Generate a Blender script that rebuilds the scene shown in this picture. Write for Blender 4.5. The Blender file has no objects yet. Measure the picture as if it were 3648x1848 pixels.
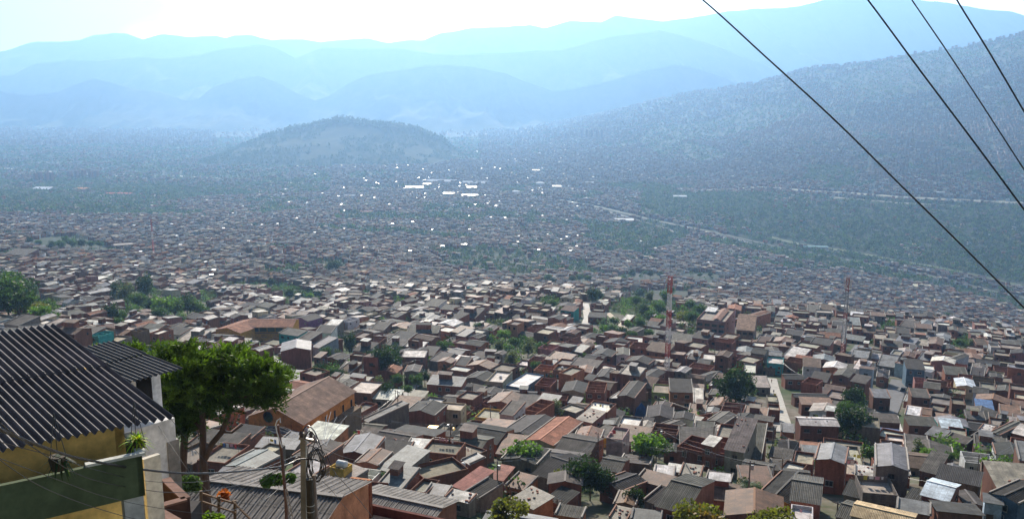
import bpy, math, random
import numpy as np
from mathutils import Vector, Matrix

# ------------------------------------------------------------------ camera, sky, sun, exposure
SC = bpy.context.scene
COL = SC.collection
R = math.radians
random.seed(7)
RNG = np.random.default_rng(11)
F = 887.0
PITCH = R(10.8)

cam_d = bpy.data.cameras.new("camera")
cam_d.sensor_fit = 'HORIZONTAL'
cam_d.sensor_width = 36.0
cam_d.lens = F / 1024.0 * 36.0
cam_d.clip_start = 0.2
cam_d.clip_end = 60000
cam = bpy.data.objects.new("camera", cam_d)
cam.location = (0, 0, 0)
cam.rotation_euler = (R(90) - PITCH, 0, 0)
COL.objects.link(cam)
SC.camera = cam

SUN_EL, SUN_AZ = 30.0, -6.0          # degrees above the horizon; degrees right of the view
world = bpy.data.worlds.new("World")
SC.world = world
world.use_nodes = True
wn, wl = world.node_tree.nodes, world.node_tree.links
bg = wn["Background"]
sky = wn.new("ShaderNodeTexSky")
sky.sky_type = 'NISHITA'
sky.sun_disc = False
sky.sun_elevation = R(SUN_EL)
sky.sun_rotation = R(SUN_AZ)
sky.altitude = 1500
sky.air_density = 1.0
sky.dust_density = 2.0
# thin bright cloud, broken open towards the upper left of the sky
geo = wn.new("ShaderNodeTexCoord")
mp = wn.new("ShaderNodeMapping"); mp.inputs['Scale'].default_value = (1.0, 1.0, 2.6)
nz = wn.new("ShaderNodeTexNoise"); nz.inputs['Scale'].default_value = 5.0; nz.inputs['Detail'].default_value = 7.0
nz.inputs['Roughness'].default_value = 0.55
wl.new(geo.outputs['Generated'], mp.inputs['Vector']); wl.new(mp.outputs['Vector'], nz.inputs['Vector'])
sep = wn.new("ShaderNodeSeparateXYZ"); wl.new(geo.outputs['Generated'], sep.inputs[0])
m1 = wn.new("ShaderNodeMath"); m1.operation = 'MULTIPLY_ADD'; m1.inputs[1].default_value = 2.2; m1.inputs[2].default_value = 0.86
wl.new(sep.outputs['X'], m1.inputs[0])
m2 = wn.new("ShaderNodeMath"); m2.operation = 'MULTIPLY_ADD'; m2.inputs[1].default_value = -4.0; 
wl.new(sep.outputs['Z'], m2.inputs[0]); wl.new(m1.outputs[0], m2.inputs[2])
m3 = wn.new("ShaderNodeMath"); m3.operation = 'MULTIPLY_ADD'; m3.inputs[1].default_value = 1.5
wl.new(nz.outputs['Fac'], m3.inputs[0]); wl.new(m2.outputs[0], m3.inputs[2])
cr = wn.new("ShaderNodeMapRange"); cr.interpolation_type = 'SMOOTHSTEP'
cr.inputs['From Min'].default_value = 0.42; cr.inputs['From Max'].default_value = 0.72
wl.new(m3.outputs[0], cr.inputs['Value'])
mix = wn.new("ShaderNodeMix"); mix.data_type = 'RGBA'
wl.new(cr.outputs[0], mix.inputs['Factor']); wl.new(sky.outputs[0], mix.inputs['A'])
glow = wn.new("ShaderNodeMapRange"); glow.inputs['From Min'].default_value = 0.12; glow.inputs['From Max'].default_value = 0.5
glow.inputs['To Min'].default_value = 30.0; glow.inputs['To Max'].default_value = 5.0
wl.new(sep.outputs['Z'], glow.inputs['Value'])
gcol = wn.new("ShaderNodeVectorMath"); gcol.operation = 'SCALE'; gcol.inputs[0].default_value = (0.96, 0.985, 1.0)
front = wn.new("ShaderNodeMapRange"); front.inputs['From Min'].default_value = -0.3; front.inputs['From Max'].default_value = 0.75
front.inputs['To Min'].default_value = 0.24; front.inputs['To Max'].default_value = 1.0
wl.new(sep.outputs['Y'], front.inputs['Value'])
gm = wn.new("ShaderNodeMath"); gm.operation = 'MULTIPLY'; wl.new(glow.outputs[0], gm.inputs[0]); wl.new(front.outputs[0], gm.inputs[1])
wl.new(gm.outputs[0], gcol.inputs['Scale']); wl.new(gcol.outputs[0], mix.inputs['B'])
wl.new(mix.outputs['Result'], bg.inputs['Color'])
bg.inputs['Strength'].default_value = 0.05

sun_d = bpy.data.lights.new("sun", 'SUN')
sun_d.energy = 5.0
sun_d.angle = R(0.5)
sun_d.color = (1.0, 0.90, 0.77)
sun = bpy.data.objects.new("sun", sun_d)
sdir = Vector((math.sin(R(SUN_AZ)) * math.cos(R(SUN_EL)), math.cos(R(SUN_AZ)) * math.cos(R(SUN_EL)), math.sin(R(SUN_EL))))
sun.rotation_euler = sdir.to_track_quat('Z', 'Y').to_euler()
COL.objects.link(sun)

SC.view_settings.view_transform = 'Standard'
SC.view_settings.look = 'None'
SC.view_settings.gamma = 1.0
SC.view_settings.exposure = 0.84
SC.cycles.volume_bounces = 1
SC.cycles.max_bounces = 6
SC.cycles.diffuse_bounces = 2
SC.cycles.glossy_bounces = 2
SC.cycles.transmission_bounces = 2
SC.cycles.transparent_max_bounces = 4
SC.cycles.use_denoising = True
SC.cycles.sample_clamp_indirect = 4.0
SC.cycles.sample_clamp_direct = 0.0

# ------------------------------------------------------------------ picture geometry -> world geometry
def ray(px, py):
    d = np.array([(px - 512) / F, math.cos(PITCH) + (259 - py) / F * math.sin(PITCH),
                  -math.sin(PITCH) + (259 - py) / F * math.cos(PITCH)])
    return d / d[1]
def at(px, py, Y):
    return ray(px, py) * Y
def onz(px, py, z):
    d = ray(px, py)
    return d * (z / d[2])
def proj(X, Y, Z):
    c, s = math.cos(PITCH), math.sin(PITCH)
    dep = Y * c - Z * s
    up = Y * s + Z * c
    dep = np.maximum(dep, 1e-3)
    return 512 + F * X / dep, 259 - F * up / dep

# value noise
_perm = np.random.default_rng(3).random((256, 256))
def vnoise(x, y):
    x = np.asarray(x, float); y = np.asarray(y, float)
    xi = np.floor(x).astype(int); yi = np.floor(y).astype(int)
    fx = x - xi; fy = y - yi
    fx = fx * fx * (3 - 2 * fx); fy = fy * fy * (3 - 2 * fy)
    g = lambda a, b: _perm[a % 256, b % 256]
    return (g(xi, yi) * (1 - fx) + g(xi + 1, yi) * fx) * (1 - fy) + (g(xi, yi + 1) * (1 - fx) + g(xi + 1, yi + 1) * fx) * fy
def fbm(x, y, o=4):
    s = 0; a = 0.5; t = 0
    for i in range(o):
        s = s + a * vnoise(x * 2 ** i + 13.7 * i, y * 2 ** i + 7.1 * i); t += a; a *= 0.5
    return s / t
def ridged(x, y, o=4):
    s = 0; a = 0.5; t = 0
    for i in range(o):
        s = s + a * (1 - np.abs(2 * vnoise(x * 2 ** i + 3.7 * i, y * 2 ** i + 9.1 * i) - 1)); t += a; a *= 0.5
    return s / t

# terrain: for some bearings, at which picture row the ground at a distance stands
NEAR = [(4, 1500), (10, 900), (25, 690), (50, 645), (80, 605), (117, 552)]
PROF = {
    -220: NEAR + [(120, 425), (200, 350), (380, 305), (620, 262), (1000, 240), (2000, 203), (2950, 188), (3650, 172), (4870, 152), (7300, 132), (9750, 121), (12000, 114)],
    0: NEAR + [(120, 420), (200, 345), (380, 305), (620, 262), (1000, 240), (2000, 203), (2950, 188), (3650, 172), (4870, 152), (7300, 132), (9750, 121), (12000, 114)],
    256: NEAR + [(105, 476), (165, 430), (250, 361), (300, 342), (400, 318), (600, 285), (1000, 247), (1500, 222), (2200, 204), (2950, 188), (3650, 172), (4870, 152), (7300, 132), (9750, 121), (12000, 114)],
    512: NEAR + [(115, 491), (155, 450), (210, 402), (290, 350), (430, 303), (500, 290), (600, 294), (900, 274), (1500, 236), (2000, 213), (2650, 197), (2950, 190), (3650, 172), (4870, 152), (7300, 132), (9750, 121), (12000, 114)],
    700: NEAR + [(115, 492), (150, 454), (220, 400), (300, 352), (380, 328), (450, 308), (520, 307), (620, 308), (1000, 281), (1500, 253), (2000, 228), (2650, 199), (3200, 183), (3900, 160), (4900, 130), (5800, 105), (6800, 88), (7800, 96), (9750, 110), (12000, 112)],
    800: NEAR + [(115, 492), (150, 456), (220, 402), (300, 360), (380, 338), (460, 313), (500, 309), (560, 320), (700, 318), (1000, 297), (1400, 272), (1870, 247), (2400, 214), (2800, 192), (3200, 172), (4200, 130), (5200, 92), (6100, 64), (7000, 80), (9000, 100), (12000, 110)],
    920: NEAR + [(115, 492), (150, 462), (220, 412), (300, 368), (400, 334), (450, 322), (490, 318), (560, 332), (700, 330), (1000, 306), (1400, 281), (1650, 266), (2300, 219), (2700, 195), (3200, 162), (4200, 108), (5100, 68), (5900, 43), (6800, 70), (9000, 98), (12000, 108)],
    1024: NEAR + [(115, 492), (150, 465), (220, 420), (300, 376), (380, 346), (420, 336), (450, 336), (520, 352), (640, 350), (1000, 316), (1250, 302), (1480, 292), (2200, 224), (2600, 200), (3200, 150), (4100, 88), (4900, 42), (5600, 17), (6500, 45), (9000, 96), (12000, 106)],
    1250: NEAR + [(115, 492), (150, 465), (220, 420), (300, 380), (380, 350), (420, 342), (450, 342), (520, 356), (640, 354), (1000, 316), (1250, 302), (1480, 292), (2200, 222), (2600, 190), (3200, 125), (4100, 40), (4900, -15), (5600, -50), (6500, -20), (9000, 60), (12000, 90)],
}
for _c in PROF:
    PROF[_c] = [p if p[0] < 99 or p[0] > 2700 or p in NEAR else (p[0] * (1.35 if p[0] <= 700 else 1.35 - 0.35 * (p[0] - 700) / 2000), p[1]) for p in PROF[_c]]
LY = np.linspace(math.log(4), math.log(12000), 420)
_cols = sorted(PROF)
_a = np.array([(c - 512) / (F * 0.97) for c in _cols])
_tab = []
for c in _cols:
    ys = np.log([p[0] for p in PROF[c]])
    zs = np.array([ray(512, p[1])[2] for p in PROF[c]])
    s = np.interp(LY, ys, zs)
    k = np.exp(-0.5 * (np.arange(-9, 10) / 3.2) ** 2); k /= k.sum()
    s = np.convolve(np.pad(s, 9, 'edge'), k, 'valid')
    _tab.append(s)
_tab = np.array(_tab)
AG = np.linspace(-1.1, 1.1, 331)
TAB = np.array([[0.0] * len(LY)] * len(AG))
_w = np.clip(np.searchsorted(_a, AG) - 1, 0, len(_a) - 2)
_t = np.clip((AG - _a[_w]) / (_a[_w + 1] - _a[_w]), 0, 1)
_t = _t * _t * (3 - 2 * _t) * 0.5 + _t * 0.5
TAB = _tab[_w] * (1 - _t)[:, None] + _tab[_w + 1] * _t[:, None]
def T(X, Y):
    X = np.asarray(X, float); Y = np.asarray(Y, float)
    Yc = np.maximum(Y, 4.01)
    a = np.clip(X / np.maximum(Yc, 8), -1.099, 1.099)
    i = (a + 1.1) / 2.2 * (len(AG) - 1); j = (np.log(np.minimum(Yc, 11990)) - LY[0]) / (LY[-1] - LY[0]) * (len(LY) - 1)
    i0 = np.minimum(i.astype(int), len(AG) - 2); j0 = np.minimum(j.astype(int), len(LY) - 2); fi = i - i0; fj = j - j0
    v = (TAB[i0, j0] * (1 - fi) + TAB[i0 + 1, j0] * fi) * (1 - fj) + (TAB[i0, j0 + 1] * (1 - fi) + TAB[i0 + 1, j0 + 1] * fi) * fj
    z = v * Yc
    hi = np.clip((z + 325) / 250, 0, 1) * np.clip((Y - 2300) / 1200, 0, 1)      # ravines on the far slope
    z = z + hi * 70 * (ridged(X / 900.0, Y / 1400.0) - 0.6)
    mid = np.clip((Y - 800) / 500, 0, 1) * np.clip((2600 - Y) / 600, 0, 1)
    z = z + mid * 14 * (fbm(X / 260.0, Y / 260.0) - 0.5)
    return z
def Tf(x, y): return float(T(np.array([x]), np.array([y]))[0])
_YM = np.exp(np.linspace(math.log(20), math.log(11500), 900))
def hit(px, py, h=0.0):
    d = ray(px, py)
    zz = d[2] * _YM - T(d[0] * _YM, _YM) - h
    st = 0
    if h > 0:
        st = int(np.argmax((_YM > 80) & (zz > 0)))
    k = st + int(np.argmax(zz[st:] < 0))
    if zz[k] >= 0: return d * 11000
    if k == 0: return d * _YM[0]
    y = _YM[k - 1] + (_YM[k] - _YM[k - 1]) * zz[k - 1] / (zz[k - 1] - zz[k])
    return d * y

# ------------------------------------------------------------------ materials
MATS = {}
def nodes_of(name, rough=0.85, spec=0.3):
    m = bpy.data.materials.new(name); m.use_nodes = True
    b = m.node_tree.nodes['Principled BSDF']
    b.inputs['Roughness'].default_value = rough
    b.inputs['Specular IOR Level'].default_value = spec
    MATS[name] = m
    return m, m.node_tree.nodes, m.node_tree.links, b
def attr(n):
    a = n.new("ShaderNodeAttribute"); a.attribute_name = "Col"; return a.outputs['Color']
def noise(n, l, scale, detail=4, coord='Object', rough=0.6, vec=None):
    t = n.new("ShaderNodeTexNoise"); t.inputs['Scale'].default_value = scale; t.inputs['Detail'].default_value = detail
    t.inputs['Roughness'].default_value = rough
    if vec is None:
        c = n.new("ShaderNodeNewGeometry"); vec = c.outputs['Position']
    l.new(vec, t.inputs['Vector']); return t.outputs['Fac']
def ramp(n, l, fac, lo, hi, a=0.3, b=0.7):
    r = n.new("ShaderNodeMapRange"); r.inputs['From Min'].default_value = a; r.inputs['From Max'].default_value = b
    r.inputs['To Min'].default_value = lo; r.inputs['To Max'].default_value = hi
    l.new(fac, r.inputs['Value']); return r.outputs[0]
def mul(n, l, col, fac):
    v = n.new("ShaderNodeVectorMath"); v.operation = 'SCALE'; l.new(col, v.inputs[0]); l.new(fac, v.inputs['Scale']); return v.outputs[0]
def mathn(n, l, op, a, b):
    v = n.new("ShaderNodeMath"); v.operation = op
    for i, x in enumerate((a, b)):
        if isinstance(x, (int, float)): v.inputs[i].default_value = x
        else: l.new(x, v.inputs[i])
    return v.outputs[0]
def mixc(n, l, fac, a, b):
    v = n.new("ShaderNodeMix"); v.data_type = 'RGBA'
    l.new(fac, v.inputs['Factor'])
    for k, x in (('A', a), ('B', b)):
        if isinstance(x, tuple): v.inputs[k].default_value = x
        else: l.new(x, v.inputs[k])
    return v.outputs['Result']

def mat_plain(name, rough=0.85, spec=0.3, s1=0.5, s2=4.0, lo=0.7, hi=1.2, metal=0.0):
    m, n, l, b = nodes_of(name, rough, spec)
    f = mathn(n, l, 'MULTIPLY', ramp(n, l, noise(n, l, s1), lo, hi), ramp(n, l, noise(n, l, s2), 0.82, 1.15))
    l.new(mul(n, l, attr(n), f), b.inputs['Base Color']); b.inputs['Metallic'].default_value = metal
    return m
def mat_wall():
    m, n, l, b = nodes_of("wall", 0.9, 0.2)
    g = n.new("ShaderNodeNewGeometry")
    mpn = n.new("ShaderNodeMapping"); mpn.inputs['Scale'].default_value = (1.2, 1.2, 0.25)
    l.new(g.outputs['Position'], mpn.inputs['Vector'])
    streak = noise(n, l, 1.3, 5, vec=mpn.outputs['Vector'])
    f = mathn(n, l, 'MULTIPLY', ramp(n, l, streak, 0.62, 1.2), ramp(n, l, noise(n, l, 5.0, 3), 0.8, 1.15))
    tc = n.new("ShaderNodeTexCoord")                      # courses of block and mortar
    sx = n.new("ShaderNodeSeparateXYZ"); l.new(tc.outputs['Object'], sx.inputs[0])
    cx = n.new("ShaderNodeCombineXYZ"); l.new(mathn(n, l, 'ADD', sx.outputs['X'], sx.outputs['Y']), cx.inputs['X']); l.new(sx.outputs['Z'], cx.inputs['Y'])
    bt = n.new("ShaderNodeTexBrick"); bt.inputs['Scale'].default_value = 1.0
    bt.inputs['Brick Width'].default_value = 0.4; bt.inputs['Row Height'].default_value = 0.22; bt.inputs['Mortar Size'].default_value = 0.012
    bt.inputs['Color1'].default_value = (1, 1, 1, 1); bt.inputs['Color2'].default_value = (0.78, 0.78, 0.78, 1); bt.inputs['Mortar'].default_value = (0.75, 0.78, 0.8, 1)
    l.new(cx.outputs[0], bt.inputs['Vector'])
    c = mul(n, l, attr(n), f)
    mm = n.new("ShaderNodeMix"); mm.data_type = 'RGBA'; mm.blend_type = 'MULTIPLY'; mm.inputs['Factor'].default_value = 0.7
    l.new(c, mm.inputs['A']); l.new(bt.outputs['Color'], mm.inputs['B'])
    l.new(mm.outputs['Result'], b.inputs['Base Color'])
mat_wall()
mat_plain("plaster", 0.9, 0.2, 0.9, 6.0, 0.6, 1.15)
mat_plain("trim", 0.8, 0.3, 1.0, 6.0, 0.8, 1.1)
mat_plain("metal", 0.45, 0.5, 1.0, 6.0, 0.8, 1.1, 0.3)
mat_plain("wood", 0.8, 0.3, 1.5, 9.0, 0.6, 1.2)
mat_plain("rubber", 0.35, 0.5, 1.5, 9.0, 0.9, 1.1)
mat_plain("cloth", 0.9, 0.1, 1.5, 9.0, 0.9, 1.1)
def mat_slab():
    m, n, l, b = nodes_of("slab", 0.85, 0.15)
    f = mathn(n, l, 'MULTIPLY', ramp(n, l, noise(n, l, 0.35, 6), 0.55, 1.25), ramp(n, l, noise(n, l, 2.5, 5), 0.75, 1.2))
    l.new(mul(n, l, attr(n), f), b.inputs['Base Color'])
mat_slab()
def mat_sheet(name, rough, spec, pitch, strength, metal=0.0, stain=0.6):
    m, n, l, b = nodes_of(name, rough, spec)
    uv = n.new("ShaderNodeUVMap"); uv.uv_map = "UV"
    bt = n.new("ShaderNodeTexBrick"); bt.offset = 0.0
    bt.inputs['Scale'].default_value = 1.0; bt.inputs['Brick Width'].default_value = 0.92; bt.inputs['Row Height'].default_value = 1.7
    bt.inputs['Mortar Size'].default_value = 0.03; bt.inputs['Mortar'].default_value = (0.55, 0.55, 0.55, 1)
    bt.inputs['Color1'].default_value = (0.72, 0.72, 0.72, 1); bt.inputs['Color2'].default_value = (1.25, 1.25, 1.25, 1)
    l.new(uv.outputs[0], bt.inputs['Vector'])
    f = mathn(n, l, 'MULTIPLY', ramp(n, l, noise(n, l, 0.5, 5), stain, 1.25), ramp(n, l, noise(n, l, 3.0, 4), 0.75, 1.2))
    c = mul(n, l, attr(n), f)
    mm = n.new("ShaderNodeMix"); mm.data_type = 'RGBA'; mm.blend_type = 'MULTIPLY'; mm.inputs['Factor'].default_value = 0.8
    l.new(c, mm.inputs['A']); l.new(bt.outputs['Color'], mm.inputs['B']); l.new(mm.outputs['Result'], b.inputs['Base Color'])
    b.inputs['Metallic'].default_value = metal
    if strength:
        w = n.new("ShaderNodeTexWave"); w.wave_type = 'BANDS'; w.bands_direction = 'X'; w.inputs['Scale'].default_value = 0.314 / pitch
        l.new(uv.outputs[0], w.inputs['Vector'])
        bp = n.new("ShaderNodeBump"); bp.inputs['Strength'].default_value = strength; bp.inputs['Distance'].default_value = 0.04
        l.new(w.outputs['Fac'], bp.inputs['Height']); l.new(bp.outputs[0], b.inputs['Normal'])
mat_sheet("sheet", 0.75, 0.12, 0.18, 0.7)
mat_sheet("sheet_plain", 0.65, 0.3, 0.18, 0.0, 0.0, 0.45)
mat_sheet("tin", 0.62, 0.22, 0.10, 0.4, 0.0, 0.4)
mat_sheet("tiles", 0.85, 0.2, 0.22, 1.0)
def mat_far():
    m, n, l, b = nodes_of("far_building", 0.9, 0.04)
    f = ramp(n, l, noise(n, l, 0.6, 3), 0.75, 1.2)
    l.new(mul(n, l, attr(n), f), b.inputs['Base Color'])
mat_far()
def mat_glint():
    m, n, l, b = nodes_of("bright_metal", 0.42, 0.5)
    b.inputs['Metallic'].default_value = 0.7
    l.new(attr(n), b.inputs['Base Color'])
mat_glint()
def mat_glass():
    m, n, l, b = nodes_of("glass", 0.12, 0.6)
    l.new(attr(n), b.inputs['Base Color'])
mat_glass()
def mat_leaf(name, trans):
    m = bpy.data.materials.new(name); m.use_nodes = True; MATS[name] = m
    n, l = m.node_tree.nodes, m.node_tree.links
    out = n['Material Output']; b = n['Principled BSDF']
    b.inputs['Roughness'].default_value = 0.6; b.inputs['Specular IOR Level'].default_value = 0.25
    c = mul(n, l, attr(n), ramp(n, l, noise(n, l, 1.2, 3), 0.7, 1.3))
    l.new(c, b.inputs['Base Color'])
    tr = n.new("ShaderNodeBsdfTranslucent")
    v = n.new("ShaderNodeVectorMath"); v.operation = 'MULTIPLY'; v.inputs[1].default_value = (1.3, 1.5, 0.6); l.new(c, v.inputs[0]); l.new(v.outputs[0], tr.inputs['Color'])
    mx = n.new("ShaderNodeMixShader"); mx.inputs[0].default_value = trans
    l.new(b.outputs[0], mx.inputs[1]); l.new(tr.outputs[0], mx.inputs[2]); l.new(mx.outputs[0], out.inputs['Surface'])
mat_leaf("leaf", 0.4)
mat_leaf("needle", 0.3)
def mat_ground():
    m, n, l, b = nodes_of("ground", 0.95, 0.15)
    g1 = noise(n, l, 0.02, 8, rough=0.7); g2 = noise(n, l, 0.25, 6)
    c = mixc(n, l, ramp(n, l, g2, 0, 1, 0.4, 0.6), (0.10, 0.08, 0.06, 1), (0.17, 0.15, 0.125, 1))
    c = mixc(n, l, ramp(n, l, g1, 0, 1, 0.44, 0.56), c, (0.045, 0.07, 0.025, 1))
    l.new(c, b.inputs['Base Color'])
    m, n, l, b = nodes_of("valley_ground", 0.95, 0.15)
    g1 = noise(n, l, 0.004, 8, rough=0.75); g2 = noise(n, l, 0.03, 6)
    c = mixc(n, l, ramp(n, l, g2, 0, 1, 0.4, 0.62), (0.025, 0.04, 0.02, 1), (0.085, 0.07, 0.06, 1))
    c = mixc(n, l, ramp(n, l, g1, 0, 1, 0.45, 0.6), c, (0.02, 0.04, 0.018, 1))
    l.new(c, b.inputs['Base Color'])
    m, n, l, b = nodes_of("forest_hills", 0.95, 0.1)
    c = mixc(n, l, ramp(n, l, noise(n, l, 0.002, 8, rough=0.7), 0, 1, 0.4, 0.62), (0.025, 0.045, 0.025, 1), (0.08, 0.09, 0.05, 1))
    l.new(c, b.inputs['Base Color'])
    m, n, l, b = nodes_of("hill_grass", 0.95, 0.1)
    c = mixc(n, l, ramp(n, l, noise(n, l, 0.012, 7, rough=0.65), 0, 1, 0.42, 0.6), (0.012, 0.026, 0.010, 1), (0.028, 0.042, 0.017, 1))
    l.new(c, b.inputs['Base Color'])
    m, n, l, b = nodes_of("road", 0.8, 0.3)
    l.new(mul(n, l, attr(n), ramp(n, l, noise(n, l, 0.6, 6), 0.7, 1.2)), b.inputs['Base Color'])
mat_ground()

# ------------------------------------------------------------------ mesh builder
class MB:
    def __init__(s): s.v = []; s.f = []; s.m = []; s.c = []; s.uv = []; s.mats = []
    def mi(s, mat):
        if mat not in s.mats: s.mats.append(mat)
        return s.mats.index(mat)
    def face(s, pts, mat, col, uvs=None):
        i = len(s.v); s.v.extend([tuple(p) for p in pts]); s.f.append(tuple(range(i, i + len(pts))))
        s.m.append(s.mi(mat)); s.c.append(col)
        if uvs is None:
            p = [Vector(q) for q in pts]; e = (p[1] - p[0]); L = e.length or 1; e = e / L
            nrm = (p[1] - p[0]).cross(p[2] - p[0]); nrm = nrm.normalized() if nrm.length > 1e-9 else Vector((0, 0, 1)); w = nrm.cross(e)
            uvs = [((q - p[0]).dot(e), (q - p[0]).dot(w)) for q in p]
        s.uv.append(uvs)
    def box(s, x0, x1, y0, y1, z0, z1, mat, col, top=True, bottom=False, topmat=None, topcol=None):
        a = [(x0, y0, z0), (x1, y0, z0), (x1, y1, z0), (x0, y1, z0)]; b = [(p[0], p[1], z1) for p in a]
        for i in range(4):
            j = (i + 1) % 4; s.face([a[i], a[j], b[j], b[i]], mat, col)
        if top: s.face(b, topmat or mat, topcol or col)
        if bottom: s.face(a[::-1], mat, col)
    def obox(s, p, q, w, h, mat, col):       # beam from p to q, w wide, h high
        p = Vector(p); q = Vector(q); d = (q - p).normalized()
        up = Vector((0, 0, 1)) if abs(d.z) < 0.95 else Vector((0, 1, 0))
        r = d.cross(up).normalized() * w / 2; u = r.cross(d).normalized() * h / 2
        A = [p - r - u, p + r - u, p + r + u, p - r + u]; B = [x + (q - p) for x in A]
        for i in range(4):
            j = (i + 1) % 4; s.face([A[i], B[i], B[j], A[j]][::-1], mat, col)
        s.face(A, mat, col); s.face(B[::-1], mat, col)
    def tube(s, pts, rad, mat, col, n=6, cap=True):
        pts = [Vector(p) for p in pts]; rings = []
        rads = rad if isinstance(rad, (list, tuple)) else [rad] * len(pts)
        prev = None
        for i, p in enumerate(pts):
            d = (pts[min(i + 1, len(pts) - 1)] - pts[max(i - 1, 0)]).normalized()
            if prev is None:
                u = d.orthogonal().normalized()
            else:
                u = (prev - d * prev.dot(d)); u = u.normalized() if u.length > 1e-6 else d.orthogonal().normalized()
            prev = u; w = d.cross(u)
            rings.append([p + (u * math.cos(2 * math.pi * k / n) + w * math.sin(2 * math.pi * k / n)) * rads[i] for k in range(n)])
        for i in range(len(rings) - 1):
            for k in range(n):
                k2 = (k + 1) % n; s.face([rings[i][k], rings[i][k2], rings[i + 1][k2], rings[i + 1][k]], mat, col, [(0, 0), (1, 0), (1, 1), (0, 1)])
        if cap:
            s.face(rings[0][::-1], mat, col); s.face(rings[-1], mat, col)
    def lathe(s, prof, c, mat, col, n=14, axis='Z'):
        rings = []
        for r, z in prof:
            ring = []
            for k in range(n):
                a = 2 * math.pi * k / n
                q = (r * math.cos(a), r * math.sin(a), z) if axis == 'Z' else (z, r * math.cos(a), r * math.sin(a))
                ring.append((c[0] + q[0], c[1] + q[1], c[2] + q[2]))
            rings.append(ring)
        for i in range(len(rings) - 1):
            for k in range(n):
                k2 = (k + 1) % n; s.face([rings[i][k], rings[i][k2], rings[i + 1][k2], rings[i + 1][k]], mat, col, [(0, 0)] * 4)
    def merge(s, o, M):
        for f, m, c, u in zip(o.f, o.m, o.c, o.uv):
            s.face([M @ Vector(o.v[i]) for i in f], o.mats[m], c, u)
    def mesh(s, name, smooth=False):
        me = bpy.data.meshes.new(name)
        me.from_pydata(s.v, [], s.f); 
        for m in s.mats: me.materials.append(MATS[m])
        me.polygons.foreach_set('material_index', s.m)
        a = me.attributes.new("Col", 'FLOAT_COLOR', 'FACE')
        a.data.foreach_set('color', np.array([(c[0], c[1], c[2], 1) for c in s.c], dtype=np.float32).ravel())
        ul = me.uv_layers.new(name="UV")
        ul.data.foreach_set('uv', np.array([x for u in s.uv for q in u for x in q], dtype=np.float32))
        if smooth: me.polygons.foreach_set('use_smooth', [True] * len(s.f))
        return me
    def build(s, name, parent=None, smooth=False):
        o = bpy.data.objects.new(name, s.mesh(name, smooth)); COL.objects.link(o)
        if parent: o.parent = parent
        return o
def npmesh(name, V, Fq, mats, mi, colr, smooth=False):
    """V n x 3, Fq m x 4 (or 3); per-face material index and colour"""
    me = bpy.data.meshes.new(name); V = np.asarray(V, np.float32); Fq = np.asarray(Fq, np.int32); k = Fq.shape[1]
    me.vertices.add(len(V)); me.vertices.foreach_set('co', V.ravel())
    me.loops.add(Fq.size); me.loops.foreach_set('vertex_index', Fq.ravel())
    me.polygons.add(len(Fq)); me.polygons.foreach_set('loop_start', np.arange(len(Fq), dtype=np.int32) * k)
    for m in mats: me.materials.append(MATS[m])
    me.polygons.foreach_set('material_index', np.asarray(mi, np.int32))
    if smooth: me.polygons.foreach_set('use_smooth', np.ones(len(Fq), bool))
    me.update(calc_edges=True)
    a = me.attributes.new("Col", 'FLOAT_COLOR', 'FACE')
    c4 = np.ones((len(Fq), 4), np.float32); c4[:, :3] = colr; a.data.foreach_set('color', c4.ravel())
    return me
def link(name, me, parent=None):
    o = bpy.data.objects.new(name, me); COL.objects.link(o)
    if parent: o.parent = parent
    return o
def tag(o, label=None, cat=None, group=None, kind=None):
    if label: o['label'] = label
    if cat: o['category'] = cat
    if group: o['group'] = group
    if kind: o['kind'] = kind
    return o
def empty(name, loc, rz=0.0):
    o = bpy.data.objects.new(name, None); o.empty_display_size = 0.5; o.location = loc; o.rotation_euler = (0, 0, rz); COL.objects.link(o); return o

# ------------------------------------------------------------------ ground, river, roads, hill, mountains
def grid_mesh(name, X, Y, Z, mat, colr=(0.2, 0.2, 0.2), matfn=None, mats=None):
    nr, nc = X.shape
    V = np.stack([X, Y, Z], -1).reshape(-1, 3)
    i = np.arange(nr - 1)[:, None] * nc + np.arange(nc - 1)[None, :]
    Fq = np.stack([i, i + 1, i + nc + 1, i + nc], -1).reshape(-1, 4)
    mi = np.zeros(len(Fq), int) if matfn is None else matfn(V[Fq].mean(1))
    return link(name, npmesh(name, V, Fq, mats or [mat], mi, colr, True))
yy = np.concatenate([[-30, -12, -4, 2], np.exp(np.linspace(math.log(6), math.log(11900), 520))])
aa = np.linspace(-1.09, 1.09, 420)
YY, AA = np.meshgrid(yy, aa, indexing='ij')
XX = AA * np.maximum(YY, 24)
ground = grid_mesh("ground", XX, YY, T(XX, YY), None, matfn=lambda c: (c[:, 1] > 900).astype(int), mats=["ground", "valley_ground"])
tag(ground, kind="structure")

def ribbon(name, pts, width, colr, lift=0.35, step=8.0, mat="road", wpx=None):
    """a road through picture points laid on the ground"""
    P = [hit(*p) for p in pts]
    out = []
    for a, b in zip(P[:-1], P[1:]):
        L = np.hypot(*(b - a)[:2]); k = max(2, int(L / step))
        for t in range(k): out.append(a + (b - a) * t / k)
    out.append(P[-1])
    mb = MB(); prev = None
    for i, p in enumerate(out):
        d = out[min(i + 1, len(out) - 1)] - out[max(i - 1, 0)]; L = math.hypot(d[0], d[1]) or 1
        nx, ny = -d[1] / L, d[0] / L
        w = width / 2
        row = []
        for s_ in (-1, -0.33, 0.33, 1):
            x, y = p[0] + nx * w * s_, p[1] + ny * w * s_
            row.append((x, y, Tf(x, y) + lift))
        if prev:
            for k in range(3): mb.face([prev[k + 1], prev[k], row[k], row[k + 1]], mat, colr)
        prev = row
    o = mb.build(name); tag(o, kind="structure"); return o

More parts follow.
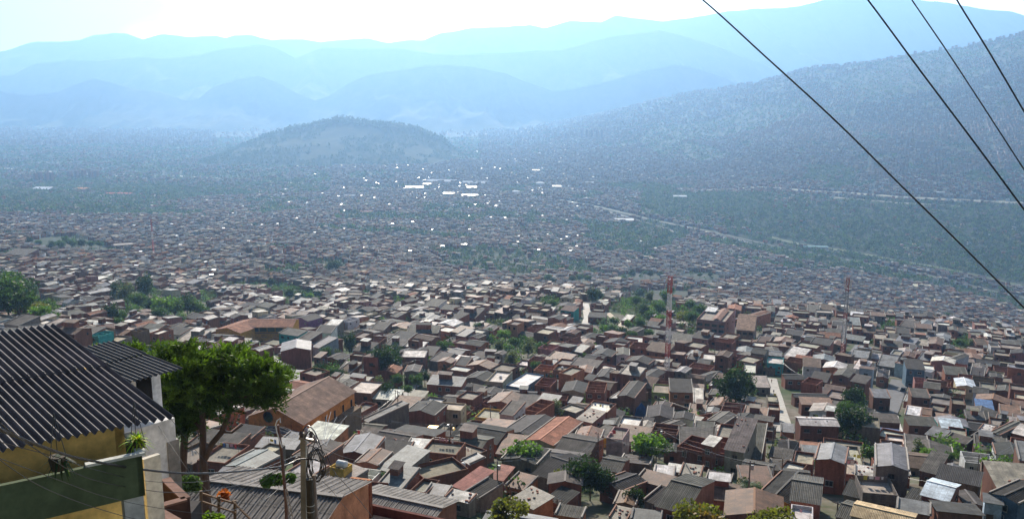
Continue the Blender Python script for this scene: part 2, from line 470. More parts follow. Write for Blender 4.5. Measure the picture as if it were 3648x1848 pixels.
ROADS = []      # picture-space bands kept free of houses
def road(name, pts, width, colr, lift=0.35, step=8.0):
    ribbon(name, pts, width, colr, lift, step)
    P = [hit(*p) for p in pts]
    ROADS.append((P, width / 2))
asph = (0.30, 0.29, 0.27); dark = (0.11, 0.11, 0.115); conc = (0.42, 0.40, 0.36)
road("street", [(770, 378), (772, 388), (775, 398), (778, 410), (781, 420), (784, 432)], 5.4, (0.34, 0.32, 0.285), 0.3, 4)
road("street", [(893, 415), (896, 427), (900, 436), (905, 445)], 3.2, conc, 0.3, 4)
road("street", [(900, 380), (894, 395), (890, 405), (884, 418)], 7.0, dark, 0.3, 5)
road("street", [(404, 392), (392, 406), (372, 420), (352, 432)], 9.0, asph, 0.3, 5)
road("street", [(404, 392), (415, 384), (420, 368)], 4.5, conc, 0.3, 4)
road("street", [(300, 366), (276, 362), (262, 352)], 5.0, asph, 0.3, 4)
road("street", [(585, 303), (588, 318), (584, 328)], 5.0, conc, 0.3, 5)
road("street", [(607, 312), (622, 326), (640, 340)], 4.0, (0.4, 0.33, 0.24), 0.3, 5)
road("street", [(860, 345), (852, 355), (840, 364)], 5.0, dark, 0.3, 5)
road("road", [(700, 190), (757, 187), (800, 190), (850, 193), (900, 197), (960, 200), (1024, 203)], 26, (0.30, 0.28, 0.21), 1.0, 40)
road("road", [(830, 197), (900, 203), (960, 206)], 16, (0.26, 0.25, 0.19), 1.0, 40)
road("road", [(560, 203), (610, 212), (650, 224), (690, 236), (740, 243)], 14, (0.16, 0.155, 0.145), 1.0, 30)
road("road", [(725, 236), (750, 243), (766, 249)], 12, (0.3, 0.29, 0.27), 1.0, 25)
road("road", [(0, 168), (60, 172), (120, 176), (190, 176)], 25, (0.4, 0.4, 0.38), 1.0, 60)
road("road", [(180, 176), (250, 180), (330, 185), (400, 189), (470, 190)], 22, (0.45, 0.45, 0.43), 1.0, 60)
road("street", [(120, 250), (200, 236), (300, 222), (380, 212)], 7, (0.14, 0.13, 0.12), 0.8, 20)
road("street", [(700, 285), (760, 272), (830, 262)], 7, (0.14, 0.13, 0.12), 0.8, 20)
road("street", [(640, 262), (720, 268), (800, 280), (900, 300)], 7, (0.14, 0.13, 0.12), 0.8, 20)
road("street", [(250, 262), (330, 246), (400, 232)], 7, (0.14, 0.13, 0.12), 0.8, 20)
ribbon("grass_bank", [(770, 237), (840, 250), (900, 261), (960, 272), (1024, 286)], 26, (0.08, 0.11, 0.04), 1.4, 30)
river = ribbon("river", [(560, 200), (640, 217), (720, 234), (790, 250), (860, 262), (940, 278), (1024, 297), (1060, 306)], 18, (0.08, 0.09, 0.06), 1.2, 30)

for _pts, _hw in (([(770, 237), (840, 250), (900, 261), (960, 272), (1024, 286)], 19), ([(560, 200), (640, 217), (720, 234), (790, 250), (860, 262), (940, 278), (1024, 297), (1060, 306)], 16)):
    ROADS.append(([hit(*p) for p in _pts], _hw))
# the wooded hill that stands up in the valley
def hill():
    pts = [(205, 158), (218, 155), (235, 149), (250, 142), (270, 133), (290, 127), (310, 124), (325, 121), (340, 116), (352, 118), (375, 121), (400, 123), (425, 130), (440, 137), (452, 147), (466, 157)]
    Yc = 4750.0
    xs = np.array([at(p[0], p[1], Yc)[0] for p in pts]); zs = np.array([at(p[0], p[1], Yc)[2] for p in pts])
    u = np.linspace(xs[0] - 60, xs[-1] + 60, 220); v = np.linspace(-900, 700, 130)
    U, Vv = np.meshgrid(u, v)
    crest = np.interp(U, xs, zs, left=-430, right=-430)
    base = -345.0
    spur = 0.42 + 0.5 * ridged(U / 330.0 + 5, Vv / 2600.0 + U / 2300.0, 3)
    prof = np.where(Vv < 0, np.clip(1 + Vv / 820.0, 0, 1), np.clip(1 - Vv / 600.0, 0, 1))
    e = np.where(Vv < 0, 1.05, 1.3)
    w = np.clip(np.abs(Vv) / 300, 0, 1) * (1 - np.clip(np.abs(Vv) / 820, 0, 1))
    Z = base + (crest - base) * prof ** e * (1 - w * 0.9 * (1 - spur)) + 8 * (fbm(U / 60, Vv / 60) - 0.5)
    Z = np.where(prof <= 0, base - 90, Z)
    o = grid_mesh("hill", U, Yc + Vv, Z, "hill_grass"); tag(o, kind="structure")
    return U, Yc + Vv, Z
HU, HY, HZ = hill()
def on_hill(x, y):
    i = np.clip(np.round((y - HY[0, 0]) / (HY[1, 0] - HY[0, 0])).astype(int), 0, HU.shape[0] - 1); j = np.clip(np.round((x - HU[0, 0]) / (HU[0, 1] - HU[0, 0])).astype(int), 0, HU.shape[1] - 1)
    inside = (y > HY[0, 0]) & (y < HY[-1, 0]) & (x > HU[0, 0]) & (x < HU[0, -1])
    return inside & (HZ[i, j] > T(x, y) + 2)

MTN = [
 (12200, 1500, 3600, [(-140, 60), (-60, 58), (0, 52), (20, 45), (38, 42), (62, 42), (80, 40), (95, 34), (113, 32), (127, 33), (143, 39), (163, 34), (193, 37), (215, 36), (225, 38), (235, 35), (252, 35), (272, 39), (302, 39), (322, 43), (338, 41), (366, 38), (388, 42), (425, 39), (443, 32), (477, 28), (512, 25), (530, 24), (544, 27), (568, 22), (601, 23), (615, 15.5), (639, 17.5), (663, 20), (691, 18), (731, 11), (784, 8), (820, 1), (860, -5), (890, -3), (919, 0), (949, 4), (980, 8), (1009, 11), (1024, 16), (1100, 20), (1200, 10)]),
 (10200, 900, 2400, [(-140, 90), (-60, 84), (0, 76), (15, 74), (36, 64), (66, 60), (100, 60), (127, 57.5), (160, 58), (199, 55), (229, 47), (258, 43), (278, 48), (295, 58), (306, 53), (322, 46), (345, 47), (388, 48), (430, 52), (470, 54), (512, 52), (560, 49), (611, 36), (659, 29), (691, 37), (731, 50), (770, 66), (820, 90), (900, 110)]),
 (8600, 700, 1500, [(-140, 100), (-40, 93), (0, 90), (30, 94), (60, 91), (75, 83), (93, 78), (112, 81), (135, 88), (159, 91), (185, 99), (199, 97), (215, 85), (239, 79), (258, 76), (278, 82), (298, 93), (315, 99), (328, 95), (348, 83), (368, 76), (388, 72), (407, 70), (427, 66), (447, 65), (475, 68), (505, 74), (530, 84), (552, 91), (591, 85), (621, 77), (651, 68), (675, 65), (691, 67), (721, 77), (760, 92), (820, 110)]),
]
for k, (Yc, wf, wb, pts) in enumerate(MTN):
    xs = np.array([at(p[0], p[1], Yc)[0] for p in pts]); zs = np.array([at(p[0], p[1], Yc)[2] for p in pts])
    u = np.linspace(xs[0], xs[-1], 520); v = np.concatenate([np.linspace(-wb, 0, 90), np.linspace(60, wf + 400, 26)])
    U, Vv = np.meshgrid(u, v)
    crest = np.interp(U, xs, zs)
    crest = crest + 0.0045 * Yc * (fbm(U / 420.0, U * 0 + k * 9, 5) - 0.5)
    base = -420.0
    L = np.where(Vv < 0, wb, wf + 400)
    t = np.clip(np.abs(Vv) / L, 0, 1)
    prof = (1 - t) ** 1.25
    rid = ridged(U / 900.0 + 3 * k + Vv / 2500.0, Vv / 2600.0 + 2 * k, 5)
    Z = base + (crest - base) * prof * (1 - 0.95 * np.sin(np.clip(t * 1.15, 0, 1) * math.pi) * (1 - rid)) + 170 * np.sin(np.clip(t * 1.1, 0, 1) * math.pi) * (ridged(U / 420.0 + 2 * k, Vv / 1100.0 + 5, 4) - 0.6)
    o = grid_mesh("mountains", U, Yc + Vv, Z, "forest_hills"); tag(o, kind="structure")

# ------------------------------------------------------------------ colours
WC = dict(br=(0.20, 0.09, 0.06), rb=(0.28, 0.11, 0.068), ob=(0.38, 0.16, 0.08), gr=(0.21, 0.185, 0.155), cr=(0.52, 0.45, 0.30), wh=(0.62, 0.62, 0.60),
          yl=(0.60, 0.36, 0.07), pk=(0.50, 0.33, 0.32), bl=(0.11, 0.18, 0.26), gn=(0.28, 0.36, 0.12), te=(0.05, 0.32, 0.30), pu=(0.26, 0.12, 0.28), pb=(0.34, 0.16, 0.13), lb=(0.42, 0.52, 0.60), bn=(0.2, 0.14, 0.09))
WN = dict(br='brown brick', rb='red brick', ob='orange', gr='grey block', cr='cream', wh='white', yl='yellow', pk='pink', bl='blue', gn='green',
          te='teal', pu='purple', pb='reddish block', lb='pale blue', bn='dark brown')
RC = dict(fc=((0.056, 0.052, 0.05), 'sheet'), fl=((0.118, 0.107, 0.093), 'sheet'), tin=((0.16, 0.165, 0.175), 'tin'), white=((0.70, 0.67, 0.62), 'tin'),
          rust=((0.18, 0.09, 0.05), 'tin'), patch=((0.32, 0.275, 0.23), 'tin'), tile=((0.27, 0.12, 0.07), 'tiles'), btile=((0.15, 0.10, 0.075), 'tiles'), ctile=((0.52, 0.40, 0.22), 'tiles'),
          rose=((0.36, 0.16, 0.13), 'sheet'), blue=((0.07, 0.17, 0.42), 'tin'), slab=((0.25, 0.22, 0.18), 'slab'), cslab=((0.42, 0.37, 0.29), 'slab'), wslab=((0.74, 0.70, 0.62), 'slab'), op=((0.36, 0.26, 0.2), 'slab'),
          lt=((0.19, 0.192, 0.195), 'sheet_plain'), btin=((0.62, 0.70, 0.78), 'tin'))
RN = dict(fc='dark corrugated', fl='grey corrugated', tin='metal sheet', white='bright white sheet', rust='rusty sheet', patch='patched sheet', tile='terracotta tile', btile='brown tile',
          ctile='yellowish ribbed tile', rose='faded red sheet', blue='blue sheet', slab='flat concrete', cslab='flat cream concrete', wslab='flat whitish concrete', op='roofless open', lt='smooth grey', btin='blue and white sheet')
PIT = 0.23

def jit(c, a=0.14):
    k = 1 + random.uniform(-a, a)
    return tuple(max(0.01, x * k * (1 + random.uniform(-a, a) * 0.3)) for x in c)

def slope(mb, e0, e1, r1, r0, mat, col, th=0.07, corr=0.0, pitch=0.27, ustart=0.0):
    """one roof slope: e0-e1 the low edge, r0-r1 the high edge; u runs along the eave"""
    e0, e1, r0, r1 = map(Vector, (e0, e1, r0, r1))
    n = (e1 - e0).cross(r0 - e0).normalized()
    if n.z < 0: n = -n
    L = (e1 - e0).length; D = (r0 - e0).length
    if corr:
        per = 6; k = max(4, int(L / pitch)) * per
        rows = max(1, int(round(D / 1.7)))
        for r in range(rows):
            a0 = r / rows; a1 = min(1.0, (r + 1) / rows + 0.03 * (r < rows - 1))
            prev = None
            for i in range(k + 1):
                t = i / k; off = n * (corr * (0.5 + 0.5 * math.cos(2 * math.pi * t * (k / per))) + 0.02 * (rows - r) / rows + random.uniform(0, 0.0))
                lo = e0 + (e1 - e0) * t; hi = r0 + (r1 - r0) * t
                p = lo + (hi - lo) * a0 + off + n * 0.018; q = lo + (hi - lo) * a1 + off
                if prev:
                    mb.face([prev[0], p, q, prev[1]], mat, col, [(prev[2] * L, a0 * D), (t * L, a0 * D), (t * L, a1 * D), (prev[2] * L, a1 * D)])
                prev = (p, q, t)
        return
    T1 = n * th
    mb.face([e0 + T1, e1 + T1, r1 + T1, r0 + T1], mat, col, [(0, 0), (L, 0), (L, D), (0, D)])
    dk = tuple(x * 0.7 for x in col)
    mb.face([e1, e0, r0, r1], "wood", dk)
    mb.face([e0, e1, e1 + T1, e0 + T1], "trim", dk); mb.face([e1, r1, r1 + T1, e1 + T1], "trim", dk)
    mb.face([r1, r0, r0 + T1, r1 + T1], "trim", dk); mb.face([r0, e0, e0 + T1, r0 + T1], "trim", dk)

WINCACHE = {}
def win_mesh(w, h, style):
    key = (round(w, 1), round(h, 1), style)
    if key not in WINCACHE:
        mb = MB(); fc = (0.45, 0.42, 0.38) if style != 'dark' else (0.10, 0.07, 0.06); t = 0.08
        for (x0, x1, z0, z1) in ((-w / 2, w / 2, h / 2 - t, h / 2), (-w / 2, w / 2, -h / 2, -h / 2 + t), (-w / 2, -w / 2 + t, -h / 2 + t, h / 2 - t), (w / 2 - t, w / 2, -h / 2 + t, h / 2 - t), (-t / 3, t / 3, -h / 2 + t, h / 2 - t)):
            mb.box(x0, x1, -0.06, 0.0, z0, z1, "trim", fc, True, True)
        mb.box(-w / 2 - 0.06, w / 2 + 0.06, -0.12, 0.0, -h / 2 - 0.08, -h / 2, "trim", (0.35, 0.32, 0.29), True, True)
        pb = MB(); pb.face([(-w / 2 + t, -0.02, -h / 2 + t), (w / 2 - t, -0.02, -h / 2 + t), (w / 2 - t, -0.02, h / 2 - t), (-w / 2 + t, -0.02, h / 2 - t)], "glass", (0.015, 0.017, 0.02))
        WINCACHE[key] = (mb.mesh("window"), pb.mesh("pane"), mb, pb)
    return WINCACHE[key]

def house_shapes(w, d, h, roof, rc, wc, rcol=None, wcol=None, found=4.0, over=0.3, corr=0.0, mat=None, parapet=0.5):
    """the meshes of one house in its own space: front faces -y"""
    rcol0, rmat = RC[rc]; rcol = rcol or jit(rcol0, 0.2); wcol = wcol or jit(WC[wc], 0.15)
    wm = "wall" if wc in ('br', 'rb', 'gr', 'pb', 'bn') else "plaster"
    if mat: wm = mat
    P = {}
    W = MB(); x0, x1, y0, y1 = -w / 2, w / 2, -d / 2, d / 2
    rm = MB()
    P['walls'] = W; P['roof'] = rm
    if roof == 'op':
        t = 0.18; W.box(x0, x1, y0, y1, -found, h - 2.4, wm, wcol, True, topmat="slab", topcol=RC['op'][0])
        for (a, b, c, e) in ((x0, x1, y0, y0 + t), (x0, x1, y1 - t, y1), (x0, x0 + t, y0 + t, y1 - t), (x1 - t, x1, y0 + t, y1 - t)):
            W.box(a, b, c, e, h - 2.4 + 0.004, h + (0.0 if a == x0 else -0.25), wm, wcol)
        k = max(1, int(d / 3.2))
        for i in range(1, k + 1):
            y = y0 + d * i / (k + 1); W.box(x0 + t, x1 - t, y - 0.08, y + 0.08, h - 2.396, h - 0.3, wm, wcol)
        if w > 6: W.box(-0.08, 0.08, y0 + t, y0 + d / (k + 1) - 0.08, h - 2.396, h - 0.3, wm, wcol)
        del P['roof']
        return P
    if roof == 'fl':
        W.box(x0, x1, y0, y1, -found, h, wm, wcol, False)
        rm.face([(x0, y0, h - 0.12), (x1, y0, h - 0.12), (x1, y1, h - 0.12), (x0, y1, h - 0.12)], rmat, rcol)
        pr = MB(); t = 0.16; z0, z1 = h, h + parapet
        pc = tuple(x * 0.85 for x in wcol)
        pr.box(x0 - .01, x1 + .01, y0 - .01, y0 + t, h - 0.13, z1, wm, pc); pr.box(x0 - .01, x1 + .01, y1 - t, y1 + .01, h - 0.13, z1, wm, pc)
        pr.box(x0 - .01, x0 + t, y0 + t, y1 - t, h - 0.13, z1, wm, pc); pr.box(x1 - t, x1 + .01, y0 + t, y1 - t, h - 0.13, z1, wm, pc)
        P['parapet'] = pr
        return P
    W.box(x0, x1, y0, y1, -found, h, wm, wcol, False)
    o = over
    if roof == 'gy':
        r = PIT * w / 2
        for y, s_ in ((y0, 1), (y1, -1)):
            tri = [(x0, y, h), (x1, y, h), (0, y, h + r)]
            W.face(tri if s_ > 0 else tri[::-1], wm, wcol)
        e = h - PIT * o + 0.02; rr = h + r + 0.02
        slope(rm, (x0 - o, y0 - o, e), (x0 - o, y1 + o, e), (0, y1 + o, rr), (0, y0 - o, rr), rmat, rcol, corr=corr)
        slope(rm, (x1 + o, y1 + o, e), (x1 + o, y0 - o, e), (0, y0 - o, rr), (0, y1 + o, rr), rmat, rcol, corr=corr)
        cap = MB(); cap.obox((0, y0 - o, rr + 0.1), (0, y1 + o, rr + 0.1), 0.35, 0.08, "trim", tuple(min(0.8, x * 1.5) for x in rcol)); P['ridge_cap'] = cap
    elif roof == 'gx':
        r = PIT * d / 2
        W.face([(x1, y0, h), (x1, y1, h), (x1, 0, h + r)], wm, wcol); W.face([(x0, y1, h), (x0, y0, h), (x0, 0, h + r)], wm, wcol)
        e = h - PIT * o + 0.02; rr = h + r + 0.02
        slope(rm, (x0 - o, y0 - o, e), (x1 + o, y0 - o, e), (x1 + o, 0, rr), (x0 - o, 0, rr), rmat, rcol, corr=corr)
        slope(rm, (x1 + o, y1 + o, e), (x0 - o, y1 + o, e), (x0 - o, 0, rr), (x1 + o, 0, rr), rmat, rcol, corr=corr)
        cap = MB(); cap.obox((x0 - o, 0, rr + 0.1), (x1 + o, 0, rr + 0.1), 0.35, 0.08, "trim", tuple(min(0.8, x * 1.2) for x in rcol)); P['ridge_cap'] = cap
    else:   # shed: 'sf' low at the front, 'sb' low at the back, 'sr' low at the right
        g = 0.14
        r = g * (d if roof in ('sf', 'sb') else w)
        zf = h if roof == 'sf' else h + r if roof == 'sb' else None
        if roof in ('sf', 'sb'):
            za, zb = (h, h + r) if roof == 'sf' else (h + r, h)
            W.face([(x1, y0, h), (x1, y1, h), (x1, y1 if roof == 'sf' else y0, h + r)], wm, wcol)
            W.face([(x0, y1, h), (x0, y0, h), (x0, y1 if roof == 'sf' else y0, h + r)], wm, wcol)
            yb = y1 if roof == 'sf' else y0
            q = [(x1, yb, h), (x0, yb, h), (x0, yb, h + r), (x1, yb, h + r)]
            W.face(q if roof == 'sf' else q[::-1], wm, wcol)
            s0 = -g * o if roof == 'sf' else g * o
            lo = [(x0 - o, y0 - o, za + s0 + 0.02), (x1 + o, y0 - o, za + s0 + 0.02)]; hi = [(x1 + o, y1 + o, zb - s0 + 0.02), (x0 - o, y1 + o, zb - s0 + 0.02)]
            slope(rm, lo[0], lo[1], hi[0], hi[1], rmat, rcol, corr=corr)
        else:
            W.face([(x0, y0, h), (x1, y0, h), (x0, y0, h + r)], wm, wcol); W.face([(x1, y1, h), (x0, y1, h), (x0, y1, h + r)], wm, wcol)
            W.face([(x0, y1, h), (x0, y0, h), (x0, y0, h + r), (x0, y1, h + r)], wm, wcol)
            slope(rm, (x1 + o, y0 - o, h - g * o + .02), (x1 + o, y1 + o, h - g * o + .02), (x0 - o, y1 + o, h + r + g * o + .02), (x0 - o, y0 - o, h + r + g * o + .02), rmat, rcol, corr=corr)
    if cap_rnd.random() < 0.6 and roof in ('gy', 'sf', 'sb'):
        tm = MB(); tc = cap_rnd.choice(((.34, .30, .26), (.30, .16, .11), (.42, .38, .33), (.22, .20, .18)))
        if roof == 'gy':
            tm.obox((x0 - .02, y0 - .1, h + .12), (x0 - .02, y1 + .1, h + .12), .22, .45, "trim", tc); P['side_coping#2'] = tm; tm = MB(); tm.obox((x1 + .02, y0 - .1, h + .12), (x1 + .02, y1 + .1, h + .12), .22, .45, "trim", tc)
        else:
            r = 0.14 * d; za, zb_ = (h, h + r) if roof == 'sf' else (h + r, h)
            for xx in (x0 - .02, x1 + .02):
                if xx > 0: P['side_coping#2'] = tm; tm = MB()
                tm.obox((xx, y0 - .1, za + .14), (xx, y1 + .1, zb_ + .14), .22, .45, "trim", tc)
        P['side_coping'] = tm
    if cap_rnd.random() < 0.28 and w > 4.5 and d > 5 and roof in ('fl', 'sf', 'sb', 'gx'):
        rw, rd = w * cap_rnd.uniform(.3, .5), d * cap_rnd.uniform(.25, .4); ox, oy = cap_rnd.uniform(-.2, .2) * w, cap_rnd.uniform(.05, .25) * d; zt_ = h + 0.14 * d + cap_rnd.uniform(.9, 1.7)
        am = MB(); ac = jit(WC[cap_rnd.choice(('rb', 'gr', 'ob', 'br', 'br'))]); am.box(ox - rw / 2, ox + rw / 2, oy - rd / 2, oy + rd / 2, h - .1, zt_, "wall", ac, False)
        tl = cap_rnd.uniform(-.25, .3); rc2 = RC[cap_rnd.choice(('fc', 'fl', 'fl', 'tin', 'rust', 'white', 'patch', 'slab'))]
        slope(am, (ox - rw / 2 - .3, oy - rd / 2 - .3, zt_ + .03), (ox + rw / 2 + .3, oy - rd / 2 - .3, zt_ + .03 + tl * .3), (ox + rw / 2 + .3, oy + rd / 2 + .3, zt_ + .4), (ox - rw / 2 - .3, oy + rd / 2 + .3, zt_ + .4 - tl * .3), rc2[1], jit(rc2[0], .2))
        P['rooftop_room'] = am
    return P
cap_rnd = random.Random(44)

def window_slots(w, d, h, wc, dens=1.0, rnd=random):
    """(face, along, z, width, height, is_door)"""
    out = []; st = max(1, int(round(h / 2.9)))
    for s_ in range(st):
        n = max(1, int(w / 2.9)); z = h - 1.45 - 2.8 * (st - 1 - s_)
        if z < 0.6 and s_ > 0: continue
        for i in range(n):
            if rnd.random() > 0.8 * dens: continue
            x = -w / 2 + w * (i + 0.5) / n + rnd.uniform(-.2, .2)
            out.append(('f', x, max(1.3, z), rnd.choice((0.9, 1.1, 1.5)), rnd.choice((1.0, 1.2)), False))
        if s_ == 0: out.append(('f', -w / 2 + 0.9 if rnd.random() < .5 else w / 2 - 0.9, 1.02, 0.95, 2.05, True))
        m = int(d / 3.6)
        for i in range(m):
            if rnd.random() > 0.35 * dens: continue
            out.append(('r', -d / 2 + d * (i + 0.5) / m, max(1.3, z), 0.9, 0.9, False))
    res = []
    for o in out:
        if any(o[0] == q[0] and abs(o[1] - q[1]) < (o[3] + q[3]) / 2 + 0.25 and abs(o[2] - q[2]) < (o[4] + q[4]) / 2 + 0.2 for q in res): continue
        res.append(o)
    return res
def door_mesh():
    if 'door' not in WINCACHE:
        mb = MB(); mb.box(-0.5, 0.5, -0.05, 0.0, -1.02, 1.02, "wood", (0.10, 0.06, 0.04), True, True); mb.box(-0.56, -0.5, -0.08, 0, -1.02, 1.08, "trim", (0.3, 0.28, 0.25)); mb.box(0.5, 0.56, -0.08, 0, -1.02, 1.08, "trim", (0.3, 0.28, 0.25))
        WINCACHE['door'] = (mb.mesh("door"), None, mb, None)
    return WINCACHE['door']

HOUSES = []   # dict(obj, cx, cy, w, d, ang, h, desc...)
def add_house(cx, cy, zb, w, d, ang, h, roof, rc, wc, dens=1.0, corr=0.0, label=None, cat='house', name='house', panes=False, found=4.0, rcol=None, wcol=None, parapet=0.5, over=0.3, slots=None, hero=True):
    P = house_shapes(w, d, h, roof, rc, wc, corr=corr, found=found, rcol=rcol, wcol=wcol, parapet=parapet, over=over)
    e = empty(name, (cx, cy, zb), ang); tag(e, label, cat)
    for k, m in P.items():
        if k == 'rooftop_room' and label: continue
        m.build(k.split('#')[0], e)
    for (f, a, z, ww, hh, isd) in (slots if slots is not None else window_slots(w, d, h, wc, dens)):
        if isd: me, pm = door_mesh()[0], None
        else: me, pm = win_mesh(ww, hh, 'dark' if wc in ('br', 'gr', 'pb') else 'pale')[:2]
        o = link('door' if isd else 'window', me, e)
        if f == 'f': o.location = (a, -d / 2 - 0.005, z)
        else: o.location = (w / 2 + 0.005, a, z); o.rotation_euler = (0, 0, R(90))
        if pm:
            p = link('pane', pm, o)
    rec = dict(clear=(h if h > 5.2 and label else 0), o=e, x=cx, y=cy, z=zb, w=w, d=d, a=ang, h=h, roof=roof, rc=rc, wc=wc, label=label)
    HOUSES.append(rec)
    return e

# house corners read off the photograph: front-left eave, front-right eave, back-right eave
TAGS = dict(A=(256, 389), B=(512, 389), C=(768, 389), D=(256, 259), E=(512, 259), F=(768, 259))
def zp(tg, x, y):
    if tg == 'G': return x / 7.647, 196.5 + y / 7.647
    o = TAGS[tg]; return o[0] + x / 10.06, o[1] + y / 10.06
def fit(tg, c, h):
    fl, fr, br = [zp(tg, c[i], c[i + 1]) for i in (0, 2, 4)]
    m = hit((fl[0] + fr[0]) / 2, (fl[1] + fr[1]) / 2, h)
    z = m[2]
    A, B_, Cc = onz(*fl, z), onz(*fr, z), onz(*br, z)
    u = (B_ - A)[:2]; w = float(np.hypot(*u)); u = u / w; n = np.array([-u[1], u[0]])
    d = float((Cc - B_)[:2].dot(n))
    w = min(max(w, 2.5), 34); d = min(max(d, 2.5), 34)
    c0 = (A[:2] + B_[:2]) / 2 + n * d / 2
    return c0[0], c0[1], z - h, w, d, math.atan2(u[1], u[0])
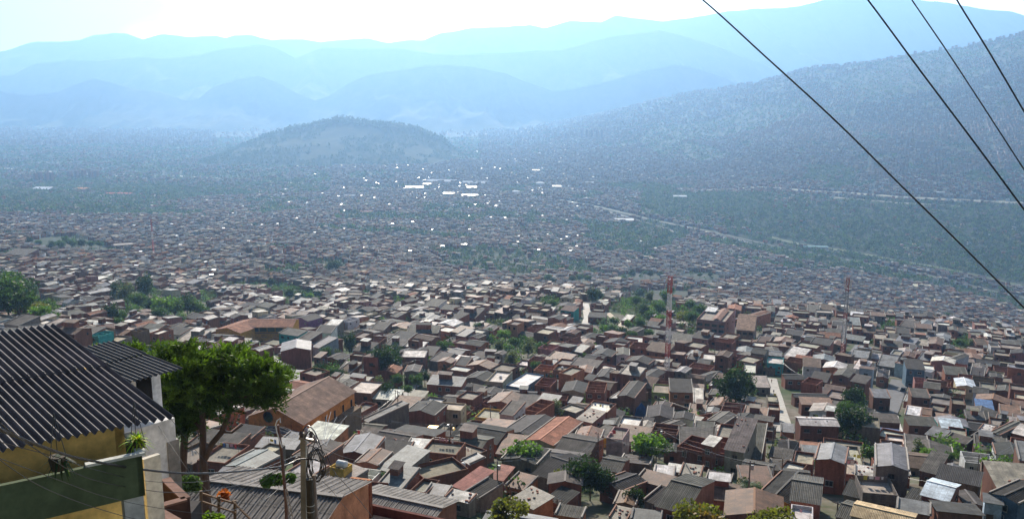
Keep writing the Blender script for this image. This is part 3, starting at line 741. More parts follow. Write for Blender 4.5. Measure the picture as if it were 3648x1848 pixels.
H = [
 # tag, corners, h, roof shape, roof look, wall, label or None
 ('A', (50, 432, 425, 440, 560, 365), 3.2, 'gx', 'lt', 'ob', "orange house with folded light grey roof, in front of the church facade"),
 ('A', (450, 470, 760, 520, 825, 392), 3.2, 'sf', 'white', 'ob', "orange shed with dirty white roof sheets, behind the tangled utility pole"),
 ('A', (0, 575, 385, 600, 425, 525), 2.6, 'sf', 'lt', 'gr', None), ('A', (10, 625, 170, 652, 335, 580), 3, 'fl', 'cslab', 'gr', None),
 ('A', (790, 600, 890, 640, 970, 560), 2.6, 'sf', 'fl', 'gr', None),
 ('A', (1165, 515, 1520, 575, 1780, 468), 3.2, 'gx', 'fl', 'ob', "orange house under wide grey corrugated roof held down with loose bricks, below the church street"),
 ('A', (1000, 735, 1235, 765, 1410, 640), 3.4, 'gy', 'rust', 'rb', "red brick house whose rusty gable roof has a gleaming white side"),
 ('A', (1480, 620, 1850, 655, 2085, 570), 2.8, 'sf', 'white', 'gr', "low shed with broad whitish sheet roof beside the walled terrace"),
 ('A', (1230, 795, 1450, 855, 1800, 695), 3, 'sf', 'lt', 'gr', "low house with long smooth bluish grey roof behind the leafy mango bush"),
 ('A', (1550, 800, 1700, 930, 2080, 780), 3, 'fl', 'slab', 'br', "bare stained concrete terrace with dark rim, above the leafy mango bush"),
 ('A', (1870, 660, 2090, 735, 2320, 618), 3.4, 'fl', 'slab', 'br', "dark-rimmed concrete terrace carrying a small brick hut"),
 ('A', (2080, 710, 2150, 750, 2292, 705), 5.2, 'sf', 'white', 'rb', "small red brick hut with glaring white roof on the dark-rimmed terrace"),
 ('A', (1985, 970, 2115, 1018, 2370, 870), 2.8, 'sf', 'rose', 'gr', "shack with faded red sheet roof beside the thin wooden pole"),
 ('A', (2360, 890, 2480, 915, 2590, 815), 2.9, 'sf', 'rose', 'br', "small shack with faded red roof patch behind the thin wooden pole"),
 ('A', (2105, 1035, 2250, 1100, 2440, 975), 2.6, 'sf', 'fc', 'gr', None), ('A', (1905, 1085, 2140, 1140, 2195, 1085), 2.6, 'sf', 'white', 'gr', None),
 ('A', (1700, 1040, 1900, 1070, 1990, 1000), 2.5, 'sf', 'lt', 'gr', None),
 ('A', (1175, 1150, 1850, 1300, 1895, 1215), 3.0, 'sf', 'white', 'gr', "building with bent whitish metal sheets below the long corrugated roof"),
 ('A', (1505, 225, 1800, 262, 1862, 150), 5.6, 'gy', 'fc', 'rb', "two storey red brick corner house with parked cars in its shadow"),
 ('A', (1812, 200, 2060, 220, 2112, 150), 6.0, 'fl', 'cslab', 'cr', "cream two storey house with a laundry balcony beside the palm"),
 ('A', (1960, 470, 2420, 550, 2520, 385), 3.4, 'gx', 'fc', 'ob', "long orange hall with dark corrugated gable roof beside the yellow bus"),
 ('A', (2200, 288, 2440, 318, 2455, 215), 3.6, 'fl', 'cslab', 'yl', "yellow walled house with flat cream terrace behind the palm"),
 ('A', (1175, 90, 1420, 105, 1490, 35), 3.2, 'sf', 'white', 'gr', None), ('A', (1520, 95, 1665, 108, 1745, 45), 3.0, 'sf', 'patch', 'cr', None),
 ('A', (915, 28, 1160, 48, 1180, -75), 4.5, 'fl', 'wslab', 'br', "house with whitish slab roof behind the church"),
 ('A', (930, 232, 1055, 255, 1165, 150), 3.8, 'fl', 'slab', 'rb', None), ('A', (1075, 300, 1140, 330, 1375, 140), 4.2, 'sf', 'tin', 'gr', "long narrow shop building with metal roof along the church street"),
 ('A', (920, 525, 1160, 545, 1245, 470), 2.8, 'fl', 'cslab', 'cr', None), ('A', (275, 860, 480, 935, 565, 760), 3, 'sf', 'white', 'gr', None),
 ('A', (640, 905, 850, 990, 960, 800), 3.2, 'sf', 'patch', 'gr', "grey house with slatted patched roof beside the tangled utility pole"),
 ('A', (740, 800, 880, 830, 900, 780), 5.0, 'fl', 'slab', 'yl', "small yellow block that carries the white water tank"),
 ('A', (1790, 450, 1950, 470, 1960, 440), 2.6, 'sf', 'fl', 'cr', None),
 ('B', (-120, 435, 285, 520, 455, 325), 3.6, 'gy', 'fc', 'gr', "grey house with wide dark gable beside the terracotta roofed one"),
 ('B', (130, 508, 425, 568, 752, 340), 4.0, 'gy', 'tile', 'cr', "long cream hall with a two-slope terracotta tile roof"),
 ('B', (430, 610, 765, 668, 962, 500), 3.2, 'gx', 'fl', 'br', "brick house with dark ribbed gable roof just in front of the terracotta hall"),
 ('B', (950, 500, 1110, 522, 1287, 420), 5.6, 'fl', 'slab', 'pk', "pink two storey house with dark edged flat roof"),
 ('B', (812, 440, 945, 485, 1005, 400), 3, 'sf', 'fl', 'yl', None),
 ('B', (725, 205, 960, 243, 1082, 160), 6.0, 'fl', 'wslab', 'rb', "tall red block building with glaring cream roof terrace"),
 ('B', (650, 295, 805, 335, 862, 240), 5.0, 'sf', 'patch', 'pb', "reddish house with white roof sheets covered in loose bricks beside the glaring terrace"),
 ('B', (480, 200, 640, 245, 745, 190), 3.6, 'fl', 'cslab', 'gr', None), ('B', (890, 365, 1175, 398, 1262, 335), 3, 'gy', 'fc', 'gr', None),
 ('B', (1350, 278, 1618, 298, 1688, 190), 3.2, 'gy', 'fc', 'gr', "grey house with three-part dark roof and pale gable trims, right of the blue shade net"),
 ('B', (1620, 292, 1820, 312, 1862, 250), 5.4, 'gy', 'fc', 'wh', "white fronted two storey house with dark low gable"),
 ('B', (1060, 65, 1235, 88, 1335, -62), 6.4, 'gy', 'fc', 'br', "tall two storey brick house with dark gable and two barred windows"),
 ('B', (1350, 402, 1482, 452, 1728, 345), 4.0, 'gy', 'fl', 'rb', "long red brick house with pale grey gable roof behind the slender green tree"),
 ('B', (1832, 432, 2020, 452, 2092, 370), 3.2, 'sf', 'fl', 'gn', "green and yellow fronted house with sagging grey roof"),
 ('B', (1965, 312, 2130, 352, 2235, 252), 3.6, 'gy', 'fl', 'br', None),
 ('B', (1660, 568, 2140, 682, 2205, 545), 3.8, 'op', 'op', 'rb', "unfinished roofless red brick enclosure beside the slender green tree"),
 ('B', (1930, 548, 2010, 568, 2052, 500), 5.8, 'sf', 'white', 'rb', None),
 ('B', (2140, 600, 2330, 632, 2502, 395), 6.0, 'sf', 'fl', 'gr', "tall narrow grey block house with long ribbed roof and one window"),
 ('B', (2335, 682, 2505, 705, 2690, 455), 3.2, 'sf', 'fl', 'br', None),
 ('B', (1830, 126, 1925, 132, 1972, 35), 5.4, 'sf', 'white', 'gr', "grey house with bright sheet roof and a shadowed blue side"),
 ('B', (1590, 22, 1820, 32, 1855, -62), 6.0, 'sf', 'fc', 'ob', "orange brick two storey house with dark roof and a small balcony"),
 ('B', (1405, 32, 1585, 46, 1622, -38), 4.2, 'fl', 'slab', 'gn', "lime green fronted house with litter on its flat roof"),
 ('B', (1850, 262, 1905, 292, 1978, 170), 3.8, 'op', 'op', 'rb', None), ('B', (870, 795, 1080, 832, 1245, 705), 3, 'gx', 'fl', 'rb', "low house with blue pool corner and corrugated gable, right of the bare tree"),
 ('B', (215, 842, 420, 912, 705, 680), 2.6, 'gx', 'fc', 'gr', "low house with very dark corrugated roof behind the bare tree"),
 ('B', (885, 925, 1100, 1032, 1290, 905), 3.2, 'gy', 'fc', 'br', "brick house with long dark gable roof right of the big dark tree"),
 ('B', (1250, 905, 1640, 1005, 1732, 930), 3.4, 'sf', 'rust', 'br', "brick shed under rust striped corrugated sheets"),
 ('B', (1330, 1110, 1490, 1168, 1645, 1058), 2.4, 'sf', 'fc', 'gr', None),
 ('B', (1450, 1170, 1745, 1245, 2242, 960), 4.0, 'gx', 'fl', 'rb', "large house with grey gable roof and glaring patch, red brick end wall"),
 ('B', (1690, 852, 1890, 882, 1932, 800), 2.8, 'sf', 'patch', 'gr', None), ('B', (1950, 902, 2195, 942, 2252, 880), 2.8, 'sf', 'fl', 'gr', None),
 ('B', (2300, 822, 2590, 872, 2735, 762), 3.0, 'gx', 'fl', 'wh', None),
 ('B', (0, 1092, 215, 1200, 352, 1085), 3.2, 'sf', 'patch', 'ob', "orange brick shack with pale sheets weighted by stones, bottom of the slope"),
 ('B', (345, 1102, 515, 1162, 670, 1068), 2.6, 'sf', 'fc', 'br', None), ('B', (440, 1252, 700, 1292, 775, 1220), 2.6, 'sf', 'fl', 'ob', None),
 ('B', (-300, 1335, 350, 1450, 445, 1300), 3.4, 'gx', 'lt', 'gr', "house with smooth blue-grey far slope and ribbed near slope at the very bottom"),
 ('B', (1200, 1305, 1490, 1340, 1562, 1262), 2.6, 'sf', 'tin', 'gr', None), ('B', (980, 1285, 1150, 1322, 1292, 1250), 2.4, 'sf', 'patch', 'gr', None),
 ('B', (-60, 962, 130, 1012, 302, 925), 2.6, 'sf', 'rust', 'ob', "orange shack with jumbled rusty sheets left of the big dark tree"),
 ('B', (1265, 492, 1312, 502, 1368, 438), 2.6, 'sf', 'white', 'gr', None), ('B', (1578, 812, 1668, 826, 1688, 775), 2.2, 'sf', 'white', 'gr', None),
 ('B', (2285, 202, 2490, 217, 2502, 172), 3.4, 'sf', 'patch', 'rb', "low red brick shed with rubble strewn pale roof under the large dark tree"),
 ('B', (1315, 342, 1392, 352, 1468, 310), 3, 'sf', 'fc', 'ob', None), ('B', (20, 258, 165, 288, 332, 98), 4.6, 'op', 'op', 'rb', "roofless red brick upper floor divided into four open rooms"),
 ('B', (-125, 242, 18, 265, 62, 160), 5.4, 'sf', 'fl', 'wh', None), ('B', (-10, 85, 228, 97, 392, 28), 3.4, 'gx', 'fc', 'gr', None),
 ('B', (500, 20, 720, 36, 762, -62), 4.4, 'gy', 'fc', 'cr', None), ('B', (740, 18, 930, 30, 1042, -70), 5.8, 'op', 'op', 'rb', "brick building with orange balcony and an unfinished roofless top floor"),
 ('B', (290, 132, 352, 150, 396, 92), 3.4, 'fl', 'wslab', 'rb', None),
 ('C', (475, 702, 775, 750, 857, 598), 6.4, 'gy', 'lt', 'rb', "two storey brick house with smooth grey gable roof and three dark openings"),
 ('C', (1088, 770, 1415, 816, 1478, 603), 7.0, 'gy', 'lt', 'gr', "tall grey block house with patched gable roof and yellow ground floor"),
 ('C', (950, 1082, 1308, 1112, 1342, 940), 3.0, 'fl', 'cslab', 'gr', "flat stained cream terrace with a high parapet below the tall grey house"),
 ('C', (228, 1110, 520, 1156, 747, 918), 4.0, 'gx', 'fl', 'rb', "red brick house with two-level ribbed grey roof, casting blue shade"),
 ('C', (-110, 1062, 230, 1156, 402, 890), 3.2, 'gy', 'fc', 'yl', "yellow fronted low house under a broad dark gable roof"),
 ('C', (15, 668, 230, 702, 307, 640), 3, 'sf', 'fl', 'gr', None), ('C', (250, 745, 450, 775, 502, 662), 2.8, 'fl', 'cslab', 'br', None),
 ('C', (110, 812, 322, 862, 387, 770), 2.8, 'fl', 'wslab', 'br', None),
 ('C', (330, 356, 715, 369, 722, 285), 6.0, 'gx', 'white', 'br', "wide two storey brown brick house with bright whitish roof beside the steep lit street"),
 ('C', (135, 421, 265, 433, 292, 375), 4.6, 'sf', 'tin', 'rb', None), ('C', (115, 622, 300, 642, 347, 538), 3, 'gy', 'fc', 'br', None),
 ('C', (880, 855, 1070, 882, 1078, 810), 2.8, 'sf', 'white', 'gr', None), ('C', (845, 780, 975, 792, 1022, 600), 1.6, 'fl', 'cslab', 'gr', "low walled yard with cream floor between the two tall gabled houses"),
 ('C', (830, 900, 958, 992, 1012, 890), 2.8, 'fl', 'slab', 'ob', None), ('C', (760, 1052, 930, 1092, 982, 980), 2.6, 'sf', 'fc', 'gr', None),
 ('C', (1545, 1056, 1815, 1126, 2047, 985), 4.0, 'gx', 'btin', 'br', "brick house with blue and white sheet roof, half in shade of the tall grey house"),
 ('C', (842, 1262, 1440, 1400, 1572, 1268), 4.0, 'gx', 'ctile', 'gr', "house with ribbed yellowish tile roof and dark raised edge at the very bottom"),
 ('C', (1300, 1202, 1630, 1262, 1692, 1185), 3.4, 'sf', 'lt', 'br', None), ('C', (1380, 1102, 1660, 1182, 1702, 1090), 3.0, 'sf', 'fc', 'gr', None),
 ('C', (690, 1272, 880, 1322, 955, 1150), 3.0, 'gx', 'fl', 'gr', None), ('C', (1530, 812, 1690, 852, 1847, 720), 3.0, 'sf', 'fl', 'br', None),
 ('C', (1700, 882, 2120, 972, 2202, 880), 4.6, 'sf', 'fc', 'bn', None), ('C', (2230, 1042, 2520, 1152, 2605, 940), 4.6, 'gy', 'fc', 'bl', None),
 ('C', (2210, 1132, 2330, 1152, 2352, 1095), 4.0, 'sf', 'tin', 'lb', "pale blue box shed at the foot of the dark houses"),
 ('C', (1055, 320, 1328, 336, 1362, 278), 4, 'sf', 'fl', 'br', None), ('C', (1420, 356, 1700, 371, 1742, 308), 4, 'sf', 'fl', 'br', None),
 ('C', (1380, 242, 1530, 266, 1572, 212), 3.4, 'sf', 'white', 'rb', None), ('C', (1100, 442, 1328, 471, 1342, 428), 2.4, 'sf', 'blue', 'gr', "low shed under a vivid blue sheet beside the rubble path"),
 ('C', (1585, 447, 1750, 492, 1792, 430), 3, 'sf', 'lt', 'br', None), ('C', (1790, 490, 2000, 552, 2042, 508), 3.2, 'sf', 'fl', 'br', None),
 ('C', (1445, 72, 1630, 87, 1652, 28), 6, 'sf', 'fl', 'br', None), ('C', (1850, 156, 1990, 172, 2012, 108), 6, 'fl', 'slab', 'br', None),
 ('C', (2100, 192, 2272, 212, 2312, 148), 4, 'sf', 'blue', 'br', "brown brick house with blue sheet roof lit at one corner"),
 ('C', (2000, 292, 2192, 312, 2232, 258), 4, 'sf', 'fl', 'br', None), ('C', (2450, 432, 2600, 472, 2622, 398), 3.6, 'sf', 'white', 'rb', None),
 ('C', (2230, 432, 2332, 462, 2432, 308), 3.6, 'gy', 'fl', 'gr', None), ('C', (2042, 472, 2262, 542, 2332, 500), 3.6, 'sf', 'fc', 'br', None),
 ('C', (340, 147, 650, 162, 657, 110), 4, 'sf', 'rust', 'br', "brick house with rusty strip roof and a pale blue patch"),
 ('C', (270, 77, 600, 83, 612, 42), 3.6, 'gx', 'fc', 'br', None), ('C', (1060, 77, 1232, 87, 1252, 28), 5, 'sf', 'tin', 'br', None),
 ('C', (1750, 382, 1962, 402, 2012, 338), 3, 'sf', 'btin', 'gr', None), ('C', (2120, 402, 2242, 432, 2262, 388), 3, 'sf', 'white', 'br', None),
 ('C', (0, 217, 120, 227, 142, 170), 3.6, 'fl', 'cslab', 'rb', None), ('C', (0, 125, 110, 132, 148, 70), 3.2, 'fl', 'cslab', 'gr', None),
 ('D', (252, 925, 548, 908, 572, 822), 7.4, 'gy', 'lt', 'rb', "windowless tall red brick block with light grey gable roof"),
 ('D', (595, 737, 757, 742, 817, 690), 7.0, 'sf', 'fc', 'wh', "tall narrow house with white side wall and dark roof"),
 ('D', (675, 682, 800, 690, 837, 633), 6.4, 'sf', 'white', 'gr', None), ('D', (540, 872, 642, 892, 732, 808), 5, 'sf', 'tin', 'lb', None),
 ('D', (380, 592, 520, 622, 602, 568), 7.0, 'gy', 'fc', 'pu', "purple and teal painted row house with dark roof beside the yellow school"),
 ('D', (825, 1122, 985, 1132, 1012, 1062), 3, 'sf', 'patch', 'gr', None), ('D', (1015, 1125, 1182, 1132, 1227, 1052), 2.4, 'fl', 'cslab', 'gr', "low house with broad cream slab behind the church trees"),
 ('D', (1470, 977, 1700, 982, 1712, 942), 5, 'sf', 'white', 'br', None), ('D', (1440, 935, 1600, 940, 1660, 912), 4.5, 'gy', 'fc', 'gr', None),
 ('D', (1740, 1012, 1882, 1036, 1907, 962), 3.4, 'sf', 'fl', 'gr', None), ('D', (1960, 1036, 2062, 1050, 2132, 998), 3.4, 'sf', 'white', 'lb', None),
 ('D', (1490, 1132, 1642, 1134, 1652, 1068), 5, 'gy', 'fl', 'gr', None), ('D', (1920, 1112, 2122, 1142, 2212, 1098), 3.4, 'fl', 'wslab', 'rb', None),
 ('D', (1720, 1197, 1902, 1202, 1992, 1148), 3.4, 'gy', 'btile', 'br', None), ('D', (1720, 1252, 2062, 1277, 2112, 1212), 3.8, 'sf', 'tin', 'rb', None),
 ('D', (2205, 1062, 2402, 1082, 2442, 1032), 3.6, 'sf', 'fl', 'br', None), ('D', (2190, 987, 2402, 1002, 2452, 958), 3.6, 'sf', 'fl', 'gr', None),
 ('D', (2110, 1192, 2302, 1227, 2352, 1148), 3.4, 'gy', 'fc', 'gr', None), ('D', (2315, 1237, 2482, 1252, 2562, 1138), 4.6, 'fl', 'wslab', 'cr', "cream house with junk heaped on its white flat roof"),
 ('D', (1990, 572, 2202, 592, 2272, 528), 7, 'sf', 'fc', 'br', None), ('D', (1520, 737, 1832, 742, 1855, 690), 6, 'sf', 'fl', 'br', None),
 ('D', (1300, 857, 1482, 872, 1532, 828), 4.4, 'sf', 'fl', 'gn', None), ('D', (1500, 872, 1682, 887, 1702, 848), 4.4, 'sf', 'white', 'rb', None),
 ('D', (1150, 702, 1292, 712, 1322, 658), 5.4, 'sf', 'fl', 'br', None), ('D', (1680, 462, 1832, 477, 1862, 428), 6.4, 'sf', 'fl', 'wh', None),
 ('D', (970, 790, 1070, 800, 1080, 730), 7.5, 'fl', 'slab', 'br', None), ('D', (1080, 820, 1240, 830, 1270, 770), 6.0, 'op', 'op', 'br', None),
 ('D', (1560, 510, 1700, 530, 1740, 490), 4.5, 'gy', 'tin', 'gr', None), ('D', (1560, 590, 1790, 605, 1810, 560), 4.5, 'sf', 'tin', 'gr', None),
 ('D', (680, 330, 880, 335, 920, 285), 5, 'gx', 'btile', 'bn', "brown hall with broad low tiled roof on the crest"), ('D', (905, 355, 1060, 360, 1070, 335), 6.5, 'fl', 'slab', 'bn', None),
 ('E', (-60, 1272, 120, 1302, 192, 1148), 4.0, 'fl', 'wslab', 'bl', "blue walled house with two joined white roof slabs"),
 ('E', (800, 957, 1002, 982, 1062, 928), 5, 'gy', 'fc', 'br', None), ('E', (1050, 962, 1182, 967, 1232, 898), 5.4, 'gy', 'fl', 'wh', "white gabled house with steep blue-grey dormer"),
 ('E', (1155, 1042, 1332, 1057, 1352, 1008), 3.8, 'fl', 'wslab', 'ob', None), ('E', (1335, 1032, 1536, 1047, 1542, 998), 4.2, 'fl', 'wslab', 'ob', "orange brick block with glaring white slab left of the red and white mast"),
 ('E', (840, 1182, 1000, 1200, 1082, 1118), 3.6, 'gy', 'fc', 'gr', None), ('E', (1010, 1215, 1180, 1235, 1272, 1118), 3.8, 'gy', 'fc', 'br', None),
 ('E', (1225, 1212, 1370, 1240, 1477, 1118), 4.2, 'gy', 'fc', 'br', None), ('E', (410, 1127, 602, 1147, 642, 1088), 4.8, 'fl', 'slab', 'ob', "orange brick two storey house with cream parapet roof and water drums"),
 ('E', (215, 1112, 392, 1132, 432, 1068), 4.6, 'op', 'op', 'ob', None), ('E', (720, 1202, 802, 1217, 842, 1180), 5.5, 'sf', 'fc', 'rb', None),
 ('E', (1800, 1192, 1932, 1232, 2002, 1118), 3.6, 'gy', 'fc', 'gr', "dark roofed house with pale green skylight beside the large dark tree"),
 ('E', (1980, 1267, 2142, 1292, 2155, 1208), 3.8, 'gy', 'lt', 'ob', None), ('E', (1910, 1027, 2042, 1037, 2072, 958), 4.2, 'fl', 'wslab', 'br', None),
 ('E', (1590, 847, 1832, 867, 1902, 798), 3.4, 'sf', 'fl', 'gr', None), ('E', (1975, 847, 2122, 867, 2167, 822), 3.6, 'sf', 'tin', 'rb', None),
 ('E', (2255, 952, 2442, 967, 2482, 898), 3.6, 'gy', 'tin', 'rb', None), ('E', (2330, 1142, 2452, 1152, 2442, 1058), 3.4, 'fl', 'wslab', 'gr', None),
 ('E', (2450, 1282, 2600, 1287, 2602, 1208), 3.0, 'sf', 'patch', 'gr', None), ('E', (765, 577, 942, 587, 952, 556), 4, 'sf', 'fc', 'br', "long low dark brick block at the foot of the lit street"),
 ('E', (570, 432, 662, 442, 682, 408), 4, 'gy', 'tile', 'rb', None), ('E', (430, 292, 512, 307, 562, 268), 5, 'sf', 'tin', 'br', None),
 ('E', (1100, 610, 1180, 620, 1200, 580), 3, 'sf', 'white', 'rb', None), ('E', (950, 845, 1020, 855, 1050, 820), 3, 'gy', 'tin', 'gr', None),
 ('E', (2230, 602, 2322, 622, 2440, 500), 4.5, 'gy', 'tile', 'ob', None), ('E', (2160, 505, 2300, 515, 2330, 470), 4.5, 'gy', 'tile', 'ob', None),
 ('E', (1780, 435, 1900, 440, 1920, 405), 4.0, 'gx', 'btin', 'gr', None), ('E', (2050, 460, 2180, 475, 2200, 440), 4.0, 'sf', 'patch', 'ob', None),
 ('F', (390, 527, 512, 537, 562, 493), 6, 'sf', 'fl', 'rb', None), ('F', (520, 537, 632, 547, 667, 493), 5.6, 'sf', 'btile', 'cr', None),
 ('F', (790, 657, 932, 667, 967, 618), 4.4, 'sf', 'tin', 'wh', None), ('F', (530, 782, 732, 797, 767, 743), 4, 'gx', 'tile', 'cr', None),
 ('F', (60, 470, 160, 474, 182, 432), 5, 'sf', 'tin', 'rb', None), ('F', (-10, 525, 70, 530, 90, 480), 5, 'gy', 'fl', 'lb', None),
 ('F', (1320, 667, 1482, 692, 1512, 648), 5, 'sf', 'fl', 'gr', None), ('F', (1480, 662, 1600, 680, 1632, 622), 5, 'gy', 'tin', 'gr', None),
 ('F', (1075, 802, 1202, 812, 1232, 758), 4, 'fl', 'cslab', 'br', None), ('F', (1150, 867, 1352, 887, 1372, 848), 5, 'sf', 'fl', 'br', None),
 ('F', (860, 942, 1132, 977, 1222, 938), 4, 'gx', 'fl', 'cr', None), ('F', (1100, 1062, 1272, 1087, 1317, 1018), 3.6, 'sf', 'tin', 'gr', None),
 ('F', (1395, 1097, 1577, 1112, 1632, 1048), 8.0, 'sf', 'fc', 'bl', "tall blue and grey corner building beside the shaded street"),
 ('F', (1485, 1027, 1652, 1057, 1712, 998), 4.6, 'sf', 'tin', 'br', None), ('F', (1750, 1012, 1832, 1032, 1952, 948), 6, 'gy', 'fl', 'lb', None),
 ('F', (1785, 1152, 2012, 1172, 2042, 1118), 5.6, 'sf', 'fl', 'rb', None), ('F', (1900, 1272, 2092, 1292, 2152, 1222), 5, 'gy', 'btin', 'cr', None),
 ('F', (140, 977, 332, 1012, 417, 942), 3.6, 'sf', 'white', 'rb', "red brick house with bright white corrugated roof above the crossing"),
 ('F', (-10, 1047, 152, 1062, 207, 1002), 4.6, 'fl', 'wslab', 'te', "house with white slab roof and green street front"),
 ('F', (355, 1072, 530, 1087, 562, 1030), 6.4, 'sf', 'btile', 'wh', "pale three storey house with a tiled roof left of the lattice mast foot"),
 ('F', (175, 1202, 362, 1207, 560, 1160), 4, 'gx', 'fc', 'rb', None), ('F', (660, 1162, 812, 1187, 862, 1118), 5.4, 'gy', 'fl', 'br', None),
 ('F', (1090, 1182, 1212, 1197, 1302, 1128), 4, 'gy', 'fc', 'rb', None), ('F', (610, 760, 760, 765, 770, 725), 5, 'sf', 'fl', 'gr', None),
 ('F', (0, 945, 130, 950, 150, 890), 4, 'gy', 'cslab' if False else 'fl', 'wh', None), ('F', (180, 890, 300, 900, 340, 850), 4.5, 'fl', 'slab', 'wh', None),
 ('F', (2120, 720, 2240, 730, 2260, 700), 5, 'fl', 'slab', 'rb', None), ('F', (1780, 660, 1950, 680, 1980, 640), 5.5, 'gx', 'fc', 'br', None),
 ('F', (2250, 1220, 2460, 1245, 2490, 1200), 4.5, 'fl', 'slab', 'rb', None), ('F', (1460, 970, 1660, 985, 1700, 960), 4.5, 'sf', 'fl', 'br', None),
 ('G', (280, 480, 400, 480, 410, 455), 5.5, 'fl', 'slab', 'br', None), ('G', (0, 450, 180, 455, 200, 420), 6.0, 'sf', 'fl', 'br', None),
 ('G', (870, 375, 1020, 365, 1040, 345), 7.0, 'fl', 'slab', 'bn', "large blank brown block on the ridge left of the far red mast"),
 ('G', (320, 590, 420, 590, 430, 565), 5.0, 'fl', 'slab', 'rb', None), ('G', (560, 790, 690, 800, 710, 760), 4.5, 'gx', 'fl', 'br', None),
 ('G', (670, 630, 760, 635, 780, 600), 5.5, 'fl', 'wslab', 'cr', None), ('G', (1340, 985, 1450, 985, 1480, 940), 2.8, 'gx', 'tile', 'ob', None),
 ('G', (1140, 1050, 1210, 1060, 1240, 1010), 6.0, 'fl', 'wslab', 'rb', None), ('G', (600, 980, 730, 990, 745, 960), 4.0, 'sf', 'white', 'ob', None),
 ('G', (990, 1060, 1130, 1070, 1160, 1000), 3.5, 'sf', 'fl', 'gr', None), ('G', (830, 910, 930, 915, 950, 880), 3.6, 'sf', 'fl', 'br', None),
 ('G', (1350, 1100, 1500, 1110, 1560, 1050), 3.2, 'sf', 'patch', 'gr', None), ('G', (1530, 1110, 1690, 1120, 1700, 1050), 3.2, 'gx', 'fc', 'rb', None),
 ('G', (1700, 1130, 1860, 1140, 1900, 1100), 3.0, 'sf', 'patch', 'bl', None),
]
for (tg, c, h, rf, rc, wc, lab) in H:
    cx, cy, zb, w, d, an = fit(tg, c, h)
    near = cy < 210
    add_house(cx, cy, zb, w, d, an, h, rf, rc, wc, corr=0.055 if (near and rc in ('fc', 'fl') and max(w, d) < 22) else 0.0, label=lab, over=0.25, slots=[] if lab and 'windowless' in lab else None, parapet=0.9 if 'parapet' in (lab or '') else random.choice((0.3, 0.45, 0.6)))
print('hero houses', len(HOUSES), 'Y', min(h['y'] for h in HOUSES), max(h['y'] for h in HOUSES))
for h in HOUSES:
    if h['w'] > 20 or h['d'] > 22 or h['w'] < 3 or h['d'] < 3: print('size', round(h['y']), round(h['w'], 1), round(h['d'], 1), h['label'])

# ------------------------------------------------------------------ where trees grow (picture ellipses) and which land is free
VEG = [(14, 300, 34, 20), (44, 316, 22, 12), (62, 244, 34, 8), (95, 250, 18, 6), (140, 305, 28, 16), (180, 312, 34, 14), (118, 327, 10, 8), (210, 300, 14, 6),
       (645, 312, 36, 16), (618, 330, 30, 13), (665, 296, 26, 7), (592, 300, 9, 8), (515, 352, 30, 13), (497, 330, 14, 8), (384, 368, 13, 18), (417, 386, 8, 8), (331, 376, 22, 10),
       (735, 386, 15, 22), (850, 425, 12, 26), (868, 458, 13, 9), (960, 460, 22, 7), (690, 322, 16, 14), (443, 347, 10, 7), (345, 345, 10, 12), (325, 352, 9, 7), (440, 364, 14, 6),
       (552, 306, 16, 7), (470, 262, 14, 5), (335, 266, 12, 7), (300, 300, 22, 8), (400, 305, 12, 4), (888, 330, 12, 7), (962, 346, 12, 8), (372, 296, 10, 4), (640, 278, 24, 6), (700, 277, 22, 5),
       (580, 282, 12, 5), (520, 275, 12, 5), (742, 447, 10, 6), (1000, 470, 20, 6), (930, 450, 10, 6), (655, 455, 10, 14), (580, 480, 26, 16), (524, 462, 11, 10), (398, 478, 20, 8),
       (275, 290, 30, 5), (240, 288, 20, 5), (560, 345, 12, 5)]
def in_veg(px, py, grow=1.0):
    m = np.zeros(np.shape(px), bool)
    for (a, b, c, d) in VEG: m |= ((px - a) / (c * grow)) ** 2 + ((py - b) / (d * grow)) ** 2 < 1
    return m
def road_dist(x, y):
    best = np.full(np.shape(x), 1e9)
    for P, hw in ROADS:
        for a, b in zip(P[:-1], P[1:]):
            dx, dy = b[0] - a[0], b[1] - a[1]; L2 = dx * dx + dy * dy + 1e-9
            t = np.clip(((x - a[0]) * dx + (y - a[1]) * dy) / L2, 0, 1)
            best = np.minimum(best, np.hypot(x - a[0] - dx * t, y - a[1] - dy * t) - hw)
    return best
def seg_y(pts, px):
    return np.interp(px, [p[0] for p in pts], [p[1] for p in pts])
WOOD_TOP = [(560, 196), (640, 196), (700, 193), (755, 192), (850, 197), (1024, 207)]
WOOD_BOT = [(560, 204), (640, 214), (720, 228), (780, 240), (850, 258), (930, 270), (1024, 285)]
def green_far(px, py, X, Y):
    """how wooded the far valley is, 0 to 1"""
    n = fbm(X / 420.0, Y / 700.0, 4); n2 = fbm(X / 120.0 + 9, Y / 160.0, 3)
    g = np.where(n > 0.64, 0.9, np.where(n2 > 0.7, 0.8, 0.02))
    wood = (px > 640) & (py > seg_y(WOOD_TOP, px)) & (py < seg_y(WOOD_BOT, px))
    g = np.where(wood, np.where(n2 > .62, 0.6, 0.98), g)
    bank = (px > 700) & (py > seg_y([(700, 236), (760, 246), (850, 262), (1024, 300)], px)) & (py < seg_y([(700, 241), (760, 253), (850, 271), (940, 287), (1024, 311)], px))
    g = np.where(bank, 0.97, g)
    left = (px < 330) & (py > 146) & (py < 205) & (py < 208 - px * 0.05)
    g = np.where(left, np.maximum(g, np.where(n2 > .5, .95, .45)), g)
    nearleft = (px < 150) & (py > 196) & (py < 214)
    g = np.where(nearleft, 0.85, g)
    hillfoot = (px > 215) & (px < 480) & (py > 112) & (py < 160)
    g = np.where(hillfoot, 0.9, g)
    top = (Y > 4600) & (px > 620)
    g = np.where(top, np.maximum(g, np.where(n > .5, .9, .25)), g)
    return g

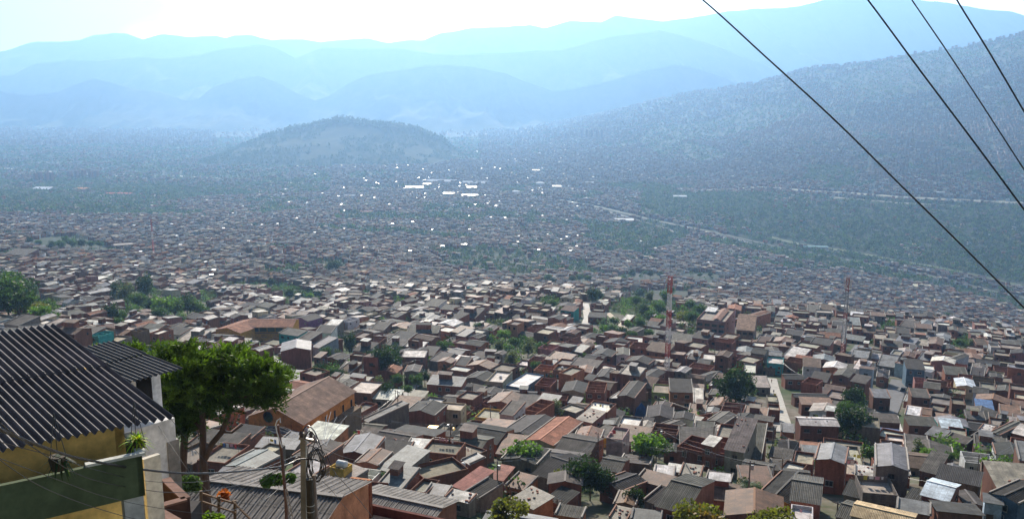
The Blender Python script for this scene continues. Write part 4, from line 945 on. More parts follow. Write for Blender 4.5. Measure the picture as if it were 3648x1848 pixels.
# ------------------------------------------------------------------ infill houses between the ones read off the photograph
def obb_hit(x, y, r, pad=0.4):
    for h in HOUSES:
        dx, dy = x - h['x'], y - h['y']
        if abs(dx) > 25 or abs(dy) > 25: continue
        c, s = math.cos(h['a']), math.sin(h['a'])
        u, v = dx * c + dy * s, -dx * s + dy * c
        if abs(u) < h['w'] / 2 + r + pad and -h['d'] / 2 - r - pad - h['clear'] < v < h['d'] / 2 + r + pad: return True
    return False
for _t, _c, _h in (('A', (-100, 268, 480, 350, 895, 0), 6.0), ('G', (1650, 1012, 1837, 1038, 1905, 948), 4.6), ('G', (1884, 992, 2232, 992, 2268, 935), 7.0), ('E', (1857, 612, 2145, 642, 2215, 508), 8.8), ('E', (2258, 702, 2432, 716, 2502, 560), 8.6)):
    _x, _y, _z, _w, _d, _a2 = fit(_t, _c, _h); HOUSES.append(dict(x=_x, y=_y, z=_z, w=_w + 1, d=_d + 1, a=_a2, h=_h, roof='fl', rc='x', wc='x', label='x', clear=_h * 2.6, tmp=1))
INF = []
def infill():
    rn = random.Random(5)
    th0 = R(-24)
    cands = []
    for ri in range(-70, 150):
        v = ri * 9.6 + (ri // 2) * 3.6
        u = -900 + rn.uniform(0, 6)
        while u < 900:
            w = rn.choice((rn.uniform(4.2, 6.5), rn.uniform(5, 8), rn.uniform(7, 11))); dd = rn.uniform(6.3, 9.5)
            cu = u + w / 2; u += w + (rn.uniform(2.5, 7) if rn.random() < 0.12 else rn.uniform(0.1, 0.5))
            bend = th0 + 0.12 * math.sin(v / 90.0)
            x = cu * math.cos(th0) - v * math.sin(th0); y = cu * math.sin(th0) + v * math.cos(th0)
            if y < 128 or y > 820 or abs(x) > y * 0.66 + 12: continue
            cands.append((x, y, w, dd, bend))
    for (x, y, w, dd, an) in cands:
        z = Tf(x, y); px, py = proj(x, y, z)
        if px < -40 or px > 1064 or py > 560: continue
        if in_veg(np.array([px]), np.array([py]))[0]: continue
        if px < 190 and py > 350: continue
        if (212 < px < 304 and 326 < py < 347) or (680 < px < 768 and 316 < py < 346): continue
        if float(road_dist(np.array([x]), np.array([y]))[0]) < max(w, dd) * 0.45 + 0.6: continue
        c, s = math.cos(an), math.sin(an)
        bad = False
        for (fu, fv) in ((0, 0), (-.5, -.5), (.5, -.5), (.5, .5), (-.5, .5), (0, -.5), (0, .5), (-.5, 0), (.5, 0)):
            if obb_hit(x + fu * w * c - fv * dd * s, y + fu * w * s + fv * dd * c, 0, 0.15): bad = True; break
        if bad:                                                # try a smaller one in the gap
            w *= 0.6; dd *= 0.6; bad = False
            for (fu, fv) in ((0, 0), (-.5, -.5), (.5, -.5), (.5, .5), (-.5, .5)):
                if obb_hit(x + fu * w * c - fv * dd * s, y + fu * w * s + fv * dd * c, 0, 0.1): bad = True; break
            if bad: continue
        h = rn.uniform(2.3, 3.6) if y < 300 else rn.choice((rn.uniform(2.5, 3.6), rn.uniform(4.6, 6.2), rn.uniform(5, 8.2)))
        if y < 330 and w > 5 and rn.random() < 0.35: h += 2.4
        if rn.random() < 0.10: continue
        roof = rn.choice(('sf', 'sf', 'sb', 'gy', 'gy', 'gx', 'fl', 'fl', 'op' if y < 450 else 'fl'))
        rc = {'fl': rn.choice(('slab', 'slab', 'slab', 'cslab', 'wslab')), 'op': 'op'}.get(roof) or rn.choice(('fc', 'fl', 'fl', 'fc', 'fc', 'fl', 'lt', 'tin', 'white' if rn.random() < .4 else 'fc', 'patch', 'rust', 'rust', 'btile', 'btile', 'tile' if rn.random() < 0.3 else 'fl'))
        wc = rn.choice(('br', 'br', 'br', 'rb', 'rb', 'rb', 'bn', 'pb', 'gr', 'gr', 'ob', 'br', 'rb', 'cr' if rn.random() < .4 else 'br', 'wh' if rn.random() < 0.6 else 'br', 'lb' if rn.random() < 0.1 else 'rb', 'te' if rn.random() < .1 else 'br'))
        INF.append((x, y, z, w, dd, an + rn.choice((rn.uniform(-.07, .07), rn.uniform(-.22, .22))), h, roof, rc, wc))
infill()
INF.sort(key=lambda q: -q[3] * q[4] ** 0.5 / q[1] ** 2)
HOUSES[:] = [h for h in HOUSES if not h.get('tmp')]
NIND = max(0, 290 - len(HOUSES))
for q in INF[:NIND]:
    add_house(q[0], q[1], q[2] + 0.1, q[3], q[4], q[5], q[6], q[7], q[8], q[9], hero=False)
print('infill', len(INF), 'total individual', len(HOUSES))
def merged_infill():
    mb = MB(); rn = random.Random(9)
    for (x, y, z, w, d, an, h, roof, rc, wc) in INF[NIND:]:
        P = house_shapes(w, d, h, roof, rc, wc, found=4.0)
        M = Matrix.Translation((x, y, z)) @ Matrix.Rotation(an, 4, 'Z')
        for k, m in P.items(): mb.merge(m, M)
        if y < 620:
            for (f, a, zz, ww, hh, isd) in window_slots(w, d, h, wc, 0.9, rn):
                m1 = M @ (Matrix.Translation((a, -d / 2 - 0.02, zz)) if f == 'f' else Matrix.Translation((w / 2 + 0.02, a, zz)) @ Matrix.Rotation(R(90), 4, 'Z'))
                q = [m1 @ Vector(p) for p in ((-ww / 2, 0, -hh / 2), (ww / 2, 0, -hh / 2), (ww / 2, 0, hh / 2), (-ww / 2, 0, hh / 2))]
                mb.face(q, "glass", (0.02, 0.02, 0.024))
    o = mb.build("hillside_houses"); tag(o, "hundreds of small brick houses packed over the slope behind the nearer streets", "houses", kind="stuff")
merged_infill()

def far_houses(name, x, y, w, d, h, an, wcol, rcol, rmat, tilt, label, mats):
    n = len(x); z = T(x, y) - 1.5
    c, s = np.cos(an), np.sin(an)
    def P(fu, fv, zz): return np.stack([x + fu * c - fv * s, y + fu * s + fv * c, zz], -1)
    hw, hd = w / 2, d / 2
    top = z + 1.5 + h
    V = [P(-hw, -hd, z), P(hw, -hd, z), P(hw, hd, z), P(-hw, hd, z), P(-hw, -hd, top), P(hw, -hd, top), P(hw, hd, top), P(-hw, hd, top)]
    o = 0.35
    g = tilt[:, 0]; sl = tilt[:, 1]
    V += [P(-hw - o, -hd - o, top + 0.05), P(hw + o, -hd - o, top + 0.05 + sl), P(hw + o, hd + o, top + 0.05 + sl), P(-hw - o, hd + o, top + 0.05), P(0 * w, -hd - o, top + 0.05 + g), P(0 * w, hd + o, top + 0.05 + g)]
    V = np.stack(V, 1).reshape(-1, 3)
    Fl = np.array([(0, 1, 5, 4), (1, 2, 6, 5), (2, 3, 7, 6), (3, 0, 4, 7), (8, 12, 13, 11), (12, 9, 10, 13)])
    Fq = (Fl[None] + (np.arange(n) * 14)[:, None, None]).reshape(-1, 4)
    col = np.zeros((n, 6, 3)); col[:, :4] = wcol[:, None]; col[:, 4:] = rcol[:, None]
    mi = np.zeros((n, 6), int); mi[:, 4:] = rmat[:, None]
    o = link(name, npmesh(name, V, Fq, mats, mi.ravel(), col.reshape(-1, 3)))
    tag(o, label, "houses", kind="stuff")
WPAL = np.array([WC[k] for k in ('br', 'br', 'rb', 'rb', 'bn', 'pb', 'gr', 'br', 'wh', 'cr', 'rb')])
RPAL = np.array([RC[k][0] for k in ('fc', 'fc', 'fl', 'fl', 'fc', 'fl', 'tin', 'slab', 'slab', 'fc', 'btile', 'rust', 'btile', 'fl', 'lt', 'cslab', 'fl', 'fc', 'rust', 'btile', 'fc')]) * 0.85
def city(name, y0, y1, su, sv, wr, dr, hr, label, dens=0.9, seed=1, xlim=0.64, glint=0.012):
    rg = np.random.default_rng(seed)
    D = y1 * 0.95
    U, Vv = np.meshgrid(np.arange(-D, D, su), np.arange(y0 * 0.5, y1 * 1.4, sv))
    U = U.ravel() + rg.uniform(-.12, .12, U.size) * su; Vv = Vv.ravel() + rg.uniform(-.1, .1, Vv.size) * sv
    th = R(-24)
    x = U * math.cos(th) - Vv * math.sin(th); y = U * math.sin(th) + Vv * math.cos(th)
    k = (y > y0) & (y < y1) & (np.abs(x) < y * xlim + 20); x, y = x[k], y[k]; U, Vv = U[k], Vv[k]
    dis = np.floor(fbm(x / 700.0, y / 700.0, 2) * 14)
    z = T(x, y); px, py = proj(x, y, z)
    g = green_far(px, py, x, y)
    street = (np.floor(Vv / sv).astype(int) % 3 == 0) | (np.floor(U / su).astype(int) % 11 == 0)
    keep = (rg.random(len(x)) > g) & ~(street & (rg.random(len(x)) < 0.75)) & (rg.random(len(x)) < dens) & ~in_veg(px, py) & (road_dist(x, y) > 4)
    keep &= ~on_hill(x, y)
    x, y, dis = x[keep], y[keep], dis[keep]; n = len(x)
    w = rg.uniform(*wr, n); d = rg.uniform(*dr, n); h = rg.choice(hr, n)
    an = th + (dis - 7) * 0.12 + rg.uniform(-.06, .06, n) + rg.choice([0, math.pi / 2], n)
    wcol = WPAL[rg.integers(0, len(WPAL), n)] * rg.uniform(0.75, 1.2, n)[:, None]
    ri = rg.integers(0, len(RPAL), n); rcol = RPAL[ri] * rg.uniform(0.75, 1.25, n)[:, None]
    if y0 >= 3000: wcol = wcol * .35 + wcol.mean(0) * .6; rcol = rcol * .4 + rcol.mean(0) * .55
    tilt = np.zeros((n, 2)); gab = rg.random(n) < 0.5
    tilt[:, 0] = np.where(gab, w * 0.14, 0); tilt[:, 1] = np.where(gab, 0, rg.uniform(-.12, .12, n) * w); tilt[:, 0] += tilt[:, 1] / 2
    rmat = np.zeros(n, int)
    gl = rg.random(n) < glint
    rmat[gl] = 1; w[gl] *= .55; d[gl] *= .5; rcol[gl] = (0.85, 0.84, 0.82)
    tilt[gl, 1] = -w[gl] * rg.uniform(-.1, .34, gl.sum()); tilt[gl, 0] = tilt[gl, 1] / 2
    an[gl] = R(-90) + rg.uniform(-.4, .4, gl.sum())
    far_houses(name, x, y, w, d, h, an, wcol, rcol, rmat, tilt, label, ["far_building", "bright_metal"])
    print(name, n)
city("valley_houses", 800, 1500, 8.2, 9.2, (5.5, 8), (6.5, 9), [3, 5.5, 5.5, 6, 8], "dense brick neighbourhood on the lower slope, mostly grey roofs", seed=2)
city("valley_houses", 1500, 3000, 9.0, 9.6, (6, 9), (7, 10), [3, 5.5, 6, 8], "far neighbourhood of tiny roofs down to the river", seed=3, glint=0.014)
city("distant_city", 3000, 5400, 12.5, 13.0, (8, 12), (8, 12), [3, 5, 6, 8, 12], "distant city blocks fading in haze round the wooded hill", seed=4, glint=0.02)
city("distant_city", 5400, 8600, 24.0, 24.0, (11, 20), (11, 22), [5, 6, 8, 12, 25], "farthest city blocks at the foot of the mountains, nearly lost in haze", seed=5, glint=0.02)

# ------------------------------------------------------------------ foliage
def cards(cent, size, rg, flat=0.0):
    """randomly turned small quads at cent (n,3)"""
    n = len(cent)
    a = rg.normal(size=(n, 3)); a /= np.linalg.norm(a, axis=1)[:, None]
    b = rg.normal(size=(n, 3)); b -= (b * a).sum(1)[:, None] * a; b /= np.linalg.norm(b, axis=1)[:, None]
    a *= size[:, None] * 0.5; b *= size[:, None] * 0.36
    return np.stack([cent - a - b * .5, cent + a * 0.1 - b, cent + a + b * .4, cent - a * .1 + b], 1)
def crown_points(rx, ry, rz, nl, n, rg, spread=0.62, lobe=0.42, low=-0.35):
    L = rg.normal(size=(nl, 3)); L /= np.linalg.norm(L, axis=1)[:, None]
    L *= (rg.random(nl)[:, None] ** 0.4) * spread; L[:, 2] = np.where(L[:, 2] < low, -L[:, 2] * 0.5, L[:, 2])
    r = rg.uniform(lobe * 0.65, lobe * 1.15, nl)
    k = rg.integers(0, nl, n)
    p = rg.normal(size=(n, 3)); p /= np.linalg.norm(p, axis=1)[:, None]
    p *= (rg.random(n)[:, None] ** 0.33)
    p = L[k] + p * r[k][:, None]
    return p * np.array([rx, ry, rz]), L * np.array([rx, ry, rz]), k
GREENS = dict(dark=(0.024, 0.046, 0.016), mid=(0.055, 0.10, 0.03), lime=(0.11, 0.19, 0.035), olive=(0.13, 0.13, 0.03), grey=(0.085, 0.10, 0.06), autumn=(0.19, 0.12, 0.03))
def tree_meshes(seed, h, rx, rz, nl, n, leaf, col, spread=0.62, trunk=0.16):
    rg = np.random.default_rng(seed); rn = random.Random(seed)
    pts, L, k = crown_points(rx, rx, rz, nl, n, rg, spread)
    cz = h - rz * 0.95; pts[:, 2] += cz; L = L + np.array([0, 0, cz])
    q = cards(pts, rg.uniform(leaf * 0.6, leaf * 1.3, n), rg)
    base = np.array(GREENS[col]); lc = base * rg.uniform(0.75, 1.3, nl)[:, None] * np.array([1, 1, 1])
    c = lc[k] * rg.uniform(0.75, 1.3, n)[:, None]
    crown = npmesh("crown", q.reshape(-1, 3), np.arange(4 * n).reshape(-1, 4), ["leaf"], np.zeros(n, int), c)
    mb = MB(); fork = (0.1, 0, max(0.3, cz - rz * 0.6))
    mb.tube([(0, 0, -1.5), (0.05, 0.03, fork[2] * 0.5), fork], [trunk * 1.3, trunk, trunk * 0.85], "wood", (0.09, 0.065, 0.05), 7)
    for i in range(min(nl, 7)):
        e = L[i]; m_ = ((fork[0] + e[0]) / 2, (fork[1] + e[1]) / 2, (fork[2] + e[2]) / 2 - 0.2)
        mb.tube([fork, m_, tuple(e)], [trunk * 0.6, trunk * 0.4, trunk * 0.12], "wood", (0.09, 0.065, 0.05), 5)
    return crown, mb.mesh("trunk")
TREEM = {}
for i, (nm, h, rx, rz, nl, n, lf, col) in enumerate([
    ('dark1', 9, 4.2, 3.6, 16, 1500, .55, 'dark'), ('dark2', 11, 3.6, 4.8, 18, 1700, .55, 'dark'), ('mid1', 7.5, 3.4, 2.9, 13, 1200, .5, 'mid'),
    ('mid2', 9, 4.4, 3.0, 15, 1500, .5, 'mid'), ('lime1', 5.5, 2.7, 2.1, 11, 1100, .42, 'lime'), ('lime2', 4.2, 2.2, 1.8, 9, 800, .4, 'lime'),
    ('olive1', 5, 3.0, 1.9, 12, 1000, .42, 'olive'), ('grey1', 8, 3.0, 3.4, 12, 900, .5, 'grey'), ('autumn1', 4, 2.0, 1.7, 8, 500, .4, 'autumn')]):
    TREEM[nm] = tree_meshes(40 + i, h, rx, rz, nl, n, lf, col) + (h, rx)
TREES = []
KINDN = {'dark': 'dense dark green', 'mid': 'mid green rounded', 'lime': 'fresh lime green', 'olive': 'olive yellow', 'grey': 'thin grey-green', 'autumn': 'sparse orange-brown'}
def add_tree(x, y, kind, scale=1.0, label=None, name='tree', dz=0.0, z=None):
    cr, tr, h, rx = TREEM[kind]
    e = empty(name, (x, y, (Tf(x, y) if z is None else z) - 0.2 + dz), random.uniform(0, 6.28)); e.scale = (scale * random.uniform(.9, 1.1), scale * random.uniform(.9, 1.1), scale)
    link('crown', cr, e); link('trunk', tr, e)
    tag(e, label, 'tree' if name != 'bush' else 'bush')
    TREES.append(dict(o=e, x=x, y=y, kind=kind.rstrip('12'), scale=scale, label=label, h=h * scale)); return e
def tree_px(px, py, kind, hpx, label=None, name='tree'):
    """a tree whose foot stands at picture point (px, py) and which is hpx picture pixels tall"""
    p = hit(px, py); dist = math.hypot(p[1], p[2])
    s = 1.18 * hpx * dist / F / TREEM[kind][2]
    return add_tree(p[0], p[1], kind, s * 1.12, label, name)
HT = [ # px, foot py, kind, height px, label
 (735, 412, 'dark2', 40, "large dark tree towering between two lit roof groups, right of the tall mast"), (729, 410, 'dark1', 30, None), (744, 408, 'dark2', 30, None),
 (848, 447, 'dark2', 38, "tall dark green tree column beside the white roofed brown house"), (858, 440, 'dark1', 30, None), (842, 428, 'mid2', 24, None), (853, 414, 'dark1', 24, None),
 (523, 476, 'lime1', 30, "bright green round tree in front of the terracotta hall's left wall"), (650, 472, 'lime1', 34, "bright green slender tree beside the roofless brick enclosure"), (656, 470, 'mid2', 28, None), (646, 460, 'lime2', 20, None),
 (578, 502, 'dark1', 38, "big dark tree with bare twigs above it at the middle of the bottom edge"), (590, 500, 'dark2', 36, None), (566, 496, 'olive1', 26, None), (603, 500, 'dark1', 28, None), (616, 498, 'autumn1', 18, "orange-brown bush beside the big dark tree"),
 (634, 512, 'dark1', 22, None), (398, 488, 'mid1', 20, "glossy green mango bush behind the near corrugated roof"), (384, 487, 'mid1', 14, None), (410, 486, 'mid1', 16, None),
 (368, 450, 'olive1', 12, None), (615, 470, 'lime2', 10, None), (555, 422, 'grey1', 20, "grey-green bushy tree squeezed beside the open red brick rooms"), (548, 420, 'grey1', 14, None),
 (384, 384, 'dark2', 34, "tall dark tree in the gully behind the church"), (376, 376, 'dark1', 22, None), (392, 378, 'dark1', 24, None), (417, 394, 'mid1', 18, None), (380, 400, 'grey1', 20, None),
 (320, 383, 'dark1', 18, None), (333, 385, 'mid2', 16, None), (345, 386, 'dark1', 14, None), (350, 358, 'dark2', 22, "tall dark oval tree against a brown brick wall"), (327, 362, 'mid1', 14, None), (338, 360, 'grey1', 10, None),
 (318, 387, 'dark2', 18, None), (326, 389, 'dark1', 16, None), (340, 388, 'dark1', 17, None), (352, 386, 'mid1', 13, None), (372, 370, 'dark1', 18, None), (392, 368, 'dark2', 22, None), (398, 392, 'mid2', 16, None), (388, 404, 'dark1', 20, None), (360, 362, 'mid2', 12, None), (425, 386, 'dark1', 14, None), (408, 400, 'mid2', 14, None),
 (442, 356, 'mid1', 14, None), (450, 354, 'mid1', 11, None), (436, 368, 'lime2', 7, None), (452, 367, 'mid2', 9, None), (425, 365, 'mid2', 9, None),
 (592, 308, 'dark2', 18, "tall dark tree at the head of the pale lit street"), (598, 304, 'dark1', 12, None), (552, 313, 'mid2', 12, None), (560, 316, 'grey1', 9, None), (545, 310, 'mid1', 9, None),
 (505, 345, 'lime1', 14, None), (515, 355, 'mid2', 16, None), (528, 362, 'grey1', 20, None), (540, 360, 'mid1', 16, None), (500, 358, 'grey1', 16, None), (490, 340, 'mid2', 11, None), (478, 332, 'mid1', 9, None),
 (512, 372, 'grey1', 18, None), (536, 374, 'mid1', 12, None), (556, 371, 'mid1', 10, None), (563, 372, 'olive1', 9, None),
 (611, 340, 'mid1', 14, None), (622, 343, 'dark1', 15, None), (632, 345, 'mid2', 13, None), (640, 336, 'mid2', 16, None), (650, 328, 'mid1', 16, None), (658, 320, 'mid1', 16, None), (644, 320, 'dark1', 14, None), (636, 312, 'mid2', 14, None),
 (650, 306, 'grey1', 13, None), (665, 308, 'mid1', 15, None), (662, 330, 'lime1', 14, None), (648, 342, 'mid1', 12, None), (628, 330, 'lime2', 10, None), (670, 300, 'mid2', 12, None), (614, 330, 'mid1', 12, None), (604, 336, 'lime1', 10, None), (640, 300, 'dark1', 10, None),
 (684, 328, 'olive1', 16, None), (692, 332, 'mid2', 18, None), (700, 322, 'mid1', 16, None), (690, 314, 'mid1', 13, None), (680, 336, 'grey1', 12, None), (678, 342, 'mid1', 9, None),
 (686, 379, 'mid1', 7, None), (716, 402, 'lime2', 8, "small bright bush at the foot of the large dark tree"), (752, 400, 'grey1', 9, None),
 (870, 470, 'mid1', 22, "leafy bank of shrubs between the two tall gabled houses"), (878, 466, 'mid2', 16, None), (886, 462, 'mid1', 12, None), (918, 462, 'grey1', 20, None), (928, 468, 'lime1', 18, "slim young tree beside dark ribbed roofs"), (912, 466, 'olive1', 12, None),
 (950, 465, 'mid1', 13, None), (962, 468, 'mid2', 14, None), (975, 466, 'mid1', 12, None), (988, 462, 'grey1', 12, None), (1000, 458, 'mid1', 10, None), (940, 450, 'grey1', 12, None),
 (888, 336, 'mid1', 11, None), (895, 338, 'mid1', 8, None), (960, 352, 'mid1', 12, None), (970, 350, 'grey1', 10, None), (868, 320, 'mid1', 7, None), (946, 320, 'mid1', 7, None),
 (1000, 510, 'lime1', 12, None), (1012, 516, 'mid1', 14, None), (742, 500, 'dark1', 20, None), (755, 500, 'mid1', 16, None), (747, 482, 'lime2', 8, None),
 (10, 330, 'mid2', 46, "dark leafy tree mass above the yellow house's roof"), (22, 332, 'mid1', 38, None), (-8, 332, 'dark1', 44, None), (34, 330, 'olive1', 26, None), (42, 332, 'lime1', 24, "bright tipped tree just over the near corrugated roof"), (52, 334, 'mid1', 20, None), (0, 325, 'mid2', 44, None), (60, 334, 'dark1', 14, None),
 (5, 318, 'dark2', 40, None), (18, 320, 'dark1', 38, None), (30, 322, 'dark2', 34, None), (-4, 305, 'dark1', 30, None), (12, 310, 'mid2', 34, None), (46, 326, 'mid2', 22, None),
 (112, 330, 'dark2', 24, None), (122, 330, 'mid1', 18, None), (118, 334, 'mid2', 15, "round dark tree standing alone among roofs behind the near cypress"),
 (120, 308, 'dark2', 24, None), (128, 312, 'grey1', 24, None), (146, 304, 'dark2', 26, "tallest tree of the clump left of the yellow school"), (140, 318, 'mid2', 22, None), (152, 318, 'dark1', 18, None), (168, 326, 'lime1', 26, "rounded bright edged tree left of the yellow school"), (176, 326, 'mid1', 24, None), (188, 322, 'dark1', 24, None), (195, 322, 'mid1', 20, None), (160, 328, 'mid2', 18, None), (182, 330, 'mid2', 14, None), (204, 320, 'mid1', 12, None), (212, 310, 'grey1', 10, None), (134, 326, 'mid1', 18, None),
 (40, 250, 'mid2', 9, None), (52, 252, 'dark1', 10, None), (62, 254, 'mid2', 12, None), (72, 252, 'mid1', 12, None), (82, 250, 'dark1', 10, None), (92, 252, 'mid2', 10, None), (100, 250, 'mid1', 8, None), (66, 246, 'mid1', 9, None), (30, 246, 'dark1', 8, None),
 (333, 274, 'dark1', 12, "round dark tree above the central roofs"), (338, 273, 'dark1', 10, None), (328, 273, 'mid1', 8, None), (276, 298, 'mid1', 9, None), (290, 302, 'dark1', 12, None), (300, 304, 'dark1', 12, None), (310, 303, 'lime1', 9, None), (318, 300, 'dark1', 9, None), (272, 288, 'dark1', 9, None), (262, 296, 'mid1', 9, None),
 (475, 268, 'dark1', 7, None), (484, 268, 'mid1', 6, None), (632, 280, 'dark2', 10, None), (650, 279, 'dark1', 8, None), (660, 279, 'dark1', 7, None), (645, 278, 'mid2', 7, None), (580, 284, 'mid1', 9, None), (572, 284, 'dark1', 8, None), (588, 284, 'mid1', 8, None), (548, 284, 'mid1', 9, None), (553, 286, 'dark1', 8, None),
 (700, 279, 'mid1', 6, None), (710, 278, 'dark1', 6, None),
]
for (a, b, k, hp, lab) in HT:
    small = TREEM[k][2] < 4.6
    tree_px(a, b, k, hp, lab, 'tree' if not (lab and 'bush' in lab and 'bushy' not in lab) else 'bush')
print('trees', len(TREES))
# yellow flowering crowns that rise over the bottom edge
for (a, b, k, Y, s, lab) in [(697, 512, 'olive1', 92, 1.25, "yellowish tree crown rising over the bottom edge, broad and ragged"), (712, 516, 'autumn1', 90, 1.3, "brownish thin crown beside the broad yellowish one"), (781, 519, 'olive1', 92, 1.15, "rounded yellow-green crown at the bottom edge beside the yellow fronted house"),
                             (510, 508, 'olive1', 88, 0.95, "olive treetop beside the thin wooden pole near the bottom edge"), (500, 513, 'grey1', 88, 0.55, "small grey-green treetop beside white roof sheets"), (760, 520, 'olive1', 90, 0.9, "low yellow-green crown between the two yellowish treetops")]:
    p = at(a, b, Y); t = TREEM[k]; add_tree(p[0], p[1], k, s, lab, z=p[2] - t[2] * s * 0.62)

def scatter_trees(name, n, y0, y1, r, ncards, size, seed, cols, label, xlim=0.64, zone=None, hillside=False):
    rg = np.random.default_rng(seed)
    y = np.sqrt(rg.random(n) * (y1 ** 2 - y0 ** 2) + y0 ** 2); x = rg.uniform(-xlim, xlim, n) * y
    z = T(x, y); px, py = proj(x, y, z)
    g = green_far(px, py, x, y) if y0 >= 700 else in_veg(px, py, 1.15) * 0.9 + 0.14
    k = (rg.random(n) < g * 0.98 + 0.02) & (road_dist(x, y) > 6) & ~on_hill(x, y)
    x, y, z = x[k], y[k], z[k]; n = len(x)
    R_ = rg.uniform(*r, n)
    pts = rg.normal(size=(n, ncards, 3)); pts /= np.linalg.norm(pts, axis=2)[:, :, None]; pts *= rg.random((n, ncards, 1)) ** 0.4
    pts[:, :, 2] = pts[:, :, 2] * 0.85 + 0.75
    cent = np.stack([x, y, z], 1)[:, None] + pts * R_[:, None, None]
    sz = (R_[:, None] * rg.uniform(0.7, 1.3, (n, ncards)) * size).ravel()
    q = cards(cent.reshape(-1, 3), sz, rg)
    base = np.array([GREENS[c] for c in cols])[rg.integers(0, len(cols), n)]
    c = (base[:, None] * rg.uniform(0.65, 1.35, (n, ncards, 1))).reshape(-1, 3)
    m = len(c)
    o = link(name, npmesh(name, q.reshape(-1, 3), np.arange(4 * m).reshape(-1, 4), ["leaf"], np.zeros(m, int), c))
    tag(o, label, "trees", kind="stuff"); print(name, n)
scatter_trees("hillside_trees", 7500, 150, 820, (1.6, 3.4), 80, .30, 21, ['dark', 'mid', 'mid', 'grey', 'lime'], "undergrowth and small trees filling the gullies between the houses")
scatter_trees("valley_trees", 14000, 800, 1700, (2.4, 4.6), 34, .5, 22, ['dark', 'dark', 'mid', 'grey'], "scattered treetops among the lower neighbourhoods")
scatter_trees("valley_trees", 46000, 1700, 3300, (4, 7.5), 20, .62, 23, ['dark', 'dark', 'mid', 'grey'], "woods along the river and on the valley floor")
scatter_trees("valley_trees", 40000, 3300, 6500, (5, 9), 10, .8, 24, ['dark', 'dark', 'mid'], "far woods and avenues fading in haze")
def hill_trees():
    rg = np.random.default_rng(31); n = 9000
    i = rg.integers(0, HU.shape[0], n); j = rg.integers(0, HU.shape[1], n)
    X, Y, Z = HU[i, j] + rg.uniform(-6, 6, n), HY[i, j] + rg.uniform(-6, 6, n), HZ[i, j]
    crest = np.abs(HY[i, j] - 4750) < 90
    wood = fbm(X / 150.0, Y / 200.0, 3)
    k = (Z > -335) & (crest | (wood > 0.36)); X, Y, Z, crest = X[k], Y[k], Z[k], crest[k]; n = len(X)
    r = np.where(crest, rg.uniform(6, 13, n), rg.uniform(4, 8, n)); nc = 12
    pts = rg.normal(size=(n, nc, 3)); pts /= np.linalg.norm(pts, axis=2)[:, :, None]; pts *= rg.random((n, nc, 1)) ** 0.4; pts[:, :, 2] = pts[:, :, 2] + 0.6
    cent = np.stack([X, Y, Z], 1)[:, None] + pts * r[:, None, None]
    q = cards(cent.reshape(-1, 3), (r[:, None] * rg.uniform(.6, 1.1, (n, nc))).ravel(), rg); m = n * nc
    c = np.array(GREENS['dark']) * rg.uniform(.7, 1.3, (m, 1))
    o = link("hill_trees", npmesh("hill_trees", q.reshape(-1, 3), np.arange(4 * m).reshape(-1, 4), ["leaf"], np.zeros(m, int), c)); tag(o, "ragged woods along the crest and flanks of the lone hill", "trees", kind="stuff")
hill_trees()

# ------------------------------------------------------------------ special buildings of the hillside
def wall_window(parent, f, a, z, w, h, dw, dd, style='dark'):
    me, pm = win_mesh(w, h, style)[:2]
    o = link('window', me, parent)
    if f == 'f': o.location = (a, -dd / 2 - 0.005, z)
    else: o.location = (dw / 2 + 0.005, a, z); o.rotation_euler = (0, 0, R(90))
    link('pane', pm, o); return o
def church():
    global PIT
    cx, cy, zb, w, d, an = fit('A', (-100, 268, 480, 350, 895, 0), 6.0)
    old = PIT; PIT = 0.40
    P = house_shapes(w - 0.8, d - 0.6, 6.0, 'gy', 'btile', 'ob', rcol=(0.21, 0.13, 0.095), wcol=(0.60, 0.24, 0.06), over=0.5, found=5); PIT = old
    e = empty('church', (cx, cy, zb), an); tag(e, "orange gabled church with round black window and broad brown tile roof", "church")
    for k, m in P.items():
        if k != 'rooftop_room': m.build(k.split('#')[0], e)
    y0 = -(d - 0.6) / 2; mb = MB()
    n = 28
    for i in range(n):
        a0, a1 = 2 * math.pi * i / n, 2 * math.pi * (i + 1) / n
        mb.face([(math.cos(a0) * 1.35 - 1.9, y0 - .03, 6.5 + math.sin(a0) * 1.35), (math.cos(a1) * 1.35 - 1.9, y0 - .03, 6.5 + math.sin(a1) * 1.35), (-1.9, y0 - .03, 6.5)], "glass", (0.006, 0.006, 0.01))
        mb.face([(math.cos(a) * r_ - 1.9, y0 - .06, 6.5 + math.sin(a) * r_) for a, r_ in ((a0, 1.35), (a1, 1.35), (a1, 1.55), (a0, 1.55))], "plaster", (0.5, 0.18, 0.05))
    mb.build('round_window', e)
    for x in (-5.6, -4.2, 2.8, 4.4):
        b = MB(); b.box(x - 0.18, x + 0.18, y0 - 0.16, y0 - 0.01, -4, 5.4, "plaster", (0.52, 0.2, 0.055)); b.build('pilaster', e)
    for x in (-3.4, 3.6):
        wall_window(e, 'f', x, 2.2, 0.9, 2.2, w, d - 0.6)
    for i in range(6): wall_window(e, 'r', -d / 2 + 2 + i * (d - 4) / 5, 3.4, 0.8, 1.9, w - 0.8, d)
    b = MB(); b.box((w - .8) / 2 + 0.01, (w - .8) / 2 + 2.2, -d / 2 + 1, d / 2 - 1, -4, 2.4, "wall", WC['bn'], True); b.build('side_aisle', e)
    HOUSES.append(dict(clear=5, o=e, x=cx, y=cy, z=zb, w=w, d=d, a=an, h=6, roof='gy', rc='btile', wc='ob', label='x'))
    return cx, cy, zb
CH = church()
